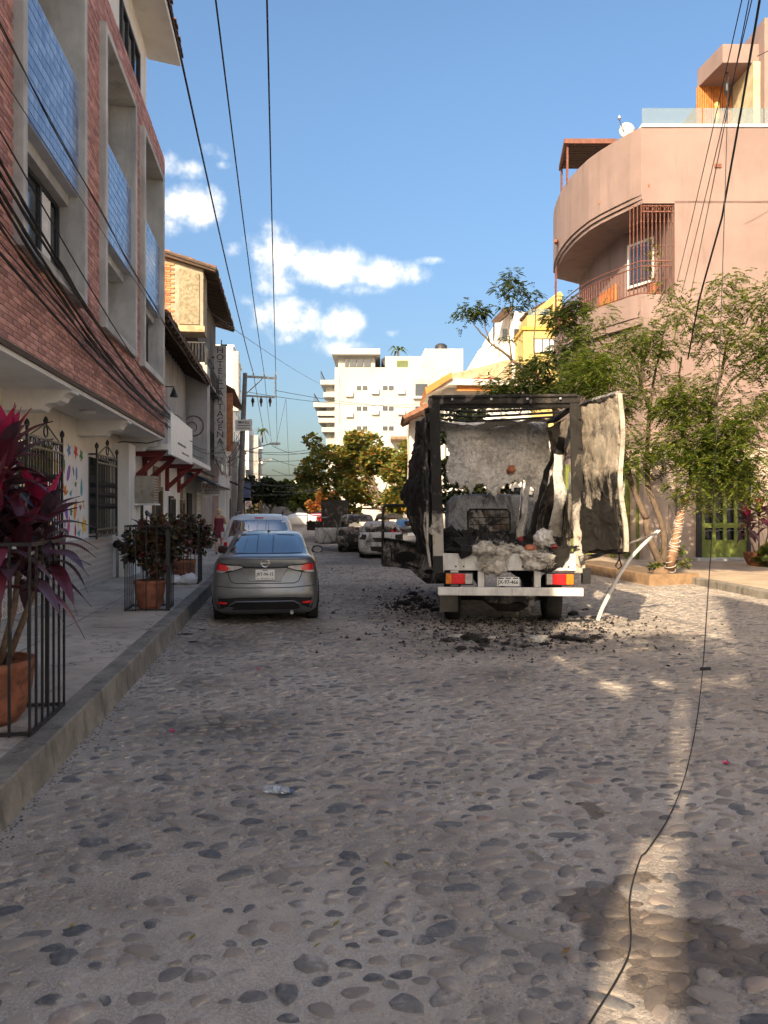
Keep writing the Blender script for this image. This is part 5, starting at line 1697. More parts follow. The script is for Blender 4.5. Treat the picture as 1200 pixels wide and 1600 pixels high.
def wheel(parent, x, y, r=.32, w=.2, rim=True, mat='rubber', rimmat='silver'):
    s = 1 if x > 0 else -1
    prof = [(r * .62, -w / 2), (r * .94, -w / 2), (r, -w / 2 + .03), (r, w / 2 - .03), (r * .94, w / 2), (r * .62, w / 2)]
    mb = MB()
    n = 24
    rings = [[(x + t, y + q * math.cos(2 * math.pi * k / n), r + q * math.sin(2 * math.pi * k / n)) for k in range(n)] for q, t in prof]
    mb.loft(rings, cap=False)
    wh_ = mb.build('wheel', MAT[mat], parent, smooth=True, world=False)
    rb = MB()
    rings = [[(x + t, y + q * math.cos(2 * math.pi * k / n), r + q * math.sin(2 * math.pi * k / n)) for k in range(n)] for q, t in
             [(r * .63, -w * .45 * s), (r * .6, w * .1 * s), (r * .2, w * .32 * s), (.01, w * .32 * s)]]
    rb.loft(rings, cap=True).build('rim', MAT[rimmat], wh_, smooth=True, world=False)
    return wh_


def glass_cells(shell, l0, l1, cols, off):
    """panel over the ring columns between two levels, lifted off the body"""
    R_ = [shell.outline(l) for l in (l0, l1)]
    mb = MB()
    rows = 4
    for j in range(rows + 1):
        f = j / rows
        for c in cols:
            a, b = Vector(R_[0][c % len(R_[0])]), Vector(R_[1][c % len(R_[1])])
            p = a.lerp(b, f)
            ctr = Vector((0, p.y if abs(p.x) > .3 else p.y, p.z - .3))
            n = Vector((p.x, 0, .1)) if abs(p.x) > .5 * l0[3] and l0[1] + .3 < p.y < l0[2] - .3 else Vector((0, -1 if p.y < (l0[1] + l0[2]) / 2 else 1, .6))
            mb.v.append(tuple(p + n.normalized() * off))
    n = len(cols)
    for j in range(rows):
        for i in range(n - 1):
            a = j * n + i
            mb.f.append((a, a + 1, a + n + 1, a + n))
    return mb


def ring_index(shell, yq, side=1, lv=None):
    """index of the ring column whose y is nearest on one side"""
    o = shell.outline(lv)
    best = min((abs(p[1] - yq) + (0 if p[0] * side > lv[3] * .7 else 9), i) for i, p in enumerate(o))
    return best[1]


def lathe_cap(mb):
    return mb


def build_car(root, shell, body_mat, nlow, glass='tinted_glass', wheels=((-.74, .95), (.74, .95), (-.74, 3.45), (.74, 3.45)), wr=.31, open_glass=False, ww=.2, rubber='rubber', rimmat='silver'):
    rg = shell.rings()
    lo = MB(); lo.loft(rg[:nlow + 1], cap=False)
    n = len(rg[0])
    lo.f.append(tuple(range(n))[::-1])
    if not open_glass:
        lo2 = MB(); lo2.loft(rg[nlow:], cap=False); k = len(rg) - nlow
        lo2.f.append(tuple((k - 1) * n + i for i in range(n)))
        body = lo.build('body', MAT[body_mat], root, smooth=True, world=False)
        lo2.build('cabin', MAT[body_mat], root, smooth=True, world=False)
    else:
        body = lo.build('body', MAT[body_mat], root, smooth=True, world=False, solid=.03)
    for (x, y) in wheels:
        wheel(root, x, y, wr, ww, mat=rubber, rimmat=rimmat)
        s = 1 if x > 0 else -1
        arch = MB()
        w = shell.lv[2][3]
        arch.prism([(y + (wr + .06) * math.cos(a), max(.2, wr + (wr + .06) * math.sin(a))) for a in [math.pi * k / 12 for k in range(13)]], 'x', s * (w - .01), s * (w + .004))
        arch.build('wheel_arch', MAT['dark_void'], root, world=False)
    return body


# ------------------------------------------------------------ grey sedan (rear towards us)
def sedan_levels(zs=1.0):
    return [(.17, .16, 4.30, .76), (.24, .06, 4.42, .83), (.36, .015, 4.47, .862), (.47, .0, 4.49, .868), (.56, .012, 4.48, .87), (.66, .05, 4.45, .87), (.80, .09, 4.40, .862),
            (.94, .10, 4.34, .845), (1.04, .075, 4.28, .80), (1.075, .09, 4.24, .77), (1.09, .14, 4.15, .74),
            (1.105, .55, 3.35, .70), (1.22, .80, 2.98, .665), (1.34, 1.10, 2.62, .62), (1.405, 1.34, 2.38, .575), (1.44, 1.60, 2.2, .50), (1.455, 1.8, 2.0, .3)]


car = thing('grey_sedan', 'dusty grey four-door sedan parked at the left kerb', 'car', cam(-1.93 + .05, 11.62) + Vector((0, 0, 0)), R(-.6))
SH = CarShell(sedan_levels(), hood=(3.2, .22))
body = build_car(car, SH, 'grey_carpaint', 10, wheels=((-.755, .78), (.755, .78), (-.755, 3.4), (.755, 3.4)))
L = SH.lv
nn = len(SH.outline(L[0]))
rear_cols = list(range(-8, 9))
def wpoly(xb, zb, xt, zt): return [(-xb, zb), (xb, zb), (xt, zt), (-xt, zt)]
# rear window follows the sloping rings
rw = SH.patch([(-.60, 1.125), (-.3, 1.118), (0, 1.116), (.3, 1.118), (.60, 1.125), (.57, 1.24), (.50, 1.375), (.25, 1.39), (0, 1.393), (-.25, 1.39), (-.50, 1.375), (-.57, 1.24)], .012, cuts=5)
rw.build('rear_window', MAT['tinted_glass'], car, smooth=True, world=False)
rwb = SH.patch([(-.63, 1.112), (.63, 1.112), (.60, 1.24), (.53, 1.395), (0, 1.412), (-.53, 1.395), (-.60, 1.24)], .007, cuts=5)
rwb.build('window_seal', MAT['black_trim'], car, smooth=True, world=False)
for s in (1, -1):
    o_ = SH.outline(L[11])
    i0, i1 = ring_index(SH, 1.05, s, L[11]), ring_index(SH, 2.85, s, L[11])
    cols = list(range(min(i0, i1), max(i0, i1) + 1))
    gm = glass_cells(SH, (1.125, .62, 3.25, .697), L[14], cols, .008)
    gm.build('side_window', MAT['tinted_glass'], car, smooth=True, world=False)
    # boomerang tail light: red outer part, clear tongue reaching on to the boot lid
    X = lambda q: [(s * a, b) for a, b in q]
    tl = SH.patch(X([(.795, .985), (.80, .875), (.60, .862), (.56, .90), (.60, .955)]), .012)
    t_o = tl.build('tail_light', MAT['red_lens'], car, smooth=True, world=False)
    SH.patch(X([(.60, .952), (.60, .868), (.50, .872), (.33, .925), (.42, .945)]), .012).build('clear_lens', MAT['clear_lens'], t_o, smooth=True, world=False)
    SH.patch(X([(.80, .872), (.80, .835), (.66, .835), (.60, .858)]), .013).build('lower_lens', MAT['clear_lens'], t_o, smooth=True, world=False)
    SH.patch(X([(.80, 1.0), (.805, .825), (.60, .83), (.48, .86), (.29, .925), (.40, .96), (.60, .972)]), .006).build('lamp_housing', MAT['black_trim'], t_o, smooth=True, world=False)
    SH.patch(X([(.74, .385), (.74, .345), (.60, .345), (.58, .375)]), .012).build('reflector', MAT['red_lens'], car, world=False)
    # mirror
    mr = MB()
    mr.lathe([(.02, -.06), (.07, -.05), (.085, 0), (.07, .07), (.02, .085)], 12)
    mr.v = [(x * 1.25 + s * .90, y * .8 + 2.62, z + 1.06) for x, y, z in mr.v]
    mo = mr.build('mirror', MAT['black_plastic'], car, smooth=True, world=False)
    MB().add([(s * .90 + .085 * math.cos(a), 2.545, 1.065 + .055 * math.sin(a)) for a in [k * .393 for k in range(16)]], [tuple(range(16))]).build('mirror_glass', MAT['tinted_glass'], mo, world=False, solid=.01)
    MB().bar((s * .74, 2.66, 1.03), (s * .86, 2.64, 1.05), .04).build('mirror_stalk', MAT['black_plastic'], mo, world=False)
# boot lid: shut line, plate recess, chrome strip, badge
SH.rline([(-.60, .955), (-.57, .79), (-.53, .70), (-.46, .668), (.46, .668), (.53, .70), (.57, .79), (.60, .955)], .0065).build('shut_line', MAT['black_trim'], car, world=False)
SH.rline([(-.66, 1.045), (-.3, 1.05), (.3, 1.05), (.66, 1.045)], .009, .004).build('boot_lip', MAT['grey_carpaint'], car, world=False)
SH.patch([(-.36, .915), (.36, .915), (.25, .70), (-.25, .70)], .004).build('plate_recess', plain('recess_paint', (.16, .165, .165), .35, metal=.5, bump=0), car, smooth=True, world=False)
SH.rline([(-.36, .92), (-.15, .915), (.15, .915), (.36, .92)], .013, .006).build('handle_strip', MAT['black_trim'], car, world=False)
for pts in ([(-.36, .915), (-.25, .70)], [(.36, .915), (.25, .70)], [(-.25, .70), (.25, .70)]):
    SH.rline(pts, .006, .004).build('crease', MAT['grey_carpaint'], car, world=False)
yb = SH.rear_y(0, .97) - .012
bd = MB().tube([(.062 * math.cos(a), yb, .985 + .062 * math.sin(a)) for a in [k * .3307 for k in range(20)]], .010, 6)
bd.box(-.085, .085, yb - .008, yb + .006, .974, .996)
bd.build('badge', MAT['silver'], car, world=False)
yp = SH.rear_y(0, .78) - .03
pl_ = MB().box(-.15, .15, yp, yp + .02, .725, .885).build('number_plate', MAT['plate_white'], car, world=False, bevel=.003)
text_on(pl_, 'JRT-96-15', (0, yp - .002, .812), .068, MAT['plate_ink'], ext=.001, world=False, sx=.95)
MB().box(-.04, .04, yp - .002, yp + .001, .868, .878).box(-.13, -.10, yp - .002, yp + .001, .74, .748).box(.10, .13, yp - .002, yp + .001, .74, .748).box(-.07, .07, yp - .002, yp + .001, .742, .748).build('plate_print', MAT['plate_ink'], pl_, world=False)
# bumper: shut line, black lower valance with grey skid strip
SH.rline([(-.82, .63), (-.4, .60), (.4, .60), (.82, .63)], .006).build('bumper_line', MAT['black_trim'], car, world=False)
SH.patch([(-.80, .43), (-.4, .452), (.4, .452), (.80, .43), (.83, .33), (.72, .25), (-.72, .25), (-.83, .33)], .006, cuts=5).build('valance', MAT['black_trim'], car, smooth=True, world=False)
SH.rline([(-.56, .33), (-.45, .385), (.45, .385), (.56, .33)], .012, .01).build('skid_strip', MAT['grey_carpaint'], car, world=False)
MB().box(-.62, .62, .5, 4.0, .14, .22).build('underbody', MAT['dark_void'], car, world=False)
MB().tube([(.42, .05, .2), (.42, .6, .2)], .03, 8).build('exhaust', MAT['galvanized'], car, world=False)
MB().tube([(0, 1.62, 1.43), (0, 1.52, 1.62)], [.005, .002], 5).lathe([(.03, 1.435), (.02, 1.46), (.005, 1.47)], 8, (0, 1.62, 0)).build('aerial', MAT['black_plastic'], car, world=False)
for x in (-.35, .35):
    MB().lathe([(.0, -.001), (.012, 0), (.0, .006)], 8).build('parking_sensor', MAT['black_trim'], car, world=False).location = (x, SH.rear_y(x, .53) - .002, .53)

# ------------------------------------------------------------ silver-white wagon in front of it
suv_l = [(.30, .12, 4.5, .80), (.42, .03, 4.62, .88), (.60, .0, 4.65, .90), (.80, .01, 4.64, .90), (1.0, .03, 4.6, .895), (1.12, .06, 4.5, .87), (1.15, .09, 4.4, .85),
         (1.17, .12, 3.4, .83), (1.35, .22, 3.1, .79), (1.55, .36, 2.8, .73), (1.66, .50, 2.6, .66), (1.71, .75, 2.4, .55), (1.725, 1.0, 2.2, .3)]
wg = thing('white_wagon', 'white wagon with dark rear window and roof rails ahead of the grey sedan', 'car', cam(-2.88, 16.9), R(.4))
SW = CarShell(suv_l, hood=(3.3, .2))
build_car(wg, SW, 'white_carpaint', 6, wheels=((-.78, .9), (.78, .9), (-.78, 3.6), (.78, 3.6)), wr=.36, ww=.24)
SW.patch([(-.70, 1.20), (.70, 1.20), (.66, 1.40), (.60, 1.585), (0, 1.60), (-.60, 1.585), (-.66, 1.40)], .012, cuts=5).build('rear_window', MAT['tinted_glass'], wg, smooth=True, world=False)
SW.patch([(-.11, 1.652), (.11, 1.652), (.10, 1.625), (-.10, 1.625)], .016).build('brake_light', MAT['red_lens'], wg, world=False)
for s in (1, -1):
    MB().tube([(s * .55, .75, 1.70), (s * .56, .85, 1.76), (s * .56, 2.3, 1.78), (s * .53, 2.4, 1.72)], .018, 6).build('roof_rail', MAT['black_plastic'], wg, world=False)
    SW.patch([(s * .86, 1.15), (s * .86, .80), (s * .70, .80), (s * .72, 1.15)], .012).build('tail_light', MAT['red_lens'], wg, world=False)
    i0, i1 = ring_index(SW, .6, s, SW.lv[7]), ring_index(SW, 3.0, s, SW.lv[7])
    glass_cells(SW, (1.2, .14, 3.35, .828), SW.lv[9], list(range(min(i0, i1), max(i0, i1) + 1)), .008).build('side_window', MAT['tinted_glass'], wg, smooth=True, world=False)
    mr = MB().obox((s * 1.0, 2.9, 1.15), (.16, .09, .17)).bar((s * .86, 2.95, 1.1), (s * .95, 2.92, 1.12), .05).build('mirror', MAT['white_carpaint'], wg, world=False, bevel=.02)
SW.patch([(-.2, .98), (.2, .98), (.2, .84), (-.2, .84)], .012).build('number_plate', MAT['plate_white'], wg, world=False)
SW.patch([(-.85, .62), (.85, .62), (.82, .42), (-.82, .42)], .01).build('bumper', MAT['black_plastic'], wg, world=False)

# ------------------------------------------------------------ burnt pale sedan, no glass, lamps melted out
burnt('burnt_pale', black=.30, ash=.65, rust=.30, basecol=(.28, .28, .27), ashcol=(.50, .51, .50), scale=2.4, bump=.4)
burnt('burnt_dark', black=.85, ash=.30, rust=.28, basecol=(.12, .10, .085), ashcol=(.25, .23, .21), scale=2.6)
burnt('burnt_mid', black=.62, ash=.42, rust=.35, basecol=(.20, .19, .18), ashcol=(.42, .41, .39), scale=2.8)
burnt('char', black=1.1, ash=.10, rust=.05, basecol=(.03, .028, .026), ashcol=(.14, .13, .125), scale=5, bump=.9)


def burnt_car(name, label, loc, rot, levels, nlow, mat, roofmat, doors=(), r=.3):
    t_ = thing(name, label, 'burnt car', loc, rot, 'burnt-out vehicles along the right side')
    S_ = CarShell(levels, hood=(3.2, .2))
    rg = S_.rings()
    lo = MB(); lo.loft(rg[:nlow + 1], cap=False); lo.f.append(tuple(range(len(rg[0])))[::-1])
    lo.v = [(x + .012 * noise.noise((x * 4, y * 4, z * 4)), y + .03 * noise.noise((x * 3, y * 3, z * 5 + 3)), z + .008 * noise.noise((x * 5, y * 5, z))) for x, y, z in lo.v]
    lo.build('body', MAT[mat], t_, smooth=True, world=False, solid=.025)
    top = MB(); top.loft(rg[-4:], cap=False); k = 4; n = len(rg[0]); top.f.append(tuple((k - 1) * n + i for i in range(n)))
    top.v = [(x, y, z - .03 * max(0, noise.noise((x * 2, y * 2, 8)))) for x, y, z in top.v]
    top.build('roof', MAT[roofmat], t_, smooth=True, world=False, solid=.02)
    base, tp_ = rg[nlow + 1] if nlow + 1 < len(rg) - 4 else rg[nlow], rg[-4]
    for (yb_, yt_, s) in [(None, 'rear', s) for s in (1, -1)] + [(None, 'front', s) for s in (1, -1)] + [(None, 'mid', s) for s in (1, -1)]:
        lb, lt = levels[nlow + 1], levels[-4]
        if yt_ == 'rear': a = (s * lb[3] * .93, lb[1] + .18, lb[0]); b = (s * lt[3] * .93, lt[1] + .16, lt[0])
        elif yt_ == 'front': a = (s * lb[3] * .93, lb[2] - .2, lb[0]); b = (s * lt[3] * .93, lt[2] - .12, lt[0])
        else:
            ym = (lb[1] + lb[2]) / 2; a = (s * lb[3], ym + .1, lb[0]); b = (s * lt[3] * .98, ym - .05, lt[0])
        MB().bar(a, b, .09, .07).build('pillar', MAT[roofmat], t_, world=False)
    for (x, y) in ((-.72, .85), (.72, .85), (-.72, 3.4), (.72, 3.4)):
        wheel(t_, x, y, r, .17, mat='char', rimmat='burnt_mid')
    for s in (1, -1):
        S_.patch([(s * .82, .96), (s * .82, .72), (s * .58, .70), (s * .52, .80), (s * .56, .95)], .022).build('lamp_hole', MAT['char'], t_, world=False)
    S_.patch([(-.3, .78), (.3, .78), (.26, .62), (-.26, .62)], .022).build('plate_recess', MAT['char'], t_, world=False)
    S_.patch([(-.78, .46), (.78, .46), (.7, .24), (-.7, .24)], .022).build('bumper_gap', MAT['char'], t_, world=False)
    # seat frames left inside
    for (x, y) in ((-.35, 1.5), (.35, 1.5), (-.35, 2.3), (.35, 2.3)):
        fr = MB().tube([(x - .2, y, .5), (x - .2, y - .15, 1.05), (x + .2, y - .15, 1.05), (x + .2, y, .5)], .02, 5)
        fr.build('seat_frame', MAT['char'], t_, world=False)
    MB().box(-.7, .7, .3, 4.0, .2, .34).build('floor_pan', MAT['char'], t_, world=False)
    for dspec in doors:
        hx, hy, ang, L_, zt, zb = dspec
        d_ = Vector((math.cos(ang), math.sin(ang), 0))
        nrm = Vector((-d_.y, d_.x, 0))
        dm = MB()
        h = Vector((hx, hy, 0))
        def P(f, z, o=0): return h + d_ * (L_ * f) + nrm * o + Vector((0, 0, z))
        def door_fn(u, v):
            z = zb + (zt - zb) * v
            f = u
            return P(f, z, .03 * math.sin(v * 3.1) + .02 * noise.noise((u * 3, v * 3, hx)))
        dm.grid(door_fn, 8, 6)
        do = dm.build('door', MAT['burnt_pale' if mat != 'burnt_dark' else 'burnt_dark'], t_, world=False, solid=.05, smooth=True)
        wf = MB().tube([P(.02, zt), P(.12, zt + .28), P(.35, zt + .48), P(.9, zt + .46), P(.98, zt)], .028, 6)
        wf.build('window_frame', MAT[roofmat], do, world=False)
        for (f, z, rr0) in ((.3, zb + .32, .10), (.72, zb + .14, .07)):
            MB().tube([P(f + rr0 / L_ * math.cos(a), z + rr0 * math.sin(a), -.035) for a in [k * .63 for k in range(11)]], .012, 5).build('speaker_ring', MAT['char'], do, world=False)
            dc = MB(); dc.add([P(f + rr0 / L_ * math.cos(a), z + rr0 * math.sin(a), -.032) for a in [k * .628 for k in range(10)]], [tuple(range(10))])
            dc.build('speaker_hole', MAT['char'], do, world=False, solid=.008)
    return t_


bc_l = [(.17, .14, 4.1, .74), (.26, .05, 4.2, .80), (.40, .01, 4.25, .84), (.52, .0, 4.26, .845), (.66, .03, 4.24, .845), (.82, .08, 4.2, .84), (.93, .11, 4.15, .82), (.97, .16, 4.05, .78),
        (.99, .45, 3.3, .72), (1.18, .72, 2.9, .66), (1.30, 1.0, 2.6, .60), (1.345, 1.2, 2.4, .52), (1.36, 1.5, 2.1, .3)]
bc = burnt_car('burnt_sedan', 'burnt pale sedan with empty windows behind the truck door', cam(-.12, 27.2), R(-7), bc_l, 7, 'burnt_pale', 'burnt_pale')
suvb = [(.26, .14, 4.3, .76), (.36, .05, 4.4, .84), (.52, .01, 4.45, .87), (.66, .0, 4.46, .875), (.82, .02, 4.44, .875), (.98, .05, 4.4, .86), (1.04, .08, 4.3, .83), (1.07, .12, 4.2, .80),
        (1.09, .22, 3.4, .76), (1.3, .32, 3.0, .72), (1.50, .5, 2.7, .66), (1.58, .75, 2.5, .56), (1.60, 1.0, 2.3, .3)]
burnt_car('burnt_suv', 'burnt SUV with its stripped side door swung open to the street', cam(-1.15, 31.0), R(-6), suvb, 7, 'burnt_mid', 'burnt_mid',
          doors=((-.86, 2.3, R(185), 1.05, 1.0, .30), (-.86, 1.5, R(215), 1.0, 1.0, .32)), r=.34)
burnt_car('burnt_hatchback', 'dark burnt hatchback half hidden behind the burnt pale sedan', cam(.35, 37.5), R(-5), [(a, b, c * .95, d) for a, b, c, d in suvb], 7, 'burnt_mid', 'burnt_dark', r=.32)

# ------------------------------------------------------------ parked dark sedan with red lamps
ds = thing('dark_sedan', 'dark intact sedan with red tail lights on the right side behind the truck', 'car', cam(1.15, 30.5), R(-8))
SD = CarShell(sedan_levels(), hood=(3.2, .22))
build_car(ds, SD, 'dark_carpaint', 10)
SD.patch([(-.60, 1.125), (.60, 1.125), (.50, 1.375), (0, 1.393), (-.50, 1.375)], .012, cuts=4).build('rear_window', MAT['tinted_glass'], ds, smooth=True, world=False)
for s in (1, -1):
    SD.patch([(s * .84, .985), (s * .84, .86), (s * .40, .88), (s * .40, .95)], .012).build('tail_light', MAT['red_lens'], ds, smooth=True, world=False)
SD.patch([(-.17, .86), (.17, .86), (.17, .74), (-.17, .74)], .012).build('number_plate', MAT['plate_white'], ds, world=False)
SD.patch([(-.8, .44), (.8, .44), (.7, .26), (-.7, .26)], .008).build('valance', MAT['black_trim'], ds, world=False)

# far cars crossing at the end of the street
for i, (px_, d_, rot, pm, lab) in enumerate(((470, 78, 95, 'white_carpaint', 'white car side-on at the far end of the street'), (497, 86, 85, 'red_lens', 'red car behind the burnt box van'))):
    fcar = thing('far_car', lab, 'car', cam(ux(px_, d_) + 1.8, d_), R(rot))
    SF = CarShell(sedan_levels(), hood=(3.2, .22))
    build_car(fcar, SF, pm, 10)
    for s in (1, -1):
        i0, i1 = ring_index(SF, 1.05, s, SF.lv[11]), ring_index(SF, 2.85, s, SF.lv[11])
        glass_cells(SF, (1.125, .62, 3.25, .697), SF.lv[14], list(range(min(i0, i1), max(i0, i1) + 1)), .01).build('side_window', MAT['tinted_glass'], fcar, smooth=True, world=False)

# ------------------------------------------------------------ black burnt box van further on
bv = thing('burnt_box_van', 'charred black box van with its cab door open down the street', 'burnt van', cam(-2.95, 44.5), R(-6), 'burnt-out vehicles along the right side')
MB().box(-.85, .78, 0, 3.0, .75, 2.35).build('box', MAT['burnt_dark'], bv, world=False, bevel=.03)
MB().box(-.02, .0, -.02, .01, .8, 2.3).box(-.86, .79, -.03, .0, 2.28, 2.38).box(-.86, .79, -.03, 0, .72, .82).build('door_frame', MAT['char'], bv, world=False)
MB().box(-.75, .7, 3.1, 4.6, .55, 1.9).build('cab', MAT['burnt_dark'], bv, world=False, bevel=.12)
for (x, y) in ((-.7, .8), (.62, .8), (-.7, 3.9), (.62, 3.9)):
    wheel(bv, x, y, .33, .2, mat='char', rimmat='burnt_dark')
MB().box(-1.95, -.85, 3.0, 3.06, .45, 1.05).build('cab_door', MAT['burnt_dark'], bv, world=False, bevel=.02)
MB().tube([(-1.93, 3.03, 1.05), (-1.9, 3.03, 1.55), (-.9, 3.03, 1.6), (-.86, 3.03, 1.05)], .035, 6).build('door_window_frame', MAT['burnt_dark'], bv, world=False)

# ================================================================== the burnt box truck
TK = thing('burnt_box_truck', 'burnt-out white box truck with melted cargo box and open doors', 'burnt truck', cam(1.93, 11.35), R(-7.43 - 3.2), 'burnt-out vehicles along the right side')
burnt('burnt_post', black=.62, ash=.24, rust=.14, basecol=(.48, .45, .40), ashcol=(.32, .28, .24), scale=3.2, bump=.4, zg=(1.0, 2.6, .22))
burnt('burnt_sheet', black=.70, ash=.42, rust=.10, basecol=(.40, .35, .28), ashcol=(.52, .47, .40), scale=2.6, bump=.7, zg=(2.75, 1.75, .17))
burnt('cab_ash', black=.30, ash=.60, rust=.05, basecol=(.16, .165, .175), ashcol=(.40, .42, .45), scale=3.2, bump=.5)


def foam_mat(name, lo, hi, dark, amt):
    m, t, b = new_mat(name)
    oc = nd(t, 'ShaderNodeTexCoord').outputs['Object']
    n1 = noise_tex(t, oc, 1.6, 6, .65, .5)
    n2 = noise_tex(t, oc, 16, 6, .72)
    n3 = noise_tex(t, oc, 3.4, 8, .72, 1.2)
    c = mixc(t, sstep(t, n2, .34, .66), lo, hi)
    c = mixc(t, mth(t, 'MULTIPLY', sstep(t, noise_tex(t, oc, 7, 8, .75, .8), .54, .66), .7), c, dark)
    c = mixc(t, mth(t, 'MULTIPLY', sstep(t, n3, .5, .68), amt), c, dark)
    c = mixc(t, mth(t, 'MULTIPLY', sstep(t, n1, .55, .75), .4), c, (.44, .36, .27))
    t.links.new(c, b.inputs['Base Color'])
    b.inputs['Roughness'].default_value = .95
    bp = nd(t, 'ShaderNodeBump', {'Height': mth(t, 'ADD', n2, n3), 'Strength': .9, 'Distance': .05})
    t.links.new(bp.outputs[0], b.inputs['Normal'])
    return m


foam_mat('insulation', (.56, .54, .51), (.84, .82, .78), (.22, .21, .20), .7)
foam_mat('foam', (.46, .43, .37), (.74, .71, .65), (.20, .165, .12), .75)
HW, ZF, ZT, BL = 1.165, 1.16, 3.60, 2.75


def lean(p):
    x, y, z = p
    return (x - .030 * max(0, z - 1.0), y, z)


def tk(mb, name, mat, parent=TK, **kw):
    mb.v = [lean(p) for p in mb.v]
    return mb.build(name, MAT[mat], parent, world=False, **kw)


def crumple(fn, amp, f=2.3, seed=0.0):
    def g(u, v):
        p = Vector(fn(u, v))
        q = (p.x * f + seed, p.y * f, p.z * f)
        r = tuple(c * 3.1 + 2.0 for c in q)
        return p + Vector((noise.noise(q), noise.noise((q[1], q[2], q[0] + 5)), noise.noise((q[2], q[0], q[1] + 9)))) * amp \
            + Vector((abs(noise.noise(r)) - .25, abs(noise.noise((r[1], r[2], r[0] + 5))) - .25, abs(noise.noise((r[2], r[0], r[1] + 9))) - .25)) * amp * .75
    return g


def ragged(fn, nu, nv, keep):
    """sheet with torn-away regions"""
    mb = MB()
    idx = {}
    for j in range(nv + 1):
        for i in range(nu + 1):
            idx[i, j] = len(mb.v); mb.v.append(tuple(fn(i / nu, j / nv)))
    for j in range(nv):
        for i in range(nu):
            if keep((i + .5) / nu, (j + .5) / nv):
                mb.f.append((idx[i, j], idx[i + 1, j], idx[i + 1, j + 1], idx[i, j + 1]))
    used = sorted({k for f in mb.f for k in f})
    rm = {k: n_ for n_, k in enumerate(used)}
    mb.v = [mb.v[k] for k in used]
    mb.f = [tuple(rm[k] for k in f) for f in mb.f]
    return mb


# rear frame
for s in (-1, 1):
    pst = MB().prism([(s * HW, 0), (s * (HW - .17), 0), (s * (HW - .17), .05), (s * (HW - .11), .05), (s * (HW - .11), .12), (s * HW, .12)], 'z', .86, ZT - .13)
    tk(pst, 'corner_post', 'burnt_post', bevel=.012)
    for z in (1.45, 2.1, 2.75, 3.2):
        tk(MB().tube([(s * (HW + .01), -.02, z), (s * (HW + .01), -.02, z + .13)], .022, 8).box(s * HW - .05, s * HW + .05, -.022, -.006, z + .02, z + .11), 'hinge', 'burnt_post')
tk(MB().box(-HW, HW, 0, .14, ZT - .13, ZT).box(-HW + .05, HW - .05, -.03, .0, ZT - .035, ZT + .012), 'top_rail', 'burnt_dark', bevel=.015)
tk(MB().box(-HW + .17, HW - .17, .03, .06, ZT - .19, ZT - .13), 'door_seal', 'char')
for i, x in enumerate((-.8, -.2, .35, .85)):
    tk(MB().obox((x, -.035, ZT - .06), (.03, .02, .03)), 'bolt', 'galvanized')
# side top rails and floor
for s in (-1, 1):
    tk(MB().tube([(s * (HW - .04), .1, ZT - .06), (s * (HW - .03) + .03, 1.0, ZT - .10), (s * (HW - .06), 1.9, ZT - .16), (s * (HW - .04), BL, ZT - .08)], .05, 6), 'side_rail', 'burnt_dark')
tk(MB().box(-HW + .02, HW - .02, .02, BL, ZF - .2, ZF - .02), 'bed_floor', 'burnt_dark')
# front wall: insulation laid bare, torn away below
def fw(u, v):
    x = -HW + .03 + (2 * HW - .06) * u
    return (x, BL - .04 + .05 * noise.noise((u * 5, v * 5, 1)), ZF + .0 + (ZT - .08 - ZF) * v)
def keep_fw(u, v):
    edge = .50 + .13 * noise.noise((u * 5.2, 0, 3.3)) + .08 * noise.noise((u * 17, v * 3, 1.2)) + .03 * noise.noise((u * 40, v * 9, 4))
    if u < .14 + .05 * noise.noise((v * 9, 2, 2)): return v > .93
    if u > .46 and u < .56: edge -= .05
    if u > .86: edge -= .12
    return v > edge
tk(ragged(crumple(fw, .05, 2.5), 90, 70, keep_fw), 'front_wall', 'insulation', solid=.03, smooth=True)
# what is left of the roof sheet
def rfn(u, v): return (-HW + .05 + (2 * HW - .1) * u, .14 + (BL - .18) * v, ZT - .10 - .05 * math.sin(u * 3.14) * v)
tk(ragged(crumple(rfn, .06, 2.2, 4), 46, 46, lambda u, v: v > .84 + .25 * noise.noise((u * 4, 5, v * 2)) or (v < .04 and noise.noise((u * 8, 0, 0)) > .1)), 'roof_sheet', 'insulation', solid=.012, smooth=True)
for y in (.7, 1.35, 2.0):
    tk(MB().tube([(-HW + .05, y, ZT - .1), (-.4, y + .03, ZT - .16), (.3, y - .04, ZT - .14), (HW - .05, y, ZT - .09)], .022, 5), 'roof_bow', 'burnt_dark')
# left side wall: black, buckled outwards, with the rear door folded back along it
def lw(u, v):
    y = .12 + (BL - .1) * u
    z = ZF - .25 + (ZT - .12 - ZF + .25) * v
    out = .10 * math.sin(u * 3.1) + .12 * math.sin(v * 3.1) * u
    return (-HW + .02 - out * .6, y, z)
tk(ragged(crumple(lw, .07, 1.9, 7), 40, 40, lambda u, v: noise.noise((u * 3.2, v * 3.2, 6)) > -.28 or v < .25), 'side_wall', 'burnt_dark', solid=.02, smooth=True)
def ld(u, v):
    # rear-left door swung right round; it stands off the side and has buckled
    z = ZF - .05 + (ZT - .30 - ZF + .05) * v
    y = .02 + 1.0 * u
    belly = .20 * math.exp(-((v - .44) / .16) ** 2) * math.sin(min(1, u * 1.3) * 2.4)
    return (-HW - .05 - .34 * u * (.55 + .45 * math.sin(v * 3.1)) - belly * .55, y, z - .10 * u * v)
tk(ragged(crumple(ld, .085, 2.4, 11), 36, 60, lambda u, v: u < .93 + .12 * noise.noise((v * 7, 1, 1)) and not (.30 < v < .40 and u > .8)), 'rear_door', 'burnt_dark', solid=.035, smooth=True)
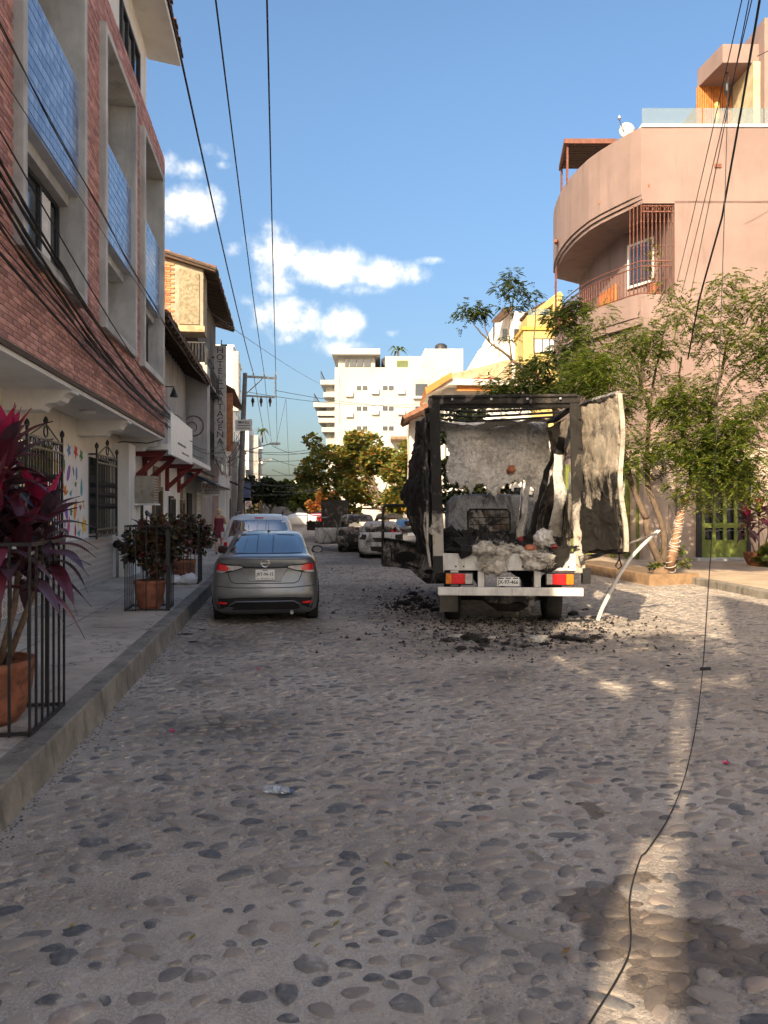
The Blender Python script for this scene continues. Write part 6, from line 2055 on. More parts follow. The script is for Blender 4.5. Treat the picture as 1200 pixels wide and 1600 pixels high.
for z in (1.6, 2.2, 2.7):
    tk(MB().tube([(-HW - .10, -.01, z - .22), (-HW - .13, -.02, z), (-HW - .10, -.01, z + .2)], .018, 5), 'door_strip', 'burnt_post')
tk(MB().tube([(-HW - .05, -.03, .95), (-HW - .09, -.04, 1.3), (-HW - .06, -.03, 2.1), (-HW - .10, -.04, 2.6)], .024, 6), 'lock_rod', 'burnt_post')
# right wall: strips of liner peeled and leaning inwards
def rw_(u, v):
    y = .15 + (BL - .2) * u
    return (HW - .05 - .05 * math.sin(v * 4 + u * 2), y, ZF - .05 + (ZT - .15 - ZF) * v)
tk(ragged(crumple(rw_, .06, 2.1, 15), 40, 40, lambda u, v: noise.noise((u * 3, v * 2.6, 16)) > -.22), 'side_wall', 'burnt_sheet', solid=.02, smooth=True)
for (x0, y0, x1, z1, w_, m_) in ((.55, 1.6, 1.02, 2.9, .16, 'burnt_dark'), (.72, 1.1, 1.05, 3.05, .20, 'burnt_dark'), (.30, 1.9, .55, 2.45, .05, 'silver'), (.42, 2.1, .68, 2.5, .17, 'insulation'), (.88, .9, 1.0, 2.75, .26, 'insulation'), (.62, 1.3, .80, 2.2, .10, 'burnt_mid')):
    def strip(u, v, x0=x0, y0=y0, x1=x1, z1=z1, w_=w_):
        f = v
        return (x0 + (x1 - x0) * f + (u - .5) * w_ * (1 - .4 * f), y0 + .12 * math.sin(f * 5 + x0 * 9) + .1 * u, 1.18 + (z1 - 1.18) * f)
    mb = MB().grid(crumple(strip, .05, 3, x0 * 20), 4, 22)
    tk(mb, 'liner_strip', m_, solid=.012, smooth=True)
# rear-right door standing open towards us
DR = (.42, -1.08)
def rd(u, v):
    z = 1.26 + (3.44 - 1.26) * v
    wav = .010 * math.sin(v * 11) * u + .035 * math.sin(v * 5 + 1) * math.sin(u * 3.1)
    x = HW + .01 + (.27 + .022 * math.sin(v * 8.0 + 1.2)) * u + wav * .9
    return (x, -.02 + DR[1] * u, z - .05 * (1 - v) * (1 - u))
def tkdoor(mb, name, mat, **kw): return mb.build(name, MAT[mat], TK, world=False, **kw)
rdo = tk(ragged(crumple(rd, .045, 2.6, 21), 34, 70, lambda u, v: u < .985 + .05 * noise.noise((v * 12, 4, 4))), 'rear_door', 'burnt_sheet', solid=.03, smooth=True)
edge = [Vector(lean(rd(1.0, k / 24))) + Vector((.01, -.01, 0)) for k in range(25)]
eg = MB()
eg.loft([[p + Vector((-.03, 0, 0)), p + Vector((.03, 0, 0)), p + Vector((.035, -.03, 0)), p + Vector((-.025, -.03, 0))] for p in edge])
eg.build('edge_strip', plain('scorched_white', (.40, .36, .30), .6, var=.25, scale=5, bump=.3, dirt=(.10, .08, .07), dirt_amt=.8), rdo, world=False)
tk(MB().tube([rd(k / 8, 1.0) for k in range(9)], .045, 5), 'door_top_rail', 'burnt_mid', parent=rdo)
tk(MB().tube([rd(k / 8, 0.0) for k in range(9)], .04, 5), 'door_bottom_rail', 'char', parent=rdo)
def lowskin(u, v): 
    p = Vector(rd(u, v * .42)); return p + Vector((-.075, 0, 0))
tk(ragged(crumple(lowskin, .05, 3.3, 31), 30, 40, lambda u, v: v < .80 + .25 * noise.noise((u * 5, 7, v)) and u < .985), 'charred_skin', 'char', parent=rdo, solid=.015, smooth=True)
# tail panel, lamps, bumper
plain('white_panel', (.62, .62, .60), .55, var=.12, scale=4, bump=.15, dirt=(.22, .20, .17), dirt_amt=.5, streak=True)
tk(MB().box(-HW + .15, HW - .15, -.02, .04, .90, ZF), 'tail_panel', 'white_panel', bevel=.008)
for x in (-.82, -.7, -.35, .2, .8, .9):
    tk(MB().obox((x, -.025, .96), (.025, .015, .025)), 'bolt', 'black_trim')
tk(MB().box(-HW, -HW + .15, -.03, .10, .86, 1.12), 'corner_bracket', 'black_trim')
tk(MB().box(HW - .05, HW + .07, -.03, .10, .70, .94), 'corner_bracket', 'black_trim')
tk(MB().box(-.90, -.78, 0, .12, .66, .9), 'light_bracket', 'white_panel')
for s in (-1, 1):
    for x in (.42, .30):
        pass
    tk(MB().box(s * .43 - .05, s * .43 + .05, -.02, .06, .64, .90), 'bumper_stay', 'white_panel')
    x0 = s * .77
    th = tk(MB().box(x0 - .215, x0 + .215, -.02, .05, .675, .865), 'tail_light', 'black_trim')
    for (a, b_, m_) in ((-.205, -.115, 'amber_lens' if s < 0 else 'clear_lens'), (-.11, .09, 'red_lens'), (.095, .205, 'clear_lens' if s < 0 else 'amber_lens')):
        tk(MB().box(x0 + a, x0 + b_, -.04, -.018, .69, .85), 'lens', m_, parent=th, bevel=.005)
bp_ = MB().box(-1.10, 1.10, -.16, -.08, .525, .65)
tk(bp_, 'bumper', 'white_panel', bevel=.012)
tk(MB().box(-.47, -.39, -.1, .3, .58, .63).box(.39, .47, -.1, .3, .58, .63), 'bumper_arm', 'black_trim')
npl = tk(MB().box(-.19, .15, -.05, -.035, .665, .80), 'number_plate', 'plate_white', bevel=.003)
text_on(npl, 'JX-97-466', (-.02, -.052, .722), .082, MAT['plate_ink'], ext=.001, world=False, sx=.92)
tk(MB().box(-.06, .02, -.052, -.05, .775, .79).box(-.17, -.09, -.052, -.05, .775, .79).box(.05, .13, -.052, -.05, .775, .79), 'plate_print', 'plate_ink', parent=npl)
# chassis, axle, wheels, mud flaps, cab
tk(MB().box(-.45, -.36, .1, 4.2, .62, .84).box(.36, .45, .1, 4.2, .62, .84), 'chassis_rail', 'burnt_dark')
tk(MB().tube([(-.75, .95, .38), (.75, .95, .38)], .06, 8).lathe([(.02, .2), (.17, .27), (.2, .38), (.17, .5), (.02, .56)], 12, (0, .95, 0)), 'axle', 'char', smooth=True)
for x in (-.84, .80):
    wheel(TK, x, .98, .38, .26, mat='rubber', rimmat='burnt_mid')
    wheel(TK, x * .95, 3.3, .38, .22, mat='rubber', rimmat='burnt_mid')
plain('mud_flap', (.10, .095, .088), .8, var=.2, dirt=(.2, .18, .15), dirt_amt=.5)
tk(MB().box(-1.06, -.77, .40, .42, .20, .56).box(-1.06, -.77, .36, .40, .52, .58), 'mud_flap', 'mud_flap')
tk(MB().tube([(-.4, .5, .45), (-.1, .45, .30), (.2, .5, .28), (.5, .55, .42)], [.05, .10, .09, .05], 8), 'exhaust_box', 'char')
def torn(u, v): return (-.35 + .8 * u, .3, .52 - .16 * v * (1 + .6 * noise.noise((u * 4, 0, 2))))
tk(MB().grid(crumple(torn, .03, 4), 14, 4), 'underbody_sheet', 'burnt_mid', solid=.01)
# cab
cb = MB()
CY = BL + .12
cx0, cx1 = -.86, .90
prof = [(-.86, .62), (-.86, 1.62), (-.82, 1.98), (-.70, 2.10), (-.4, 2.14), (.4, 2.14), (.74, 2.10), (.86, 1.98), (.90, 1.62), (.90, .62)]
def cabring(y, k, zt=1.0): return [((x - .02) * k + .02, y, .62 + (z - .62) * zt) for x, z in prof]
cb.loft([cabring(CY, .97, .985), cabring(CY + .08, 1.0), cabring(CY + 1.0, 1.0), cabring(CY + 1.45, .97, .97), cabring(CY + 1.75, .93, .55)])
cabo = tk(cb, 'cab', 'cab_ash', smooth=False, bevel=.04)
wf = MB()
rp = [(-.42, 1.40), (-.45, 1.46), (-.45, 1.78), (-.40, 1.84), (.30, 1.84), (.36, 1.78), (.36, 1.46), (.32, 1.40)]
tk(MB().tube([(x, CY - .012, z) for x, z in rp + rp[:1]], .018, 6), 'rear_window_seal', 'char', parent=cabo)
tk(MB().add([(x, CY - .006, z) for x, z in rp], [tuple(range(8))]), 'rear_window', 'burnt_mid', parent=cabo, solid=.008)
for z in (1.55, 1.68):
    tk(MB().bar((-.42, CY - .016, z), (.34, CY - .016, z), .014), 'window_bar', 'char', parent=cabo)
tk(MB().box(.56, .64, CY - .02, CY - .005, 1.60, 1.85), 'vent', 'char', parent=cabo)
# near-side cab door thrown wide open
hx, hy = -.90, CY + 1.0
def dp(f, z, o=0): return (hx - 1.28 * f, hy - .14 * f + o, z)
dl = [(0.0, .30), (.28, .30), (.44, .46), (.55, .60), (.78, .64), (1.0, .66), (1.0, 1.22), (.8, 1.20), (0, 1.06)]
dmesh = MB()
n_ = len(dl)
dmesh.add([dp(f, z, -.03) for f, z in dl] + [dp(f, z, .04) for f, z in dl], [tuple(range(n_))[::-1], tuple(range(n_, 2 * n_))] + [(k, (k + 1) % n_, n_ + (k + 1) % n_, n_ + k) for k in range(n_)])
cdo = dmesh.build('cab_door', MAT['burnt_mid'], TK, world=False, bevel=.012)
MB().tube([dp(.99, .70), dp(.99, 1.2), dp(.985, 1.86), dp(.95, 1.92), dp(.3, 1.92), dp(.05, 1.88), dp(.02, 1.1)], .034, 6).build('window_frame', MAT['burnt_dark'], cdo, world=False)
MB().tube([dp(.97, 1.23, -.05), dp(.7, 1.19, -.05), dp(.2, 1.03, -.05)], .03, 6).build('door_sill', MAT['char'], cdo, world=False)
for (f, z, rr0) in ((.62, .86, .16), (.25, .55, .07)):
    MB().add([dp(f + rr0 / 1.28 * 1.4 * math.cos(a), z + rr0 * .7 * math.sin(a), -.034) for a in [k * .524 for k in range(12)]], [tuple(range(12))]).build('panel_hole', MAT['char'], cdo, world=False, solid=.006)
MB().tube([dp(.86, 1.1, -.04), dp(.84, .8, -.05), dp(.6, .70, -.045), dp(.4, .62, -.045)], .018, 5).build('inner_rib', MAT['burnt_dark'], cdo, world=False)
# melted load: charred heap, foam spilling over the tail panel
def lump(c, r, seed, n=20, m=12, flat=.6, amp=.35, fq=2.2):
    mb = MB()
    def fn(u, v):
        a, b_ = u * 2 * math.pi, (v - .5) * math.pi
        d_ = Vector((math.cos(a) * math.cos(b_), math.sin(a) * math.cos(b_), math.sin(b_)))
        k = 1 + amp * noise.noise(d_ * fq + Vector((seed, 0, 0))) + amp * .55 * noise.noise(d_ * fq * 2.7 + Vector((0, seed, 0))) + amp * .3 * noise.noise(d_ * fq * 6 + Vector((0, 0, seed)))
        return Vector(c) + Vector((d_.x * r[0], d_.y * r[1], d_.z * r[2])) * k
    return mb.grid(fn, n, m)
for i in range(26):
    x = rv.uniform(-.95, .95); y = rv.uniform(.15, 2.3)
    tk(lump((x, y, ZF + .03 + rv.uniform(0, .10)), (rv.uniform(.14, .34), rv.uniform(.12, .3), rv.uniform(.08, .22)), i * 3.1, 12, 8, amp=.7), 'charred_load', 'char')
for i in range(22):
    x = rv.uniform(-.98, .98); y = rv.uniform(.1, 1.6)
    a = (x, y, ZF + .08); b_ = (x + rv.uniform(-.4, .4), y + rv.uniform(-.3, .3), ZF + rv.uniform(.12, .42))
    tk(MB().bar(a, b_, rv.uniform(.015, .07), rv.uniform(.008, .02)), 'charred_scrap', rv.choice(['char', 'char', 'burnt_mid', 'burnt_sheet', 'burnt_dark']))
def fuzzy(c, r, seed, amp=.4):
    """torn mineral-wool lump: fine, even fuzz in all directions"""
    def fn(u, v):
        a, b_ = u * 2 * math.pi, (v - .5) * math.pi
        d_ = Vector((math.cos(a) * math.cos(b_), math.sin(a) * math.cos(b_), math.sin(b_)))
        p = Vector((d_.x * r[0], d_.y * r[1], d_.z * r[2]))
        q = p + Vector((seed, seed * .7, 0))
        k = amp * (.13 * noise.noise(q * 5) + .06 * noise.noise(q * 13) + .035 * noise.noise(q * 31) + .02 * noise.noise(q * 60))
        return Vector(c) + p + d_ * k
    return MB().grid(fn, 84, 48)
FIB = random.Random(9)
def fibres(c, r, n):
    mb = MB()
    for _ in range(n):
        d_ = Vector((FIB.gauss(0, 1), FIB.gauss(0, 1) - .6, FIB.gauss(0, 1))).normalized()
        p = Vector(c) + Vector((d_.x * r[0], d_.y * r[1], d_.z * r[2])) * FIB.uniform(.85, 1.1)
        e = (d_ * .6 + Vector((FIB.gauss(0, .8), FIB.gauss(0, .5), FIB.gauss(0, .8)))).normalized() * FIB.uniform(.02, .06)
        w_ = e.cross(Vector((FIB.gauss(0, 1), FIB.gauss(0, 1), FIB.gauss(0, 1)))).normalized() * .0035
        mb.add([p - w_, p + w_, p + e * .6 + w_ * .7, p + e], [(0, 1, 2, 3)])
    return mb
for c_, r_, n_ in (((-.28, .02, 1.20), (.32, .20, .15), 900), ((-.26, -.06, 1.02), (.25, .09, .17), 700), ((.42, .0, 1.12), (.27, .14, .10), 700), ((.46, -.06, 1.03), (.2, .07, .1), 500), ((.62, .35, 1.32), (.16, .12, .16), 400), ((.02, .08, 1.22), (.24, .16, .08), 400)):
    tk(fibres(c_, r_, n_), 'foam_fibres', 'foam', kind='stuff', fixn=False)
tk(fuzzy((-.28, .02, 1.20), (.30, .19, .13), 3, .75), 'foam_lump', 'foam', smooth=True)
tk(fuzzy((-.26, -.06, 1.02), (.23, .07, .15), 9, .85), 'foam_lump', 'foam', smooth=True)
tk(fuzzy((.02, .08, 1.22), (.24, .16, .08), 12, .5), 'foam_lump', 'foam', smooth=True)
tk(fuzzy((.42, .0, 1.12), (.25, .13, .08), 14, .85), 'foam_lump', 'foam', smooth=True)
tk(fuzzy((.46, -.06, 1.03), (.20, .06, .10), 25, .7), 'foam_lump', 'foam', smooth=True)
tk(fuzzy((.62, .35, 1.32), (.16, .12, .16), 19, .7), 'foam_lump', 'insulation', smooth=True)
def drape(u, v):
    return (.22 + .80 * u + .05 * v, -.055 - .02 * math.sin(u * 9) + (.25 if v < .12 else 0), 1.18 + .10 * u - .34 * v * math.sin(min(1, u * 1.25) * 3.14) ** .6)
tk(MB().grid(crumple(drape, .045, 4, 3), 26, 14), 'melted_sheet', 'char', solid=.02, smooth=True)
plain('orange_fruit', (.42, .15, .085), .7, var=.4, scale=9, bump=.4)
plain('red_scrap', (.26, .03, .03), .7, var=.3, scale=9, bump=.3)
tk(lump((.33, -.02, 1.245), (.10, .07, .055), 40, 14, 10, amp=.3), 'melted_tub', 'orange_fruit', smooth=True)
tk(lump((.72, .1, 1.24), (.06, .05, .05), 44, 12, 8, amp=.5), 'melted_tub', 'red_scrap', smooth=True)
tk(lump((.30, .9, 1.33), (.05, .05, .07), 47, 12, 8, amp=.6), 'melted_tub', 'red_scrap', smooth=True)
tk(lump((.38, BL - .10, 2.60), (.08, .012, .07), 51, 16, 10, amp=.8), 'red_patch', 'orange_fruit', smooth=True)
# bent aluminium rail hanging off the door and down to the ground
MW = TK.matrix_basis
def to_local(p):
    v = Vector(p) - TK.location
    th = 7.43 + 3.2
    c, s = math.cos(R(th)), math.sin(R(th))
    return Vector((v.x * c - v.y * s, v.x * s + v.y * c, v.z))
sp1 = [at(905, 873, 11.2), at(935, 868, 11.2), at(965, 856, 11.3), at(1000, 843, 11.6), at(1026, 833, 11.9)]
MB().tube([to_local(p) + Vector((0, 0, .01 * noise.noise((i * 3.3, 0, 0)))) for i, p in enumerate(sp1)], [.05, .035, .022, .018, .014], 6).build('torn_strip', MAT['burnt_mid'], TK, world=False)
sp2 = [(1029, 829, 11.9), (1020, 838, 11.92), (1004, 852, 11.95), (985, 872, 12.0), (968, 898, 12.03), (952, 928, 12.08), (941, 950, 12.12), (933, 971, 12.16)]
rib = MB()
pr = [to_local(at(*p)) for p in sp2]
rib.loft([[p + Vector((-.03, -.02, 0)), p + Vector((.03, -.02, 0)), p + Vector((.03, .012, .012)), p + Vector((-.03, .012, .012))] for p in pr])
rib.build('bent_rail', plain('scuffed_aluminium', (.78, .77, .74), .35, metal=.35, var=.1, scale=9, bump=.1), TK, world=False, bevel=.004)
lp = to_local(at(966, 862, 11.3))
MB().tube([lp + Vector((.0, 0, 0)), lp + Vector((.02, 0, -.12)), lp + Vector((.05, 0, -.22)), lp + Vector((0, 0, -.27)), lp + Vector((-.04, 0, -.22)), lp + Vector((.01, 0, -.12))], .012, 5).build('strap_loop', MAT['cable'], TK, world=False)
# ================================================================== trees and potted plants
rp_ = random.Random(55)
plain('bark', (.13, .095, .07), .9, var=.3, scale=8, bump=.6, bscale=30, dirt=(.06, .045, .035))
plain('bark_light', (.30, .18, .11), .9, var=.25, scale=8, bump=.5, bscale=30, dirt=(.15, .09, .06))


def limb(mb, a, b, r0, r1, bend=.15, n=6, sides=7):
    a, b = Vector(a), Vector(b)
    L = (b - a).length
    off = Vector((rp_.uniform(-1, 1), rp_.uniform(-1, 1), rp_.uniform(-.2, .8))) * L * bend
    pts = [a.lerp(b, i / n) + off * math.sin(math.pi * i / n) + Vector((rp_.gauss(0, 1), rp_.gauss(0, 1), rp_.gauss(0, 1))) * L * .012 * (0 if i in (0, n) else 1) for i in range(n + 1)]
    mb.tube(pts, [r0 + (r1 - r0) * i / n for i in range(n + 1)], sides)
    return pts


def frond(V, F, base, dirv, L, droop, npair=7, lw=.016, ll=.075):
    """feather leaf: leaflets in pairs along a drooping midrib"""
    dirv = dirv.normalized()
    side0 = dirv.cross(Vector((0, 0, 1)))
    if side0.length < .05: side0 = Vector((1, 0, 0))
    side0.normalize()
    for k in range(npair):
        f = (k + 1) / npair
        p = base + dirv * (L * f) + Vector((0, 0, -droop * f * f))
        for s in (-1, 1):
            d = (side0 * s * .85 + dirv * .55 + Vector((0, 0, -.25 - .2 * rp_.random()))).normalized() * ll * (1.15 - .5 * f)
            w = d.cross(Vector((rp_.uniform(-.4, .4), rp_.uniform(-.4, .4), 1))).normalized() * lw
            o = len(V)
            V += [p, p + d * .45 + w, p + d, p + d * .45 - w]
            F.append((o, o + 1, o + 2, o + 3))


def feather_crown(blobs, n, L=(.18, .34), ll=.075, lw=.016, npair=7):
    V, F = [], []
    wts = [b[1] ** 2 * (b[3] if len(b) > 3 else 1) for b in blobs]
    for b in rp_.choices(blobs, wts, k=n):
        c, r, flat = Vector(b[0]), b[1], b[2]
        v = Vector((rp_.gauss(0, 1), rp_.gauss(0, 1), rp_.gauss(0, 1))).normalized()
        p = c + Vector((v.x * r, v.y * r, v.z * r * flat)) * rp_.uniform(.35, 1.0) ** .6
        d = (Vector((v.x, v.y, v.z * .4)) + Vector((rp_.uniform(-.6, .6), rp_.uniform(-.6, .6), rp_.uniform(-.5, .3)))).normalized()
        L_ = rp_.uniform(*L)
        frond(V, F, p, d, L_, L_ * rp_.uniform(.15, .6), npair, lw, ll)
    mb = MB(); mb.v, mb.f = V, F
    return mb


def broad_crown(blobs, n, size=(.12, .22), wid=.42):
    V, F = [], []
    wts = [b[1] ** 2 for b in blobs]
    for b in rp_.choices(blobs, wts, k=n):
        c, r, flat = Vector(b[0]), b[1], b[2]
        v = Vector((rp_.gauss(0, 1), rp_.gauss(0, 1), rp_.gauss(0, 1))).normalized()
        p = c + Vector((v.x * r, v.y * r, v.z * r * flat)) * rp_.uniform(.25, 1.0) ** .5
        d = (v * .6 + Vector((rp_.uniform(-1, 1), rp_.uniform(-1, 1), rp_.uniform(-.7, .5)))).normalized() * rp_.uniform(*size)
        w = d.cross(Vector((rp_.uniform(-.7, .7), rp_.uniform(-.7, .7), 1))).normalized() * d.length * wid
        up = d.cross(w).normalized() * d.length * .12
        o = len(V)
        V += [p, p + d * .35 + w * .7 + up, p + d * .75 + w, p + d, p + d * .75 - w, p + d * .35 - w * .7 + up]
        F += [(o, o + 1, o + 2, o + 3), (o, o + 3, o + 4, o + 5)]
    mb = MB(); mb.v, mb.f = V, F
    return mb


leafmat('feather_leaf', [(0, (.045, .085, .022)), (.3, (.085, .14, .032)), (.6, (.14, .195, .04)), (.85, (.21, .235, .045)), (1, (.28, .26, .055))], transl=.5)
leafmat('feather_leaf_dark', [(0, (.035, .06, .022)), (.5, (.06, .095, .03)), (.9, (.10, .125, .035)), (1, (.15, .15, .04))], transl=.4)
leafmat('almond_leaf', [(0, (.06, .095, .03)), (.35, (.13, .175, .045)), (.6, (.23, .24, .06)), (.78, (.38, .30, .07)), (.90, (.40, .22, .05)), (.97, (.36, .12, .04)), (1, (.12, .07, .04))], transl=.4)
leafmat('green_leaf', [(0, (.03, .06, .015)), (.5, (.08, .12, .025)), (.8, (.17, .19, .035)), (1, (.26, .22, .05))], transl=.35)
leafmat('dark_leaf', [(0, (.015, .028, .012)), (.6, (.03, .05, .018)), (1, (.07, .07, .025))], transl=.2)

# ------------------------------------------------------------ feathery tree in the corner planter
tr = thing('feathery_tree', 'multi-stemmed tree with feathery yellow-green leaves in the corner planter', 'tree', ground_at(1045, 896, .2))
tb = Vector(tr.location)
tb.z = .18
mb = MB()
P_ = lambda px_, py_, d_: at(px_, py_, d_)
stem1 = [tb, P_(1052, 860, 18.35), P_(1058, 830, 18.4), P_(1063, 805, 18.4), P_(1072, 780, 18.45), P_(1080, 752, 18.5)]
mb.tube(stem1, [.13, .105, .09, .085, .08, .075], 10)
mb.build('banded_stem', MAT['bark_light'], tr, smooth=True)
for k in range(26):
    f = (k + 1) / 27
    q = f * (len(stem1) - 1); i = min(int(q), len(stem1) - 2); p = stem1[i].lerp(stem1[i + 1], q - i)
    rad = .13 - .05 * f + .008
    MB().tube([p + Vector((rad * math.cos(a), rad * math.sin(a), .05 * math.sin(a + k))) for a in [j * .5236 for j in range(13)]], .007, 4).build('string_light_wrap', MAT['white_paint'], tr)
mb = MB()
lb1 = limb(mb, tb + Vector((-.05, .05, 0)), P_(1010, 810, 18.5), .10, .085, .05)
limb(mb, lb1[-1], P_(985, 750, 18.6), .085, .07, .03)
l2 = limb(mb, tb + Vector((0, .1, 0)), P_(1012, 760, 18.9), .09, .07, .08)
limb(mb, l2[-1], P_(1015, 640, 19.0), .07, .05, .05)
limb(mb, P_(985, 750, 18.6), P_(955, 640, 18.4), .065, .035, .05)
limb(mb, P_(985, 750, 18.6), P_(925, 700, 18.2), .05, .025, .08)
l3 = limb(mb, stem1[-1], P_(1110, 640, 18.2), .07, .045, .06)
limb(mb, P_(1110, 640, 18.2), P_(1140, 520, 17.8), .045, .025, .06)
limb(mb, P_(1110, 640, 18.2), P_(1180, 560, 17.4), .04, .02, .08)
limb(mb, stem1[-1], P_(1160, 690, 17.8), .05, .025, .08)
limb(mb, stem1[-1], P_(1065, 560, 18.8), .05, .02, .06)
limb(mb, P_(1015, 640, 19.0), P_(975, 520, 18.8), .045, .02, .06)
limb(mb, P_(1015, 640, 19.0), P_(1040, 510, 19.2), .04, .018, .06)
mb.build('trunk', MAT['bark'], tr, smooth=True)
BL_ = [(930, 545, 18.6, 26, .6), (965, 520, 18.6, 42, 1), (915, 580, 18.6, 36, 1), (960, 590, 18.5, 55, 1.2), (1005, 560, 18.8, 48, 1), (1000, 640, 18.6, 60, 1.3), (1040, 690, 18.3, 62, 1.4), (1000, 700, 18.2, 45, 1),
       (1055, 600, 18.8, 50, 1), (1085, 720, 18.0, 56, 1.2), (1075, 650, 18.2, 50, 1), (1125, 680, 17.8, 50, 1.1), (1170, 700, 17.5, 60, 1.2), (1190, 650, 17.3, 48, 1), (1130, 740, 17.8, 48, 1), (1100, 780, 18.0, 30, .5),
       (1160, 760, 17.5, 40, .8), (1100, 500, 18.0, 42, .7), (1140, 460, 17.7, 44, .7), (1190, 470, 17.4, 46, .7), (1120, 560, 17.9, 42, .7), (1180, 560, 17.4, 44, .7), (1065, 480, 18.4, 36, .6),
       (1220, 620, 17.0, 70, 1), (1230, 500, 17.0, 60, .8), (1045, 530, 18.8, 36, .7), (960, 660, 18.2, 36, .8), (1030, 455, 18.6, 24, .35), (1150, 430, 17.6, 30, .4)]
blobs = []
twig = MB()
for (px_, py_, d_, r_, w_) in BL_:
    c = at(px_, py_, d_)
    rr0 = r_ * d_ / FPX
    for k in range(4):
        cc = c + Vector((rp_.gauss(0, 1), rp_.gauss(0, 1), rp_.gauss(0, .7))) * rr0 * .55
        blobs.append((cc, rr0 * .62, .75, w_))
        if rp_.random() < .8: limb(twig, c + Vector((0, 0, -rr0 * .8)), cc, .014, .005, .1, 4, 4)
twig.build('twig', MAT['bark'], tr)
feather_crown(blobs, 8200, (.18, .36), .088, .020, 6).build('crown', MAT['feather_leaf'], tr, fixn=False)

# ------------------------------------------------------------ leaning dark tree behind the truck
t2 = thing('leaning_tree', 'thin dark tree leaning out over the truck with sparse tufted branches', 'tree', cam(5.55, 23.0, .15))
b0 = cam(5.55, 23.0, .1)
mb = MB()
a1 = limb(mb, b0, at(868, 640, 22.5), .16, .11, .03)
a2 = limb(mb, at(868, 640, 22.5), at(838, 590, 22.4), .10, .08, .03)
a3 = limb(mb, at(838, 590, 22.4), at(800, 563, 22.3), .075, .05, .03)
limb(mb, at(800, 563, 22.3), at(765, 535, 22.2), .045, .03, .05)
limb(mb, at(765, 535, 22.2), at(735, 498, 22.1), .028, .012, .08)
limb(mb, at(765, 535, 22.2), at(745, 480, 22.1), .022, .01, .08)
limb(mb, at(800, 563, 22.3), at(798, 480, 22.3), .03, .015, .05)
limb(mb, at(798, 480, 22.3), at(795, 445, 22.3), .015, .008, .05)
limb(mb, at(838, 590, 22.4), at(838, 470, 22.4), .035, .012, .03)
limb(mb, at(838, 590, 22.4), at(880, 530, 22.6), .05, .02, .06)
limb(mb, at(800, 563, 22.3), at(775, 590, 22.2), .02, .01, .1)
limb(mb, at(868, 640, 22.5), at(905, 560, 22.7), .05, .02, .06)
mb.build('trunk', MAT['bark'], t2, smooth=True)
blobs = []
for (px_, py_, d_, r_, w_) in [(742, 478, 22.1, 18, .8), (728, 490, 22.1, 14, .6), (755, 487, 22.1, 14, .6), (715, 508, 22.1, 10, .4), (798, 445, 22.3, 20, .8), (785, 455, 22.3, 14, .5), (810, 458, 22.3, 15, .5), (800, 480, 22.3, 14, .5),
                               (838, 455, 22.4, 12, .3), (832, 470, 22.4, 8, .2), (770, 600, 22.2, 22, 1), (785, 612, 22.2, 25, 1), (760, 620, 22.2, 18, .8), (835, 565, 22.4, 28, 1), (845, 590, 22.5, 26, 1), (815, 600, 22.4, 26, 1),
                               (880, 505, 22.6, 26, 1.2), (895, 490, 22.6, 22, 1), (870, 480, 22.6, 18, .7), (885, 530, 22.6, 22, 1), (900, 570, 22.6, 28, 1.2), (880, 600, 22.6, 30, 1.2), (910, 610, 22.6, 28, 1), (855, 615, 22.5, 26, 1), (800, 530, 22.3, 14, .25), (830, 620, 22.4, 20, .8)]:
    c = at(px_, py_, d_)
    for k in range(3):
        blobs.append((c + Vector((rp_.gauss(0, 1), rp_.gauss(0, 1), rp_.gauss(0, .7))) * r_ * d_ / FPX * .5, r_ * d_ / FPX * .62, .7, w_))
feather_crown(blobs, 3400, (.16, .3), .095, .023, 6).build('crown', MAT['feather_leaf_dark'], t2, fixn=False)


# ------------------------------------------------------------ broad-leaved street trees
def street_tree(name, label, base, blobs, n, mat, size=(.14, .26), tr_r=.16, group=None):
    t_ = thing(name, label, 'tree', base, 0, group)
    mb = MB()
    top = Vector(base) + Vector((0, 0, 1.8))
    limb(mb, base, top, tr_r, tr_r * .75, .04)
    for (c, r, fl) in blobs[::2]:
        limb(mb, top, c, tr_r * .5, tr_r * .1, .1, 5, 5)
    mb.build('trunk', MAT['bark'], t_, smooth=True)
    bb_ = []
    for (c, r, fl) in blobs:
        for k in range(5):
            bb_.append((Vector(c) + Vector((rp_.gauss(0, 1), rp_.gauss(0, 1), rp_.gauss(0, .7))) * r * .55, r * .5, fl))
    broad_crown(bb_, n, size).build('crown', MAT[mat], t_, fixn=False)
    return t_


def pb_(lst, d_): return [(at(a, b, d_ + (k % 3 - 1) * r * d_ / FPX * .6), r * d_ / FPX, .8) for k, (a, b, r) in enumerate(lst)]


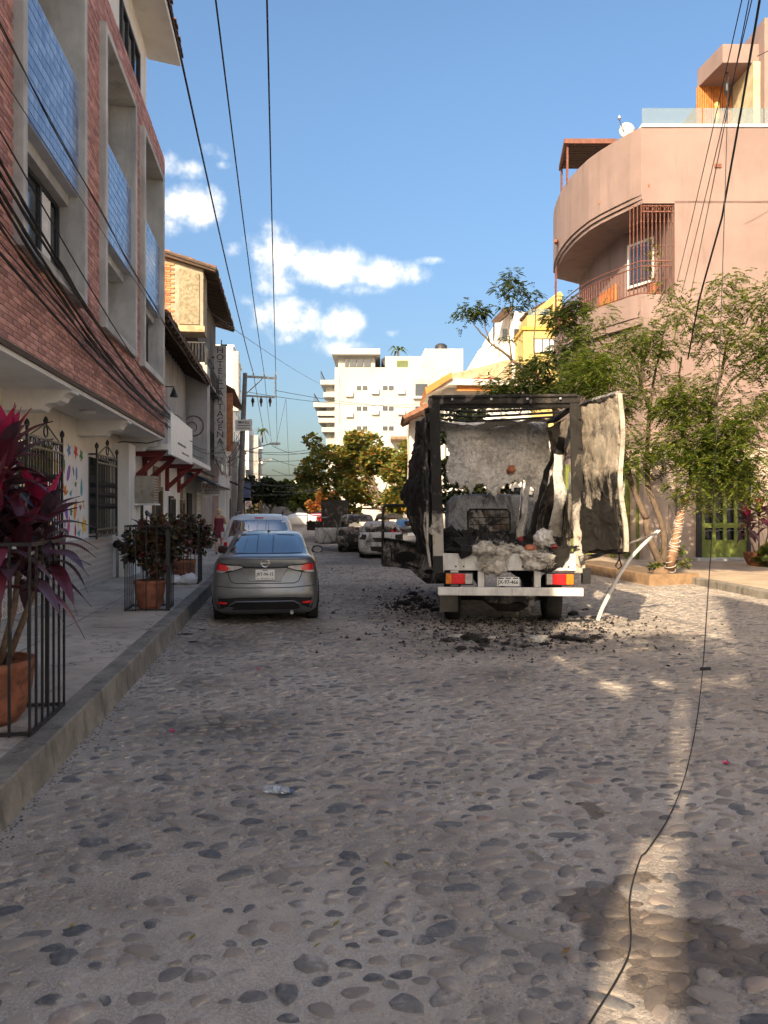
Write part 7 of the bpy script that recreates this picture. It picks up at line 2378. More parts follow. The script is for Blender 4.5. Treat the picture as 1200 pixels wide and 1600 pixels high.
GRP = 'street trees along the right side'
street_tree('almond_tree', 'dense almond tree with orange and green leaves in front of the white building', cam(.2, 47, 0), pb_([(520, 700, 26), (545, 690, 28), (575, 700, 30), (520, 735, 32), (560, 740, 36), (600, 715, 30), (605, 750, 34), (535, 775, 30), (580, 785, 30), (500, 750, 20), (560, 712, 30), (620, 780, 28), (545, 797, 16)], 47), 15000, 'almond_leaf', (.16, .30), .2, GRP)
street_tree('almond_tree', 'darker almond tree beside the truck box, right of the orange one', cam(2.2, 40, 0), pb_([(625, 715, 26), (650, 725, 30), (640, 755, 30), (665, 760, 30), (620, 785, 24), (690, 740, 26)], 40), 8000, 'almond_leaf', (.15, .27), .18, GRP)
street_tree('mango_tree', 'dark green tree seen through the torn front of the truck box', cam(3.3, 27, 0), pb_([(715, 690, 28), (735, 720, 34), (700, 740, 34), (760, 745, 34), (785, 770, 34), (725, 775, 36), (690, 780, 30), (800, 735, 24), (770, 700, 28), (745, 665, 30), (705, 655, 24)], 27), 11000, 'dark_leaf', (.11, .20), .15, GRP)
street_tree('far_tree', 'pale green tree closing the far end of the street', cam(-9.5, 92, 0), pb_([(460, 765, 14), (478, 760, 16), (470, 780, 18), (488, 775, 14), (455, 785, 12), (482, 792, 14)], 92), 5000, 'green_leaf', (.3, .5), .3, GRP)
street_tree('flame_tree', 'small tree with red and orange leaves beside the pale green one', cam(-5.6, 74, 0), pb_([(500, 772, 11), (505, 785, 12), (492, 790, 10), (515, 780, 10)], 74), 2600, leafmat('flame_leaf', [(0, (.25, .10, .03)), (.4, (.35, .07, .03)), (.7, (.28, .2, .04)), (1, (.12, .12, .03))]).name, (.2, .36), .2, GRP)
street_tree('kerbside_tree', 'dark round tree over the left pavement beyond the utility pole', cam(-8.6, 56, 0), pb_([(400, 765, 18), (420, 760, 18), (440, 765, 14), (410, 778, 18), (432, 775, 16), (395, 752, 12), (448, 772, 8)], 56), 5000, 'dark_leaf', (.14, .26), .15)

# palm seen through the truck
pm = thing('small_palm', 'drooping palm frond plant seen over the burnt cab', 'palm', cam(3.8, 24.5, .1))
pb0 = cam(3.78, 24.5, .1)
MB().tube([pb0, pb0 + Vector((0, 0, 1.6)), pb0 + Vector((.05, 0, 3.6))], [.12, .09, .08], 8).build('trunk', MAT['bark'], pm, smooth=True)
crown_c = pb0 + Vector((.05, 0, 3.7))
fm = MB()
for k in range(15):
    a = k * 2.4
    L_ = rp_.uniform(1.3, 1.8)
    V = []
    for i in range(15):
        f = i / 14
        V.append(crown_c + Vector((math.cos(a) * L_ * f, math.sin(a) * L_ * f, .55 * f - 1.5 * f * f)))
    fr = MB()
    for i in range(1, 15):
        for s in (-1, 1):
            d = Vector((-math.sin(a) * s, math.cos(a) * s, -.9)).normalized() * .42 * (1.1 - .6 * abs(i / 14 - .4))
            t_ = (V[i] - V[i - 1]).normalized() * .022
            fr.add([V[i] - t_, V[i] + d * .5 + t_ * .2, V[i] + d + t_ * 3, V[i] + t_], [(0, 1, 2, 3)])
    fr.tube(V, .012, 4)
    fr.build('frond', MAT['feather_leaf_dark'], pm, fixn=False)
# palm on the far roof and on the white building
for (px_, py_, d_, lab) in ((410, 680, 104, 'tiny palm on the far white block roof'), (622, 553, 80, 'small palm on the white building roof')):
    q = thing('roof_palm', lab, 'palm', at(px_, py_ + 12, d_))
    c = at(px_, py_ - 4, d_)
    MB().tube([at(px_, py_ + 12, d_), c], .12, 6).build('trunk', MAT['bark'], q)
    fr = MB()
    for k in range(14):
        a = k * .449
        e = c + Vector((math.cos(a) * 1.3, math.sin(a) * 1.3, rp_.uniform(-.6, .5)))
        m_ = c.lerp(e, .5) + Vector((0, 0, .45))
        w_ = Vector((-math.sin(a), math.cos(a), 0)) * .14
        fr.add([c, m_ + w_, e, m_ - w_], [(0, 1, 2, 3)])
    fr.build('crown', MAT['green_leaf'], q, fixn=False)

# ------------------------------------------------------------ long-leaved red cordyline in a caged pot
leafmat('cordyline_dark', [(0, (.05, .016, .026)), (.5, (.11, .02, .04)), (1, (.17, .03, .058))], rough=.32, transl=.18, spec=.5)
leafmat('cordyline_dull', [(0, (.07, .045, .065)), (1, (.11, .055, .08))], rough=.35, transl=.15, spec=.5)
leafmat('cordyline_pink', [(0, (.34, .018, .075)), (.6, (.46, .03, .12)), (1, (.26, .02, .06))], rough=.35, transl=.35, spec=.4)


def strap_leaf(name, mat, arch, L=1.0, w=.135):
    mb = MB()
    n = 10
    rows = []
    for i in range(n + 1):
        f = i / n
        x = L * f * (1 - .12 * arch * f)
        z = L * (.55 * f * (1 - arch * .5) - arch * .85 * f * f)
        ww = w * (math.sin(min(1, f * 1.05 + .06) * math.pi) ** .75) * (1 if f < .98 else .2) + .006
        rows.append([(x, -ww, z + .035 * ww / w), (x, -ww * .5, z + .008), (x, 0, z - .012), (x, ww * .5, z + .008), (x, ww, z + .035 * ww / w)])
    for r_ in rows: mb.v.extend(r_)
    for i in range(n):
        for k in range(4):
            a = i * 5 + k
            mb.f.append((a, a + 1, a + 6, a + 5))
    return mb.mesh(name, MAT[mat], True, fixn=False)


LEAFS = {m_: [strap_leaf('leaf', m_, a) for a in (.15, .5, .85, 1.15)] for m_ in ('cordyline_dark', 'cordyline_dull', 'cordyline_pink')}


def cordyline(name, label, base, heads, pot=None):
    t_ = thing(name, label, 'plant', base)
    base = Vector(base)
    for (hx, hy, hz, n, size, pinky) in heads:
        top = base + Vector((hx, hy, hz))
        MB().tube([base + Vector((hx * .3, hy * .3, 0)), base + Vector((hx * .8, hy * .8, hz * .5)), top], [.026, .022, .018], 7).build('stem', plain('cane', (.20, .14, .10), .9, var=.3, scale=18, bump=.5), t_, smooth=True)
        for k in range(n):
            f = k / n
            az_ = k * 2.399 + rp_.uniform(-.3, .3)
            tilt = -1.4 + 1.5 * f + rp_.uniform(-.12, .12)
            drop = (.0 if f < .35 else (f - .35) * .55)
            if f < pinky: me = LEAFS['cordyline_pink'][0]; tilt = -1.25 + f * 1.2
            else: me = LEAFS[rp_.choice(['cordyline_dark', 'cordyline_dark', 'cordyline_dull'])][min(3, int(f * 3.4 + rp_.uniform(0, .8)))]
            o = put('leaf', me, t_, world=False)
            o.location = Vector((hx, hy, hz - drop))
            o.rotation_euler = (rp_.uniform(-.3, .3), max(-1.3, tilt * .75), az_)
            s = size * rp_.uniform(.75, 1.1) * (.8 if f < .15 else 1)
            o.scale = (s, s * .95, s)
    return t_


POT1 = Vector((-2.22, 5.85, .25))
cordyline('cordyline', 'tall cordyline with burgundy and bright pink strap leaves in the nearest cage', POT1 + Vector((0, 0, .42)),
          [(.12, -.02, 1.58, 34, .47, .26), (.36, .12, 1.08, 32, .45, .24), (-.24, .05, 1.22, 28, .48, .18), (.10, -.18, 1.10, 26, .52, .12), (.26, -.10, .90, 22, .52, 0), (0, .2, 1.4, 24, .58, .1)])


def pot(parent, c, r, h, mat='terracotta'):
    MB().lathe([(r * .62, 0), (r * .80, h * .15), (r * .95, h * .55), (r, h * .86), (r * 1.03, h * .88), (r * 1.03, h), (r * .92, h), (r * .9, h * .88), (.02, h * .86)], 22, c).build('pot', MAT[mat], parent, smooth=True)


def cage(name, label, x0, x1, y0, y1, z0, z1, n, bar=.014):
    t_ = thing(name, label, 'plant cage', ((x0 + x1) / 2, (y0 + y1) / 2, z0), group='iron plant cages along the kerb')
    fr = MB()
    for z in (z0 + .02, z1):
        for a, b in (((x0, y0), (x1, y0)), ((x1, y0), (x1, y1)), ((x1, y1), (x0, y1)), ((x0, y1), (x0, y0))):
            fr.bar((*a, z), (*b, z), bar * 1.6)
    fr.build('frame', MAT['black_iron'], t_)
    bars = []
    for i in range(n):
        f = i / (n - 1)
        for (x, y) in ((x0 + (x1 - x0) * f, y0), (x0 + (x1 - x0) * f, y1)): bars.append((x, y))
        if 0 < i < n - 1:
            for (x, y) in ((x0, y0 + (y1 - y0) * f), (x1, y0 + (y1 - y0) * f)): bars.append((x, y))
    me = MB().bar((0, 0, 0), (0, 0, z1 - z0), bar).mesh('bar', MAT['black_iron'])
    for (x, y) in bars:
        o = put('bar', me, t_); o.location = (x, y, z0)
    return t_


pt = thing('clay_pot', 'large stained terracotta pot inside the nearest cage', 'pot', POT1)
pot(pt, POT1, .31, .47)
cage('plant_cage', 'black iron cage around the tall burgundy cordyline nearest the camera', -2.62, -1.80, 5.45, 6.25, .25, 1.60, 7, .016)

# crotons in the next two cages
leafmat('croton_leaf', [(0, (.02, .028, .012)), (.3, (.05, .035, .02)), (.5, (.09, .025, .025)), (.65, (.05, .07, .02)), (.8, (.15, .03, .035)), (.92, (.10, .11, .03)), (1, (.22, .05, .05))], rough=.35, transl=.2)


def croton(name, label, base, blobs, n, size):
    t_ = thing(name, label, 'plant', base)
    mb = MB()
    for (c, r, fl) in blobs[:5]:
        limb(mb, base, c, .014, .006, .1, 4, 5)
    mb.build('stem', MAT['bark'], t_)
    broad_crown([(Vector(c), r, fl) for c, r, fl in blobs], n, size, .26).build('foliage', MAT['croton_leaf'], t_, fixn=False)


C2_ = Vector((-2.20, 12.2, .25))
pt = thing('clay_pot', 'round terracotta pot in the middle cage', 'pot', C2_)
pot(pt, C2_, .24, .46)
croton('croton', 'dark red and green croton spilling from the middle cage', C2_ + Vector((0, 0, .4)), [(C2_ + Vector((x, y, z)), r, .9) for x, y, z, r in ((0, 0, .95, .30), (.2, .1, 1.2, .28), (-.2, 0, 1.05, .22), (.15, -.1, .8, .26), (.35, .2, 1.0, .24), (0, .1, 1.3, .22), (-.28, 0, .88, .12))], 1150, (.08, .17))
cage('plant_cage', 'black iron cage around the croton behind the grey sedan', -2.52, -1.88, 11.9, 12.5, .25, 1.58, 5)
MB().box(-1.90, -1.84, 11.88, 11.94, .25, 1.5).build('corner_plate', MAT['black_iron'], [o for o in bpy.data.objects if o.name.startswith('plant_cage')][-1])
C3_ = Vector((-2.25, 16.4, .25))
pt = thing('clay_pot', 'terracotta pot in the cage farthest along the kerb', 'pot', C3_)
pot(pt, C3_, .26, .5)
croton('croton', 'dense reddish croton in the cage farthest along the kerb', C3_ + Vector((0, 0, .4)), [(C3_ + Vector((x, y, z)), r, .85) for x, y, z, r in ((0, 0, 1.0, .34), (.25, .1, 1.15, .3), (-.3, 0, 1.1, .3), (.3, 0, .85, .26), (0, .1, 1.3, .25), (.45, .1, 1.0, .22))], 1250, (.07, .15))
cage('plant_cage', 'black iron cage with white bags at its foot farthest along the kerb', -2.65, -1.9, 16.05, 16.75, .25, 1.55, 6)
for i, (x, y, r) in enumerate(((-2.35, 16.0, .13), (-2.08, 15.98, .15))):
    bg_ = thing('plastic_bag', ['crumpled white plastic bag at the foot of the farthest cage', 'fuller white plastic bag beside the crumpled one'][i], 'bag', (x, y, .25))
    lump((x, y, .25 + r * .7), (r * 1.1, r, r * .8), 60 + i, 18, 12, amp=.45).build('bag', plain('bag_plastic', (.62, .63, .64), .4, bump=.3), bg_, smooth=True)
# low shrub by the kerb beyond, cordyline at the right edge
street_tree('kerb_shrub', 'small green shrub on the left pavement beyond the woman', cam(-6.0, 33, .25), [(cam(-6.0 + a, 33 + b, .25 + c), .35, .8) for a, b, c in ((0, 0, .6), (.3, .2, .9), (-.2, .1, 1.0), (.1, 0, 1.3))], 500, 'dark_leaf', (.1, .2), .03)
RB = ground_at(1186, 884, .15)
cordyline('cordyline', 'pink-tipped cordyline beside the green gate at the right edge', RB + Vector((0, 0, .35)), [(0, 0, 1.25, 20, .62, .3), (-.3, .1, .95, 18, .6, .2), (.35, 0, 1.1, 18, .6, .2)])
pt = thing('clay_pot', 'wide pot under the cordyline at the right edge', 'pot', RB)
pot(pt, RB, .42, .4)
street_tree('fern_clump', 'pale green fern clump at the foot of the right-edge cordyline', RB + Vector((-.1, -.5, 0)), [(RB + Vector((a, -.5 + b, c)), .28, .7) for a, b, c in ((0, 0, .35), (.35, .1, .4), (.6, 0, .5))], 420, 'green_leaf', (.14, .3), .02)
# weeds in the planter
street_tree('planter_weeds', 'leafy weeds around the feathery tree stems', tb, [(tb + Vector((a, b, c)), .16, .8) for a, b, c in ((.28, -.1, .3), (.3, -.05, .55), (-.45, -.15, .2), (-.15, .1, .35), (.15, .2, .5))], 230, 'green_leaf', (.07, .14), .015)
st_ = thing('tree_stone', 'rounded brown stone in the timber planter', 'stone', tb + Vector((-.35, -.35, .0)))
lump(tb + Vector((-.42, -.38, .08)), (.20, .15, .12), 71, 14, 10, amp=.3).build('stone', plain('brown_stone', (.2, .13, .08), .9, var=.3), st_, smooth=True)

# unseen tree added behind the camera; its leaves dapple the sun passing the shade houses
street_tree('dapple_tree', 'open-crowned tree added to dapple the sun, out of view behind the camera', Vector((-2.25, -3.4, .2)), [(Vector((x, y, z)), r, .8) for x, y, z, r in
            ((-2.3, -4.9, 8.4, .9), (-2.2, -3.6, 8.0, .9), (-2.1, -2.4, 7.6, .8), (-2.1, -1.4, 7.2, .8), (-2.2, -.6, 7.0, .6), (-2.5, -5.6, 7.9, .6), (-2.2, -5.3, 6.9, .5))], 1500, 'green_leaf', (.14, .26), .12)
# ================================================================== poles, wires, people, litter
rm_ = random.Random(66)


def sag(a, b, s=.3, n=14):
    a, b = Vector(a), Vector(b)
    return [a.lerp(b, i / n) + Vector((0, 0, -s * 4 * (i / n) * (1 - i / n))) for i in range(n + 1)]


def wire(label, pts, r=.012, name='overhead_wire', group='overhead wires'):
    o = MB().tube(pts, r, 5).build(name, MAT['cable'])
    return tag(o, label, 'wire', group)


# ------------------------------------------------------------ utility pole on the left pavement
PD = 40.0
pole_base = cam((373 - CX) / FPX * PD, PD, .25)
up_ = thing('utility_pole', 'tall concrete utility pole with double crossarm above the left pavement', 'utility pole', pole_base)
ptop = at(383, 583, PD)
MB().tube([pole_base, pole_base.lerp(ptop, .5), ptop], [.17, .15, .12], 10).build('pole', plain('pole_concrete', (.16, .15, .14), .9, var=.2, scale=4, bump=.2), up_, smooth=True)
def crs(a, b, w): return MB().bar(a, b, w).build('crossarm', MAT['galvanized'], up_)
crs(at(380, 588, PD), at(432, 591, PD), .11)
crs(at(380, 618, PD), at(430, 621, PD), .09)
MB().bar(at(385, 615, PD), at(410, 592, PD), .05).bar(at(430, 591, PD), at(430, 621, PD), .05).build('brace', MAT['galvanized'], up_)
for px_ in (396, 413, 431):
    p = at(px_, 589, PD)
    MB().lathe([(.02, 0), (.06, .06), (.035, .1), (.06, .15), (.03, .22), (0, .24)], 8, tuple(p)).build('insulator', MAT['white_paint'], up_, smooth=True)
for px_ in (395, 408, 422):
    p = at(px_, 621, PD)
    MB().lathe([(.02, 0), (.08, -.1), (.09, -.25), (.05, -.3), (.03, -.5), (.0, -.52)], 8, tuple(p)).build('fuse_cutout', MAT['dark_wood'], up_, smooth=True)
tops = [at(396, 584, PD), at(413, 585, PD), at(431, 588, PD)]
MB().tube([at(381, 705, PD), at(400, 700, PD), at(420, 694, PD), at(424, 693, PD)], .03, 6).build('lamp_arm', MAT['galvanized'], up_)
MB().obox(at(430, 693, PD), (.55, .22, .12)).build('lamp_head', MAT['galvanized'], up_, bevel=.03)
ps = thing('pole_sign', 'small white sign plate fixed to the utility pole', 'sign', at(381, 672, PD - .3))
a, b = at(367, 655, PD - .25), at(394, 673, PD - .25)
MB().add([at(367, 656, PD - .25), at(394, 655, PD - .25), at(394, 673, PD - .25), at(368, 674, PD - .25), at(367, 656, PD - .20), at(394, 655, PD - .20), at(394, 673, PD - .20), at(368, 674, PD - .20)],
         [(0, 1, 2, 3), (4, 5, 6, 7), (0, 1, 5, 4), (1, 2, 6, 5), (2, 3, 7, 6), (3, 0, 4, 7)]).build('plate', MAT['white_paint'], ps)
text_on(ps, 'MARE', at(381, 660, PD - .27), .24, MAT['plate_ink'], rot=(R(90), 0, -YAW), ext=.004)
for k, z in enumerate((665, 669)):
    MB().bar(at(371, z, PD - .26), at(391, z, PD - .26), .03).build('letter_mark', MAT['window_frame'], ps)
ns = thing('no_parking_sign', 'white no-parking plate low on the utility pole', 'sign', at(388, 800, PD - .4))
MB().obox(at(388, 789, PD - .35), (.34, .03, .42)).build('plate', MAT['white_paint'], ns)
pc = at(388, 788, PD - .38)
MB().tube([pc + Vector((.11 * math.cos(t_), 0, .11 * math.sin(t_))) for t_ in [k * .4 for k in range(17)]], .018, 5).bar(pc + Vector((-.08, 0, .08)), pc + Vector((.08, 0, -.08)), .025).build('symbol', MAT['red_lens'], ns)
MB().bar(at(388, 795, PD - .33), at(388, 860, PD - .33), .05).build('post', MAT['galvanized'], ns)
# second, farther pole
up2 = thing('utility_pole', 'thin far utility pole beyond the dark left tree', 'utility pole', cam(ux(404, 75), 75, .2))
MB().tube([cam(ux(404, 75), 75, .2), at(406, 715, 75)], [.16, .11], 8).build('pole', MAT['pole_concrete'], up2)
MB().bar(at(404, 718, 75), at(424, 718, 75), .12).bar(at(405, 732, 75), at(422, 718, 75), .06).build('crossarm', MAT['galvanized'], up2)

# three thick wires down the street, overhead and beyond the pole
for i, (px0, tp) in enumerate(((263, tops[0]), (337, tops[1]), (417, tops[2]))):
    near = at(px0, 0, 10.7)
    dirv = (near - tp)
    far_ = tp + (tp - near) * 1.1 + Vector((0, 0, -.9))
    behind = near + dirv * .85
    lab = ['thick overhead wire nearest the brick house', 'middle of the three thick overhead wires', 'thick overhead wire farthest from the brick house'][i]
    wire(lab, [behind, near] + [near.lerp(tp, k / 8) + Vector((0, 0, -.28 * 4 * (k / 8) * (1 - k / 8))) for k in range(1, 9)] + sag(tp, far_, .4)[1:], [.019, .015, .016][i], 'street_wire')

# cables strung along the brick house, gathering at its far corner
ends = [(0, 18, 327, 605, 2), (0, 105, 300, 600, 0), (0, 185, 250, 640, 1), (0, 232, 248, 650, 3), (0, 258, 244, 648, 2), (0, 282, 240, 655, 4), (0, 298, 250, 652, 5), (0, 345, 247, 660, 1), (0, 352, 238, 650, 3), (0, 400, 252, 668, 1), (0, 382, 260, 660, 1)]
desc = ['topmost thin', 'second thin', 'third thin', 'upper thick', 'twisted upper', 'sagging black', 'twisted lower', 'thin lower', 'straight lower', 'lowest thick', 'thin one above the lowest']
for i, (x0, y0, x1, y1, tw) in enumerate(ends):
    a = at(x0 - 60, y0 - 52, 7.0)
    b = at(x1, y1, 18.6 if x1 < 290 else 27)
    n = 26
    pts = []
    for k in range(n + 1):
        f = k / n
        # straight in space, with a little slack
        p = a.lerp(b, f) + Vector((0, 0, -(.10 + .07 * tw) * 4 * f * (1 - f)))
        p.x += .02 * math.sin(f * 30 + i) * (tw > 1)
        p.x = max(p.x, -2.96)
        pts.append(p)
    wire(desc[i] + ' black cable along the red brick house', pts, [.007, .006, .010, .016, .018, .020, .016, .008, .012, .018, .007][i], 'facade_cable', 'cables along the brick house')
    if tw >= 2:
        cp = [p + Vector((.02 * math.cos(k * 1.1), 0, .022 * math.sin(k * 1.1))) for k, p in enumerate(pts)]
        wire(desc[i] + ' partner strand wound round its cable along the brick house', cp, .009, 'facade_cable', 'cables along the brick house')
# tangle at the corner and on along the next houses
kn = at(250, 652, 18.7)
for i, (e, s, lab) in enumerate(((at(318, 716, 27), .25, 'lower strand from the corner knot to the hotel'), (at(345, 706, 34), .4, 'upper strand from the corner knot past the emblem'), (at(300, 690, 23), .1, 'short strand over the fascia board'),
                                 (at(350, 690, 38), .6, 'long slack strand to the hotel sign'), (at(215, 655, 17.0), .0, 'stiff stub sticking out under the brick house'), (at(285, 655, 21), -.12, 'stub curling up beside the grilled window'))):
    wire(lab, sag(kn, e, s), .016 if i < 4 else .012, 'service_wire', 'wires knotted at the brick house corner')
wire('coil of cable hanging under the brick house corner', [kn + Vector((0, .18 * math.cos(t_) * (1 + .1 * t_ / 6), -.15 + .14 * math.sin(t_))) for t_ in [k * .4 for k in range(40)]], .012, 'service_wire', 'wires knotted at the brick house corner')
# tangle near the hotel front and the pole
for k in range(9):
    a = at(335 + rm_.uniform(-15, 15), 700 + rm_.uniform(-15, 30), 38 + rm_.uniform(-3, 2))
    b = at(378 + rm_.uniform(-3, 3), 690 + rm_.uniform(-20, 60), PD)
    wire('slack wire between the hotel front and the utility pole', sag(a, b, rm_.uniform(.2, .9)), .014, 'drop_wire', 'slack wires at the hotel')
# wires crossing the street far down
for k in range(11):
    y0 = 690 + k * 8 + rm_.uniform(-4, 4)
    a = at(380 if k % 3 else 425, y0 + rm_.uniform(-6, 10), 48)
    b = at(505, y0 + rm_.uniform(-8, 14), 62)
    wire('thin wire crossing the far street below the crossarms', sag(a, b, rm_.uniform(.1, .7)), .018, 'crossing_wire', 'thin wires crossing the far street')
for (x0, y0, x1, y1, d0, d1, s, lab) in ((384, 612, 690, 628, 40, 60, .5, 'wire from the pole crossarm to the white building'), (430, 610, 720, 636, 40, 60, .4, 'second wire from the pole crossarm across the sky'), (318, 480, 500, 600, 31, 75, .2, 'thin diagonal wire from the hotel roof'),
                                         (447, 625, 452, 745, 60, 60, 0, 'hanging drop wire in the middle of the street'), (447, 622, 430, 700, 60, 60, 0, 'slanting drop wire beside the hanging one')):
    wire(lab, sag(at(x0, y0, d0), at(x1, y1, d1), s), .014, 'span_wire', 'span wires over the street')

# fallen cable at the right: hangs from the roof opposite, touches down and trails to the camera
cp = [at(1196, -60, 9.0), at(1187, 0, 9.0), at(1166, 150, 9.0), at(1140, 300, 8.9), at(1118, 430, 8.8)]
wire('thick black cable slanting across the pink wall', [at(1200, -80, 8.0), at(1187, 0, 8.6), at(1160, 160, 9.8), at(1128, 340, 11.4), at(1100, 440, 12.6), at(1092, 470, 13.2), at(1075, 560, 15.5)], .016, 'slack_cable', 'slack wires in front of the pink house')
for i, (x0, x1, y1) in enumerate(((1168, 1058, 440), (1184, 1066, 455), (1178, 1078, 465))):
    wire(['leftmost thin wire in front of the pink wall', 'middle thin wire in front of the pink wall', 'right thin wire in front of the pink wall'][i], sag(at(x0, -40, 9), at(x1, y1, 18.0), .05), .0075, 'slack_cable', 'slack wires in front of the pink house')
wire('thin wire running up to the right edge of the pink house', sag(at(1183, 88, 20), at(1230, 62, 20), .02), .012, 'slack_cable', 'slack wires in front of the pink house')
g1 = ground_at(1000, 1345); g2 = ground_at(985, 1480); g3 = ground_at(920, 1602); g4 = ground_at(1012, 1330)
for q in (g1, g2, g3, g4): q.z = gh(q.x, q.y) + .012
fc = [at(1138, 120, 7.4), at(1132, 330, 7.0), at(1122, 620, 6.6), at(1113, 820, 6.2), at(1106, 930, 5.9), at(1098, 1045, 5.5), at(1088, 1130, 5.1), at(1071, 1210, 4.75), at(1046, 1275, 4.35), g4, g1]
def smooth_path(P, n=6):
    out = []
    for i in range(len(P) - 1):
        p0, p1, p2, p3 = P[max(i - 1, 0)], P[i], P[i + 1], P[min(i + 2, len(P) - 1)]
        for k in range(n):
            t_ = k / n
            out.append(.5 * ((2 * p1) + (-p0 + p2) * t_ + (2 * p0 - 5 * p1 + 4 * p2 - p3) * t_ ** 2 + (-p0 + 3 * p1 - 3 * p2 + p3) * t_ ** 3))
    out.append(P[-1]); return out
fall = smooth_path(fc + [g1.lerp(g2, .5) + Vector((-.03, 0, .006)), g2, g2.lerp(g3, .5) + Vector((.02, 0, .006)), g3, g3 + (g3 - g2) * .6])
fall = [Vector((p.x, p.y, max(p.z, gh(p.x, p.y) + .006))) for p in fall]
wire('fallen black cable hanging down and trailing over the cobbles', fall, .0042, 'fallen_cable', None)
kc = at(1101, 1045, 5.5)
MB().tube([kc + Vector((-.03, 0, .0)), kc + Vector((.045, 0, 0))], .013, 8).build('cable_joint', MAT['cable'], bpy.data.objects['fallen_cable'])
# its anchor: a pole standing beyond the right edge of view
ap = thing('anchor_pole', 'concrete pole beyond the right edge carrying the slack cables', 'utility pole', cam(6.9, 7.6, 0) + Vector((.9, 0, .1)))
pp = cam(6.9, 7.6, 0) + Vector((.9, 0, 0))
MB().tube([pp, pp + Vector((0, 0, 10))], [.16, .12], 10).build('pole', MAT['pole_concrete'], ap, smooth=True)
MB().bar(pp + Vector((0, 0, 9.6)), pp + Vector((-3.2, 0, 9.6)), .1).build('arm', MAT['galvanized'], ap)


# ------------------------------------------------------------ people
def person(name, label, loc, rotz, joints, edges, radii, skin, H):
    t_ = thing(name, label, 'person', loc, rotz if abs(rotz) > 1e-6 else 1e-5)
    names = list(joints)
    me = bpy.data.meshes.new('body')
    me.from_pydata([tuple(c * H for c in joints[n]) for n in names], [(names.index(a), names.index(b)) for a, b in edges], [])
    me.materials.append(MAT[skin])
    o = bpy.data.objects.new('body', me)
    COL.objects.link(o); o.parent = t_
    m = o.modifiers.new('skin', 'SKIN'); m.use_smooth_shade = True
    for i, n in enumerate(names):
        r = radii[n]
        me.skin_vertices[0].data[i].radius = (r[0] * H, r[1] * H) if isinstance(r, tuple) else (r * H, r * H)
        me.skin_vertices[0].data[i].use_root = (n == 'pelvis')
    s = o.modifiers.new('sub', 'SUBSURF'); s.levels = 2; s.render_levels = 2
    return t_


def human(sway=0.0, rarm='bent'):
    J = dict(pelvis=(0, 0, .52), waist=(0, 0, .60), chest=(0, -.005, .70), upchest=(0, -.005, .775), neck=(0, 0, .835), neck2=(0, .005, .865), head=(0, .012, .91), crown=(0, .01, .965),
             hipL=(-.05, 0, .50), kneeL=(-.055, .03, .285), ankL=(-.05, -.01, .05), toeL=(-.055, .085, .018),
             hipR=(.05, 0, .50), kneeR=(.05, -.005, .285), ankR=(.045, -.06, .06), toeR=(.05, .03, .018),
             shL=(-.10, 0, .80), elL=(-.135, -.01, .63), wrL=(-.14, .04, .50), haL=(-.138, .055, .455),
             shR=(.10, 0, .80), elR=(.145, .02, .645))
    if rarm == 'bent': J.update(wrR=(.10, .13, .67), haR=(.085, .165, .69))
    else: J.update(wrR=(.14, .04, .50), haR=(.138, .055, .455))
    for s, S in ((-1, 'L'), (1, 'R')):
        h = Vector(J['ha' + S]); w = Vector(J['wr' + S]); d = (h - w).normalized()
        for k, (o_, l_) in enumerate(((-.016, .035), (-.005, .042), (.006, .04), (.016, .032))):
            J['fi%s%d' % (S, k)] = tuple(h + Vector((0, o_, 0)) + d * .012)
            J['ft%s%d' % (S, k)] = tuple(h + Vector((-s * .006, o_, 0)) + d * (.012 + l_))
        J['th%s' % S] = tuple(h + Vector((-s * .005, .026, 0)) + d * .008)
    E = [('pelvis', 'waist'), ('waist', 'chest'), ('chest', 'upchest'), ('upchest', 'neck'), ('neck', 'neck2'), ('neck2', 'head'), ('head', 'crown'),
         ('pelvis', 'hipL'), ('hipL', 'kneeL'), ('kneeL', 'ankL'), ('ankL', 'toeL'), ('pelvis', 'hipR'), ('hipR', 'kneeR'), ('kneeR', 'ankR'), ('ankR', 'toeR'),
         ('upchest', 'shL'), ('shL', 'elL'), ('elL', 'wrL'), ('wrL', 'haL'), ('upchest', 'shR'), ('shR', 'elR'), ('elR', 'wrR'), ('wrR', 'haR')]
    Rr = dict(pelvis=(.085, .062), waist=(.072, .055), chest=(.082, .06), upchest=(.075, .05), neck=.032, neck2=.03, head=(.042, .05), crown=(.033, .04), hipL=.056, kneeL=.034, ankL=.021, toeL=(.022, .014), hipR=.056, kneeR=.034, ankR=.021, toeR=(.022, .014),
              shL=.033, elL=.024, wrL=.016, haL=(.012, .02), shR=.033, elR=.024, wrR=.016, haR=(.012, .02))
    for S in 'LR':
        for k in range(4):
            E += [('ha' + S, 'fi%s%d' % (S, k)), ('fi%s%d' % (S, k), 'ft%s%d' % (S, k))]
            Rr['fi%s%d' % (S, k)] = .0055; Rr['ft%s%d' % (S, k)] = .0045
        E.append(('ha' + S, 'th' + S)); Rr['th' + S] = .006
    return J, E, Rr


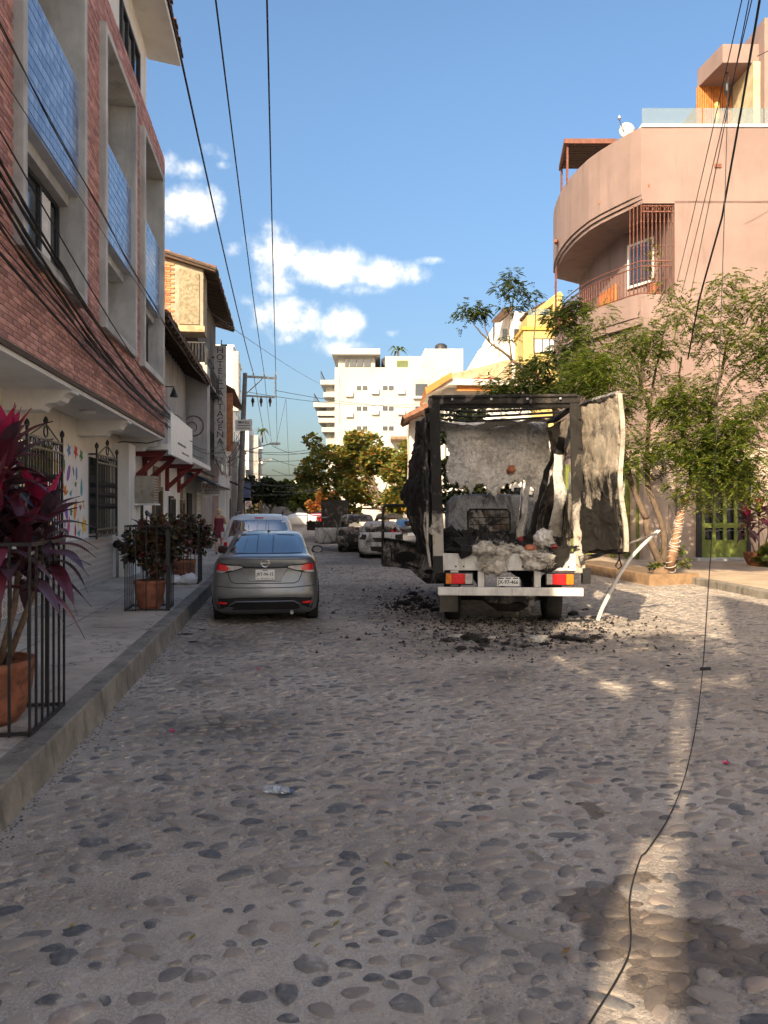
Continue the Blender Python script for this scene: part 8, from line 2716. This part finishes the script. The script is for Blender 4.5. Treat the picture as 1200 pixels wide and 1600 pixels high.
plain('skin', (.42, .24, .16), .55, var=.1, scale=10, bump=.05)
plain('burgundy_dress', (.14, .018, .035), .85, var=.2, scale=9, bump=.2)
plain('blond_hair', (.58, .46, .28), .6, var=.25, scale=30, bump=.5)
plain('dark_shirt', (.05, .05, .06), .9)
plain('dark_hair', (.03, .02, .015), .6, var=.3, scale=30)
J, E, Rr = human()
H = 1.66
wl = cam(-5.83, 26.0, .25)
wom = person('person', 'woman in a sleeveless burgundy dress walking away on the left pavement', wl, R(4), J, E, Rr, 'skin', H)
dr = MB()
rings = []
for (z, rx, ry, cy) in ((.345, .135, .10, .005), (.40, .125, .098, 0), (.47, .115, .092, 0), (.53, .108, .085, -.005), (.60, .088, .07, 0), (.68, .096, .075, -.004), (.745, .094, .068, -.004), (.765, .085, .06, 0)):
    rings.append([(rx * H * math.cos(a) * (1 + .05 * math.sin(5 * a) * (z < .5)), cy * H + ry * H * math.sin(a), z * H) for a in [k * 2 * math.pi / 24 for k in range(24)]])
dr.loft(rings, cap=False).build('dress', MAT['burgundy_dress'], wom, smooth=True, world=False, solid=.012)
for s in (-1, 1):
    MB().tube([(s * .055 * H, -.058 * H, .755 * H), (s * .06 * H, -.035 * H, .815 * H), (s * .055 * H, .03 * H, .80 * H), (s * .05 * H, .06 * H, .76 * H)], .010, 5).build('strap', MAT['burgundy_dress'], wom, world=False)
hr = lump((0, -.012 * H, .918 * H), (.056 * H, .062 * H, .062 * H), 5, 20, 14, amp=.12)
hr.build('hair', MAT['blond_hair'], wom, smooth=True, world=False)
lump((0, -.055 * H, .935 * H), (.028 * H, .026 * H, .028 * H), 8, 14, 10, amp=.2).build('hair_bun', MAT['blond_hair'], wom, smooth=True, world=False)
for s, S in ((-1, 'L'), (1, 'R')):
    a = Vector(J['ank' + S]) * H; b = Vector(J['toe' + S]) * H
    MB().loft([[(p.x + r * math.cos(t_), p.y, max(.0, p.z + q + h_ * math.sin(t_))) for t_ in [k * .785 for k in range(8)]] for p, r, q, h_ in ((Vector((a.x, a.y - .04, .03)), .03, 0, .03), (Vector((a.x, a.y, .035)), .036, 0, .035), (Vector((b.x, b.y, .03)), .04, 0, .03), (Vector((b.x, b.y + .03, .025)), .025, 0, .02))]).build('shoe', MAT['dark_shirt'], wom, smooth=True, world=False)
bgp = MB(); bgp.obox((-.155 * H, .06 * H, .40 * H), (.06, .2, .24)).build('handbag', MAT['white_paint'], wom, world=False, bevel=.02)

J, E, Rr = human(rarm='down')
for S, s in (('L', -1), ('R', 1)):
    J['knee' + S] = (s * .06, .23, .53); J['ank' + S] = (s * .06, .24, .30); J['toe' + S] = (s * .06, .31, .27)
off_z = .46
J = {k: (v[0], v[1], v[2] - off_z) if not k.startswith(('ank', 'toe')) else (v[0], v[1] - .0, v[2] - off_z + .23) for k, v in J.items()}
for S, s in (('L', -1), ('R', 1)):
    J['knee' + S] = (s * .07, .20, .16); J['ank' + S] = (s * .07, .17, .02 + .02); J['toe' + S] = (s * .07, .24, .02)
H2 = 1.05
kid = person('person', 'small figure in a dark shirt peering out of the second brick-house window', Vector((-3.42, 14.06, 5.01 + .03)), R(-90), J, E, Rr, 'skin', H2)
sr = MB()
rings = []
for (z, rx, ry) in ((.03, .10, .08), (.12, .098, .075), (.24, .105, .078), (.31, .10, .07), (.345, .06, .05), (.365, .042, .04)):
    rings.append([(rx * H2 * math.cos(a), ry * H2 * math.sin(a), z * H2) for a in [k * 2 * math.pi / 20 for k in range(20)]])
sr.loft(rings, cap=False).build('shirt', MAT['dark_shirt'], kid, smooth=True, world=False, solid=.01)
lump((0, -.01, (.925 - off_z) * H2), (.062 * H2, .064 * H2, .058 * H2), 15, 18, 12, amp=.15).build('hair', MAT['dark_hair'], kid, smooth=True, world=False)

# ------------------------------------------------------------ litter on the street
bt = thing('plastic_bottle', 'crushed clear plastic bottle lying on the cobbles', 'bottle', ground_at(432, 1242))
bp0 = ground_at(432, 1242); bp0.z = gh(bp0.x, bp0.y) + .030
m, t, b = new_mat('bottle_plastic')
b.inputs['Base Color'].default_value = (.75, .80, .84, 1)
b.inputs['Roughness'].default_value = .12
b.inputs['Transmission Weight'].default_value = .75
b.inputs['IOR'].default_value = 1.35
ax = Vector((1, -.38, 0)).normalized(); sd = Vector((.38, 1, 0)).normalized(); upv = Vector((0, 0, 1))
rings = []
for (s, r) in ((-.10, .012), (-.095, .024), (-.06, .029), (-.045, .024), (-.02, .030), (0, .025), (.02, .030), (.045, .026), (.06, .028), (.08, .016), (.09, .011), (.10, .011)):
    rings.append([bp0 + ax * (s + .006 * math.sin(k)) + sd * r * 1.12 * math.cos(k * .449) + upv * r * .72 * math.sin(k * .449) * (1 + .25 * noise.noise((s * 30, k * .7, 0))) for k in range(14)])
MB().loft(rings).build('bottle', MAT['bottle_plastic'], bt, smooth=True)
MB().tube([bp0 + ax * .098, bp0 + ax * .112], .014, 10).build('cap', plain('blue_cap', (.08, .16, .35), .5), bt)
MB().loft([[bp0 + ax * s + sd * .0325 * math.cos(k * .449) + upv * .0225 * math.sin(k * .449) for k in range(14)] for s in (-.015, .03)], cap=False).build('wrapper', plain('bottle_label', (.50, .58, .66), .4), bt)

plain('petal_pink', (.62, .04, .18), .6)
for i, (px_, py_) in enumerate(((404, 1047), (269, 1145), (1134, 1195))):
    g_ = ground_at(px_, py_); g_.z = gh(g_.x, g_.y) + .008
    r_ = .022
    o = MB().grid(lambda u, v: g_ + Vector((r_ * (u - .5) * 2, r_ * (v - .5) * 1.6, .012 * ((u - .5) ** 2 + (v - .5) ** 2) * 4 + .006 * math.sin(u * 7))), 4, 4).build('fallen_petal', MAT['petal_pink'], smooth=True)
    tag(o, ['pink petal on the cobbles behind the sedan', 'pink petal near the left kerb', 'pink petal near the fallen cable'][i], 'petal', 'pink petals on the cobbles')
lm = leafmat('dry_leaf', [(0, (.32, .26, .06)), (.5, (.22, .22, .05)), (1, (.30, .16, .06))])
places = ['in front of the left kerb', 'beside the bottle', 'left of the oil stain', 'on the lime patch', 'near the fallen cable', 'in the middle of the street', 'by the right edge', 'near the bottom edge']
for i, (px_, py_) in enumerate(((58, 1449), (112, 1452), (300, 1470), (495, 1483), (525, 1449), (305, 1236), (388, 1176), (830, 1337), (750, 1243), (1180, 1205), (1110, 1310), (605, 1355), (1075, 1470), (885, 1490), (498, 1285))):
    g_ = ground_at(px_, py_); g_.z = gh(g_.x, g_.y) + .02
    a = rm_.uniform(0, 6.28); L_ = rm_.uniform(.02, .038)
    d1 = Vector((math.cos(a), math.sin(a), 0)) * L_; d2 = Vector((-math.sin(a), math.cos(a), 0)) * L_ * .38
    o = MB().add([g_ - d1, g_ + d2 + upv * .006, g_ + d1 + upv * .01, g_ - d2 + upv * .006], [(0, 1, 2, 3)]).build('fallen_leaf', lm, fixn=False)
    tag(o, 'small dry yellowish leaf lying on the cobbles', 'leaf', 'dry leaves on the cobbles')

# charred debris round the truck
def debris(name, label, px_, py_, r, mat, seed, flat=.35, group='debris dropped from the burnt truck'):
    g_ = ground_at(px_, py_)
    z = gh(g_.x, g_.y)
    o = lump((g_.x, g_.y, z + r * flat * .5), (r, r * .7, r * flat), seed, 16, 10, amp=.75).build(name, MAT[mat], smooth=True)
    return tag(o, label, 'debris', group)


debris('foam_scrap', 'white foam scrap on the road behind the truck right wheel', 838, 1003, .16, 'foam', 101)
debris('foam_scrap', 'flat pale foam scrap on the road behind the truck left wheel', 715, 995, .13, 'foam', 103, .15)
debris('foam_scrap', 'small pale foam scrap between the other two scraps', 768, 998, .09, 'foam', 107, .2)
for i, (px_, py_, r) in enumerate(((735, 1000, .20), (755, 1006, .16), (890, 1000, .20), (915, 1003, .18), (930, 998, .12), (870, 997, .15), (700, 1002, .14), (650, 940, .22), (630, 946, .2), (665, 950, .22), (680, 955, .15), (618, 950, .12), (645, 930, .18), (745, 1015, .10), (820, 1012, .10),
                                   (943, 988, .08), (1043, 1040, .05), (1103, 1045, .06), (975, 990, .06), (930, 968, .12), (895, 962, .15), (915, 955, .1), (690, 985, .06), (790, 1008, .1), (720, 1016, .12), (850, 1008, .12))):
    debris('charred_debris', 'black charred lump on the cobbles around the burnt truck', px_, py_, r * .62, 'char' if i % 3 else 'burnt_dark', 110 + i, rm_.uniform(.25, .5))
bits = MB()
for i in range(3600):
    px_ = rm_.gauss(800, 110); py_ = abs(rm_.gauss(0, 26)) + 965
    if rm_.random() < .35: px_, py_ = rm_.gauss(645, 28), rm_.gauss(945, 9)
    if rm_.random() < .12: px_, py_ = rm_.uniform(430, 660), rm_.uniform(875, 960)
    g_ = ground_at(px_, py_)
    s = rm_.uniform(.005, .032) if rm_.random() < .93 else rm_.uniform(.03, .07)
    z = gh(g_.x, g_.y)
    a = rm_.uniform(0, 6.28)
    d1 = Vector((math.cos(a), math.sin(a), 0)) * s; d2 = Vector((-math.sin(a), math.cos(a), 0)) * s * .6
    c = Vector((g_.x, g_.y, z + .006))
    bits.add([c - d1, c + d2, c + d1, c - d2, c + upv * s * .8], [(0, 1, 4), (1, 2, 4), (2, 3, 4), (3, 0, 4)])
o = bits.build('ash_crumbs', plain('ash_bits', (.03, .028, .027), .95, rnd=[(0, (.4, .4, .4)), (.8, (1.2, 1.2, 1.2)), (.93, (3, 2.9, 2.8)), (1, (9, 8.8, 8.4))], bump=0), kind='stuff', fixn=False)
o['label'] = 'black ash crumbs strewn round the burnt truck'
# black rags of melted rubber by the left kerb behind the sedan
for i, (px_, py_, r) in enumerate(((290, 992, .10), (300, 1003, .08), (318, 985, .07))):
    debris('tar_patch', 'dark flat tar lump beside the kerb behind the sedan', px_, py_, r, 'char', 150 + i, .08, 'tar lumps by the kerb')

for o in _roots:
    if '_inv' in o: del o['_inv']
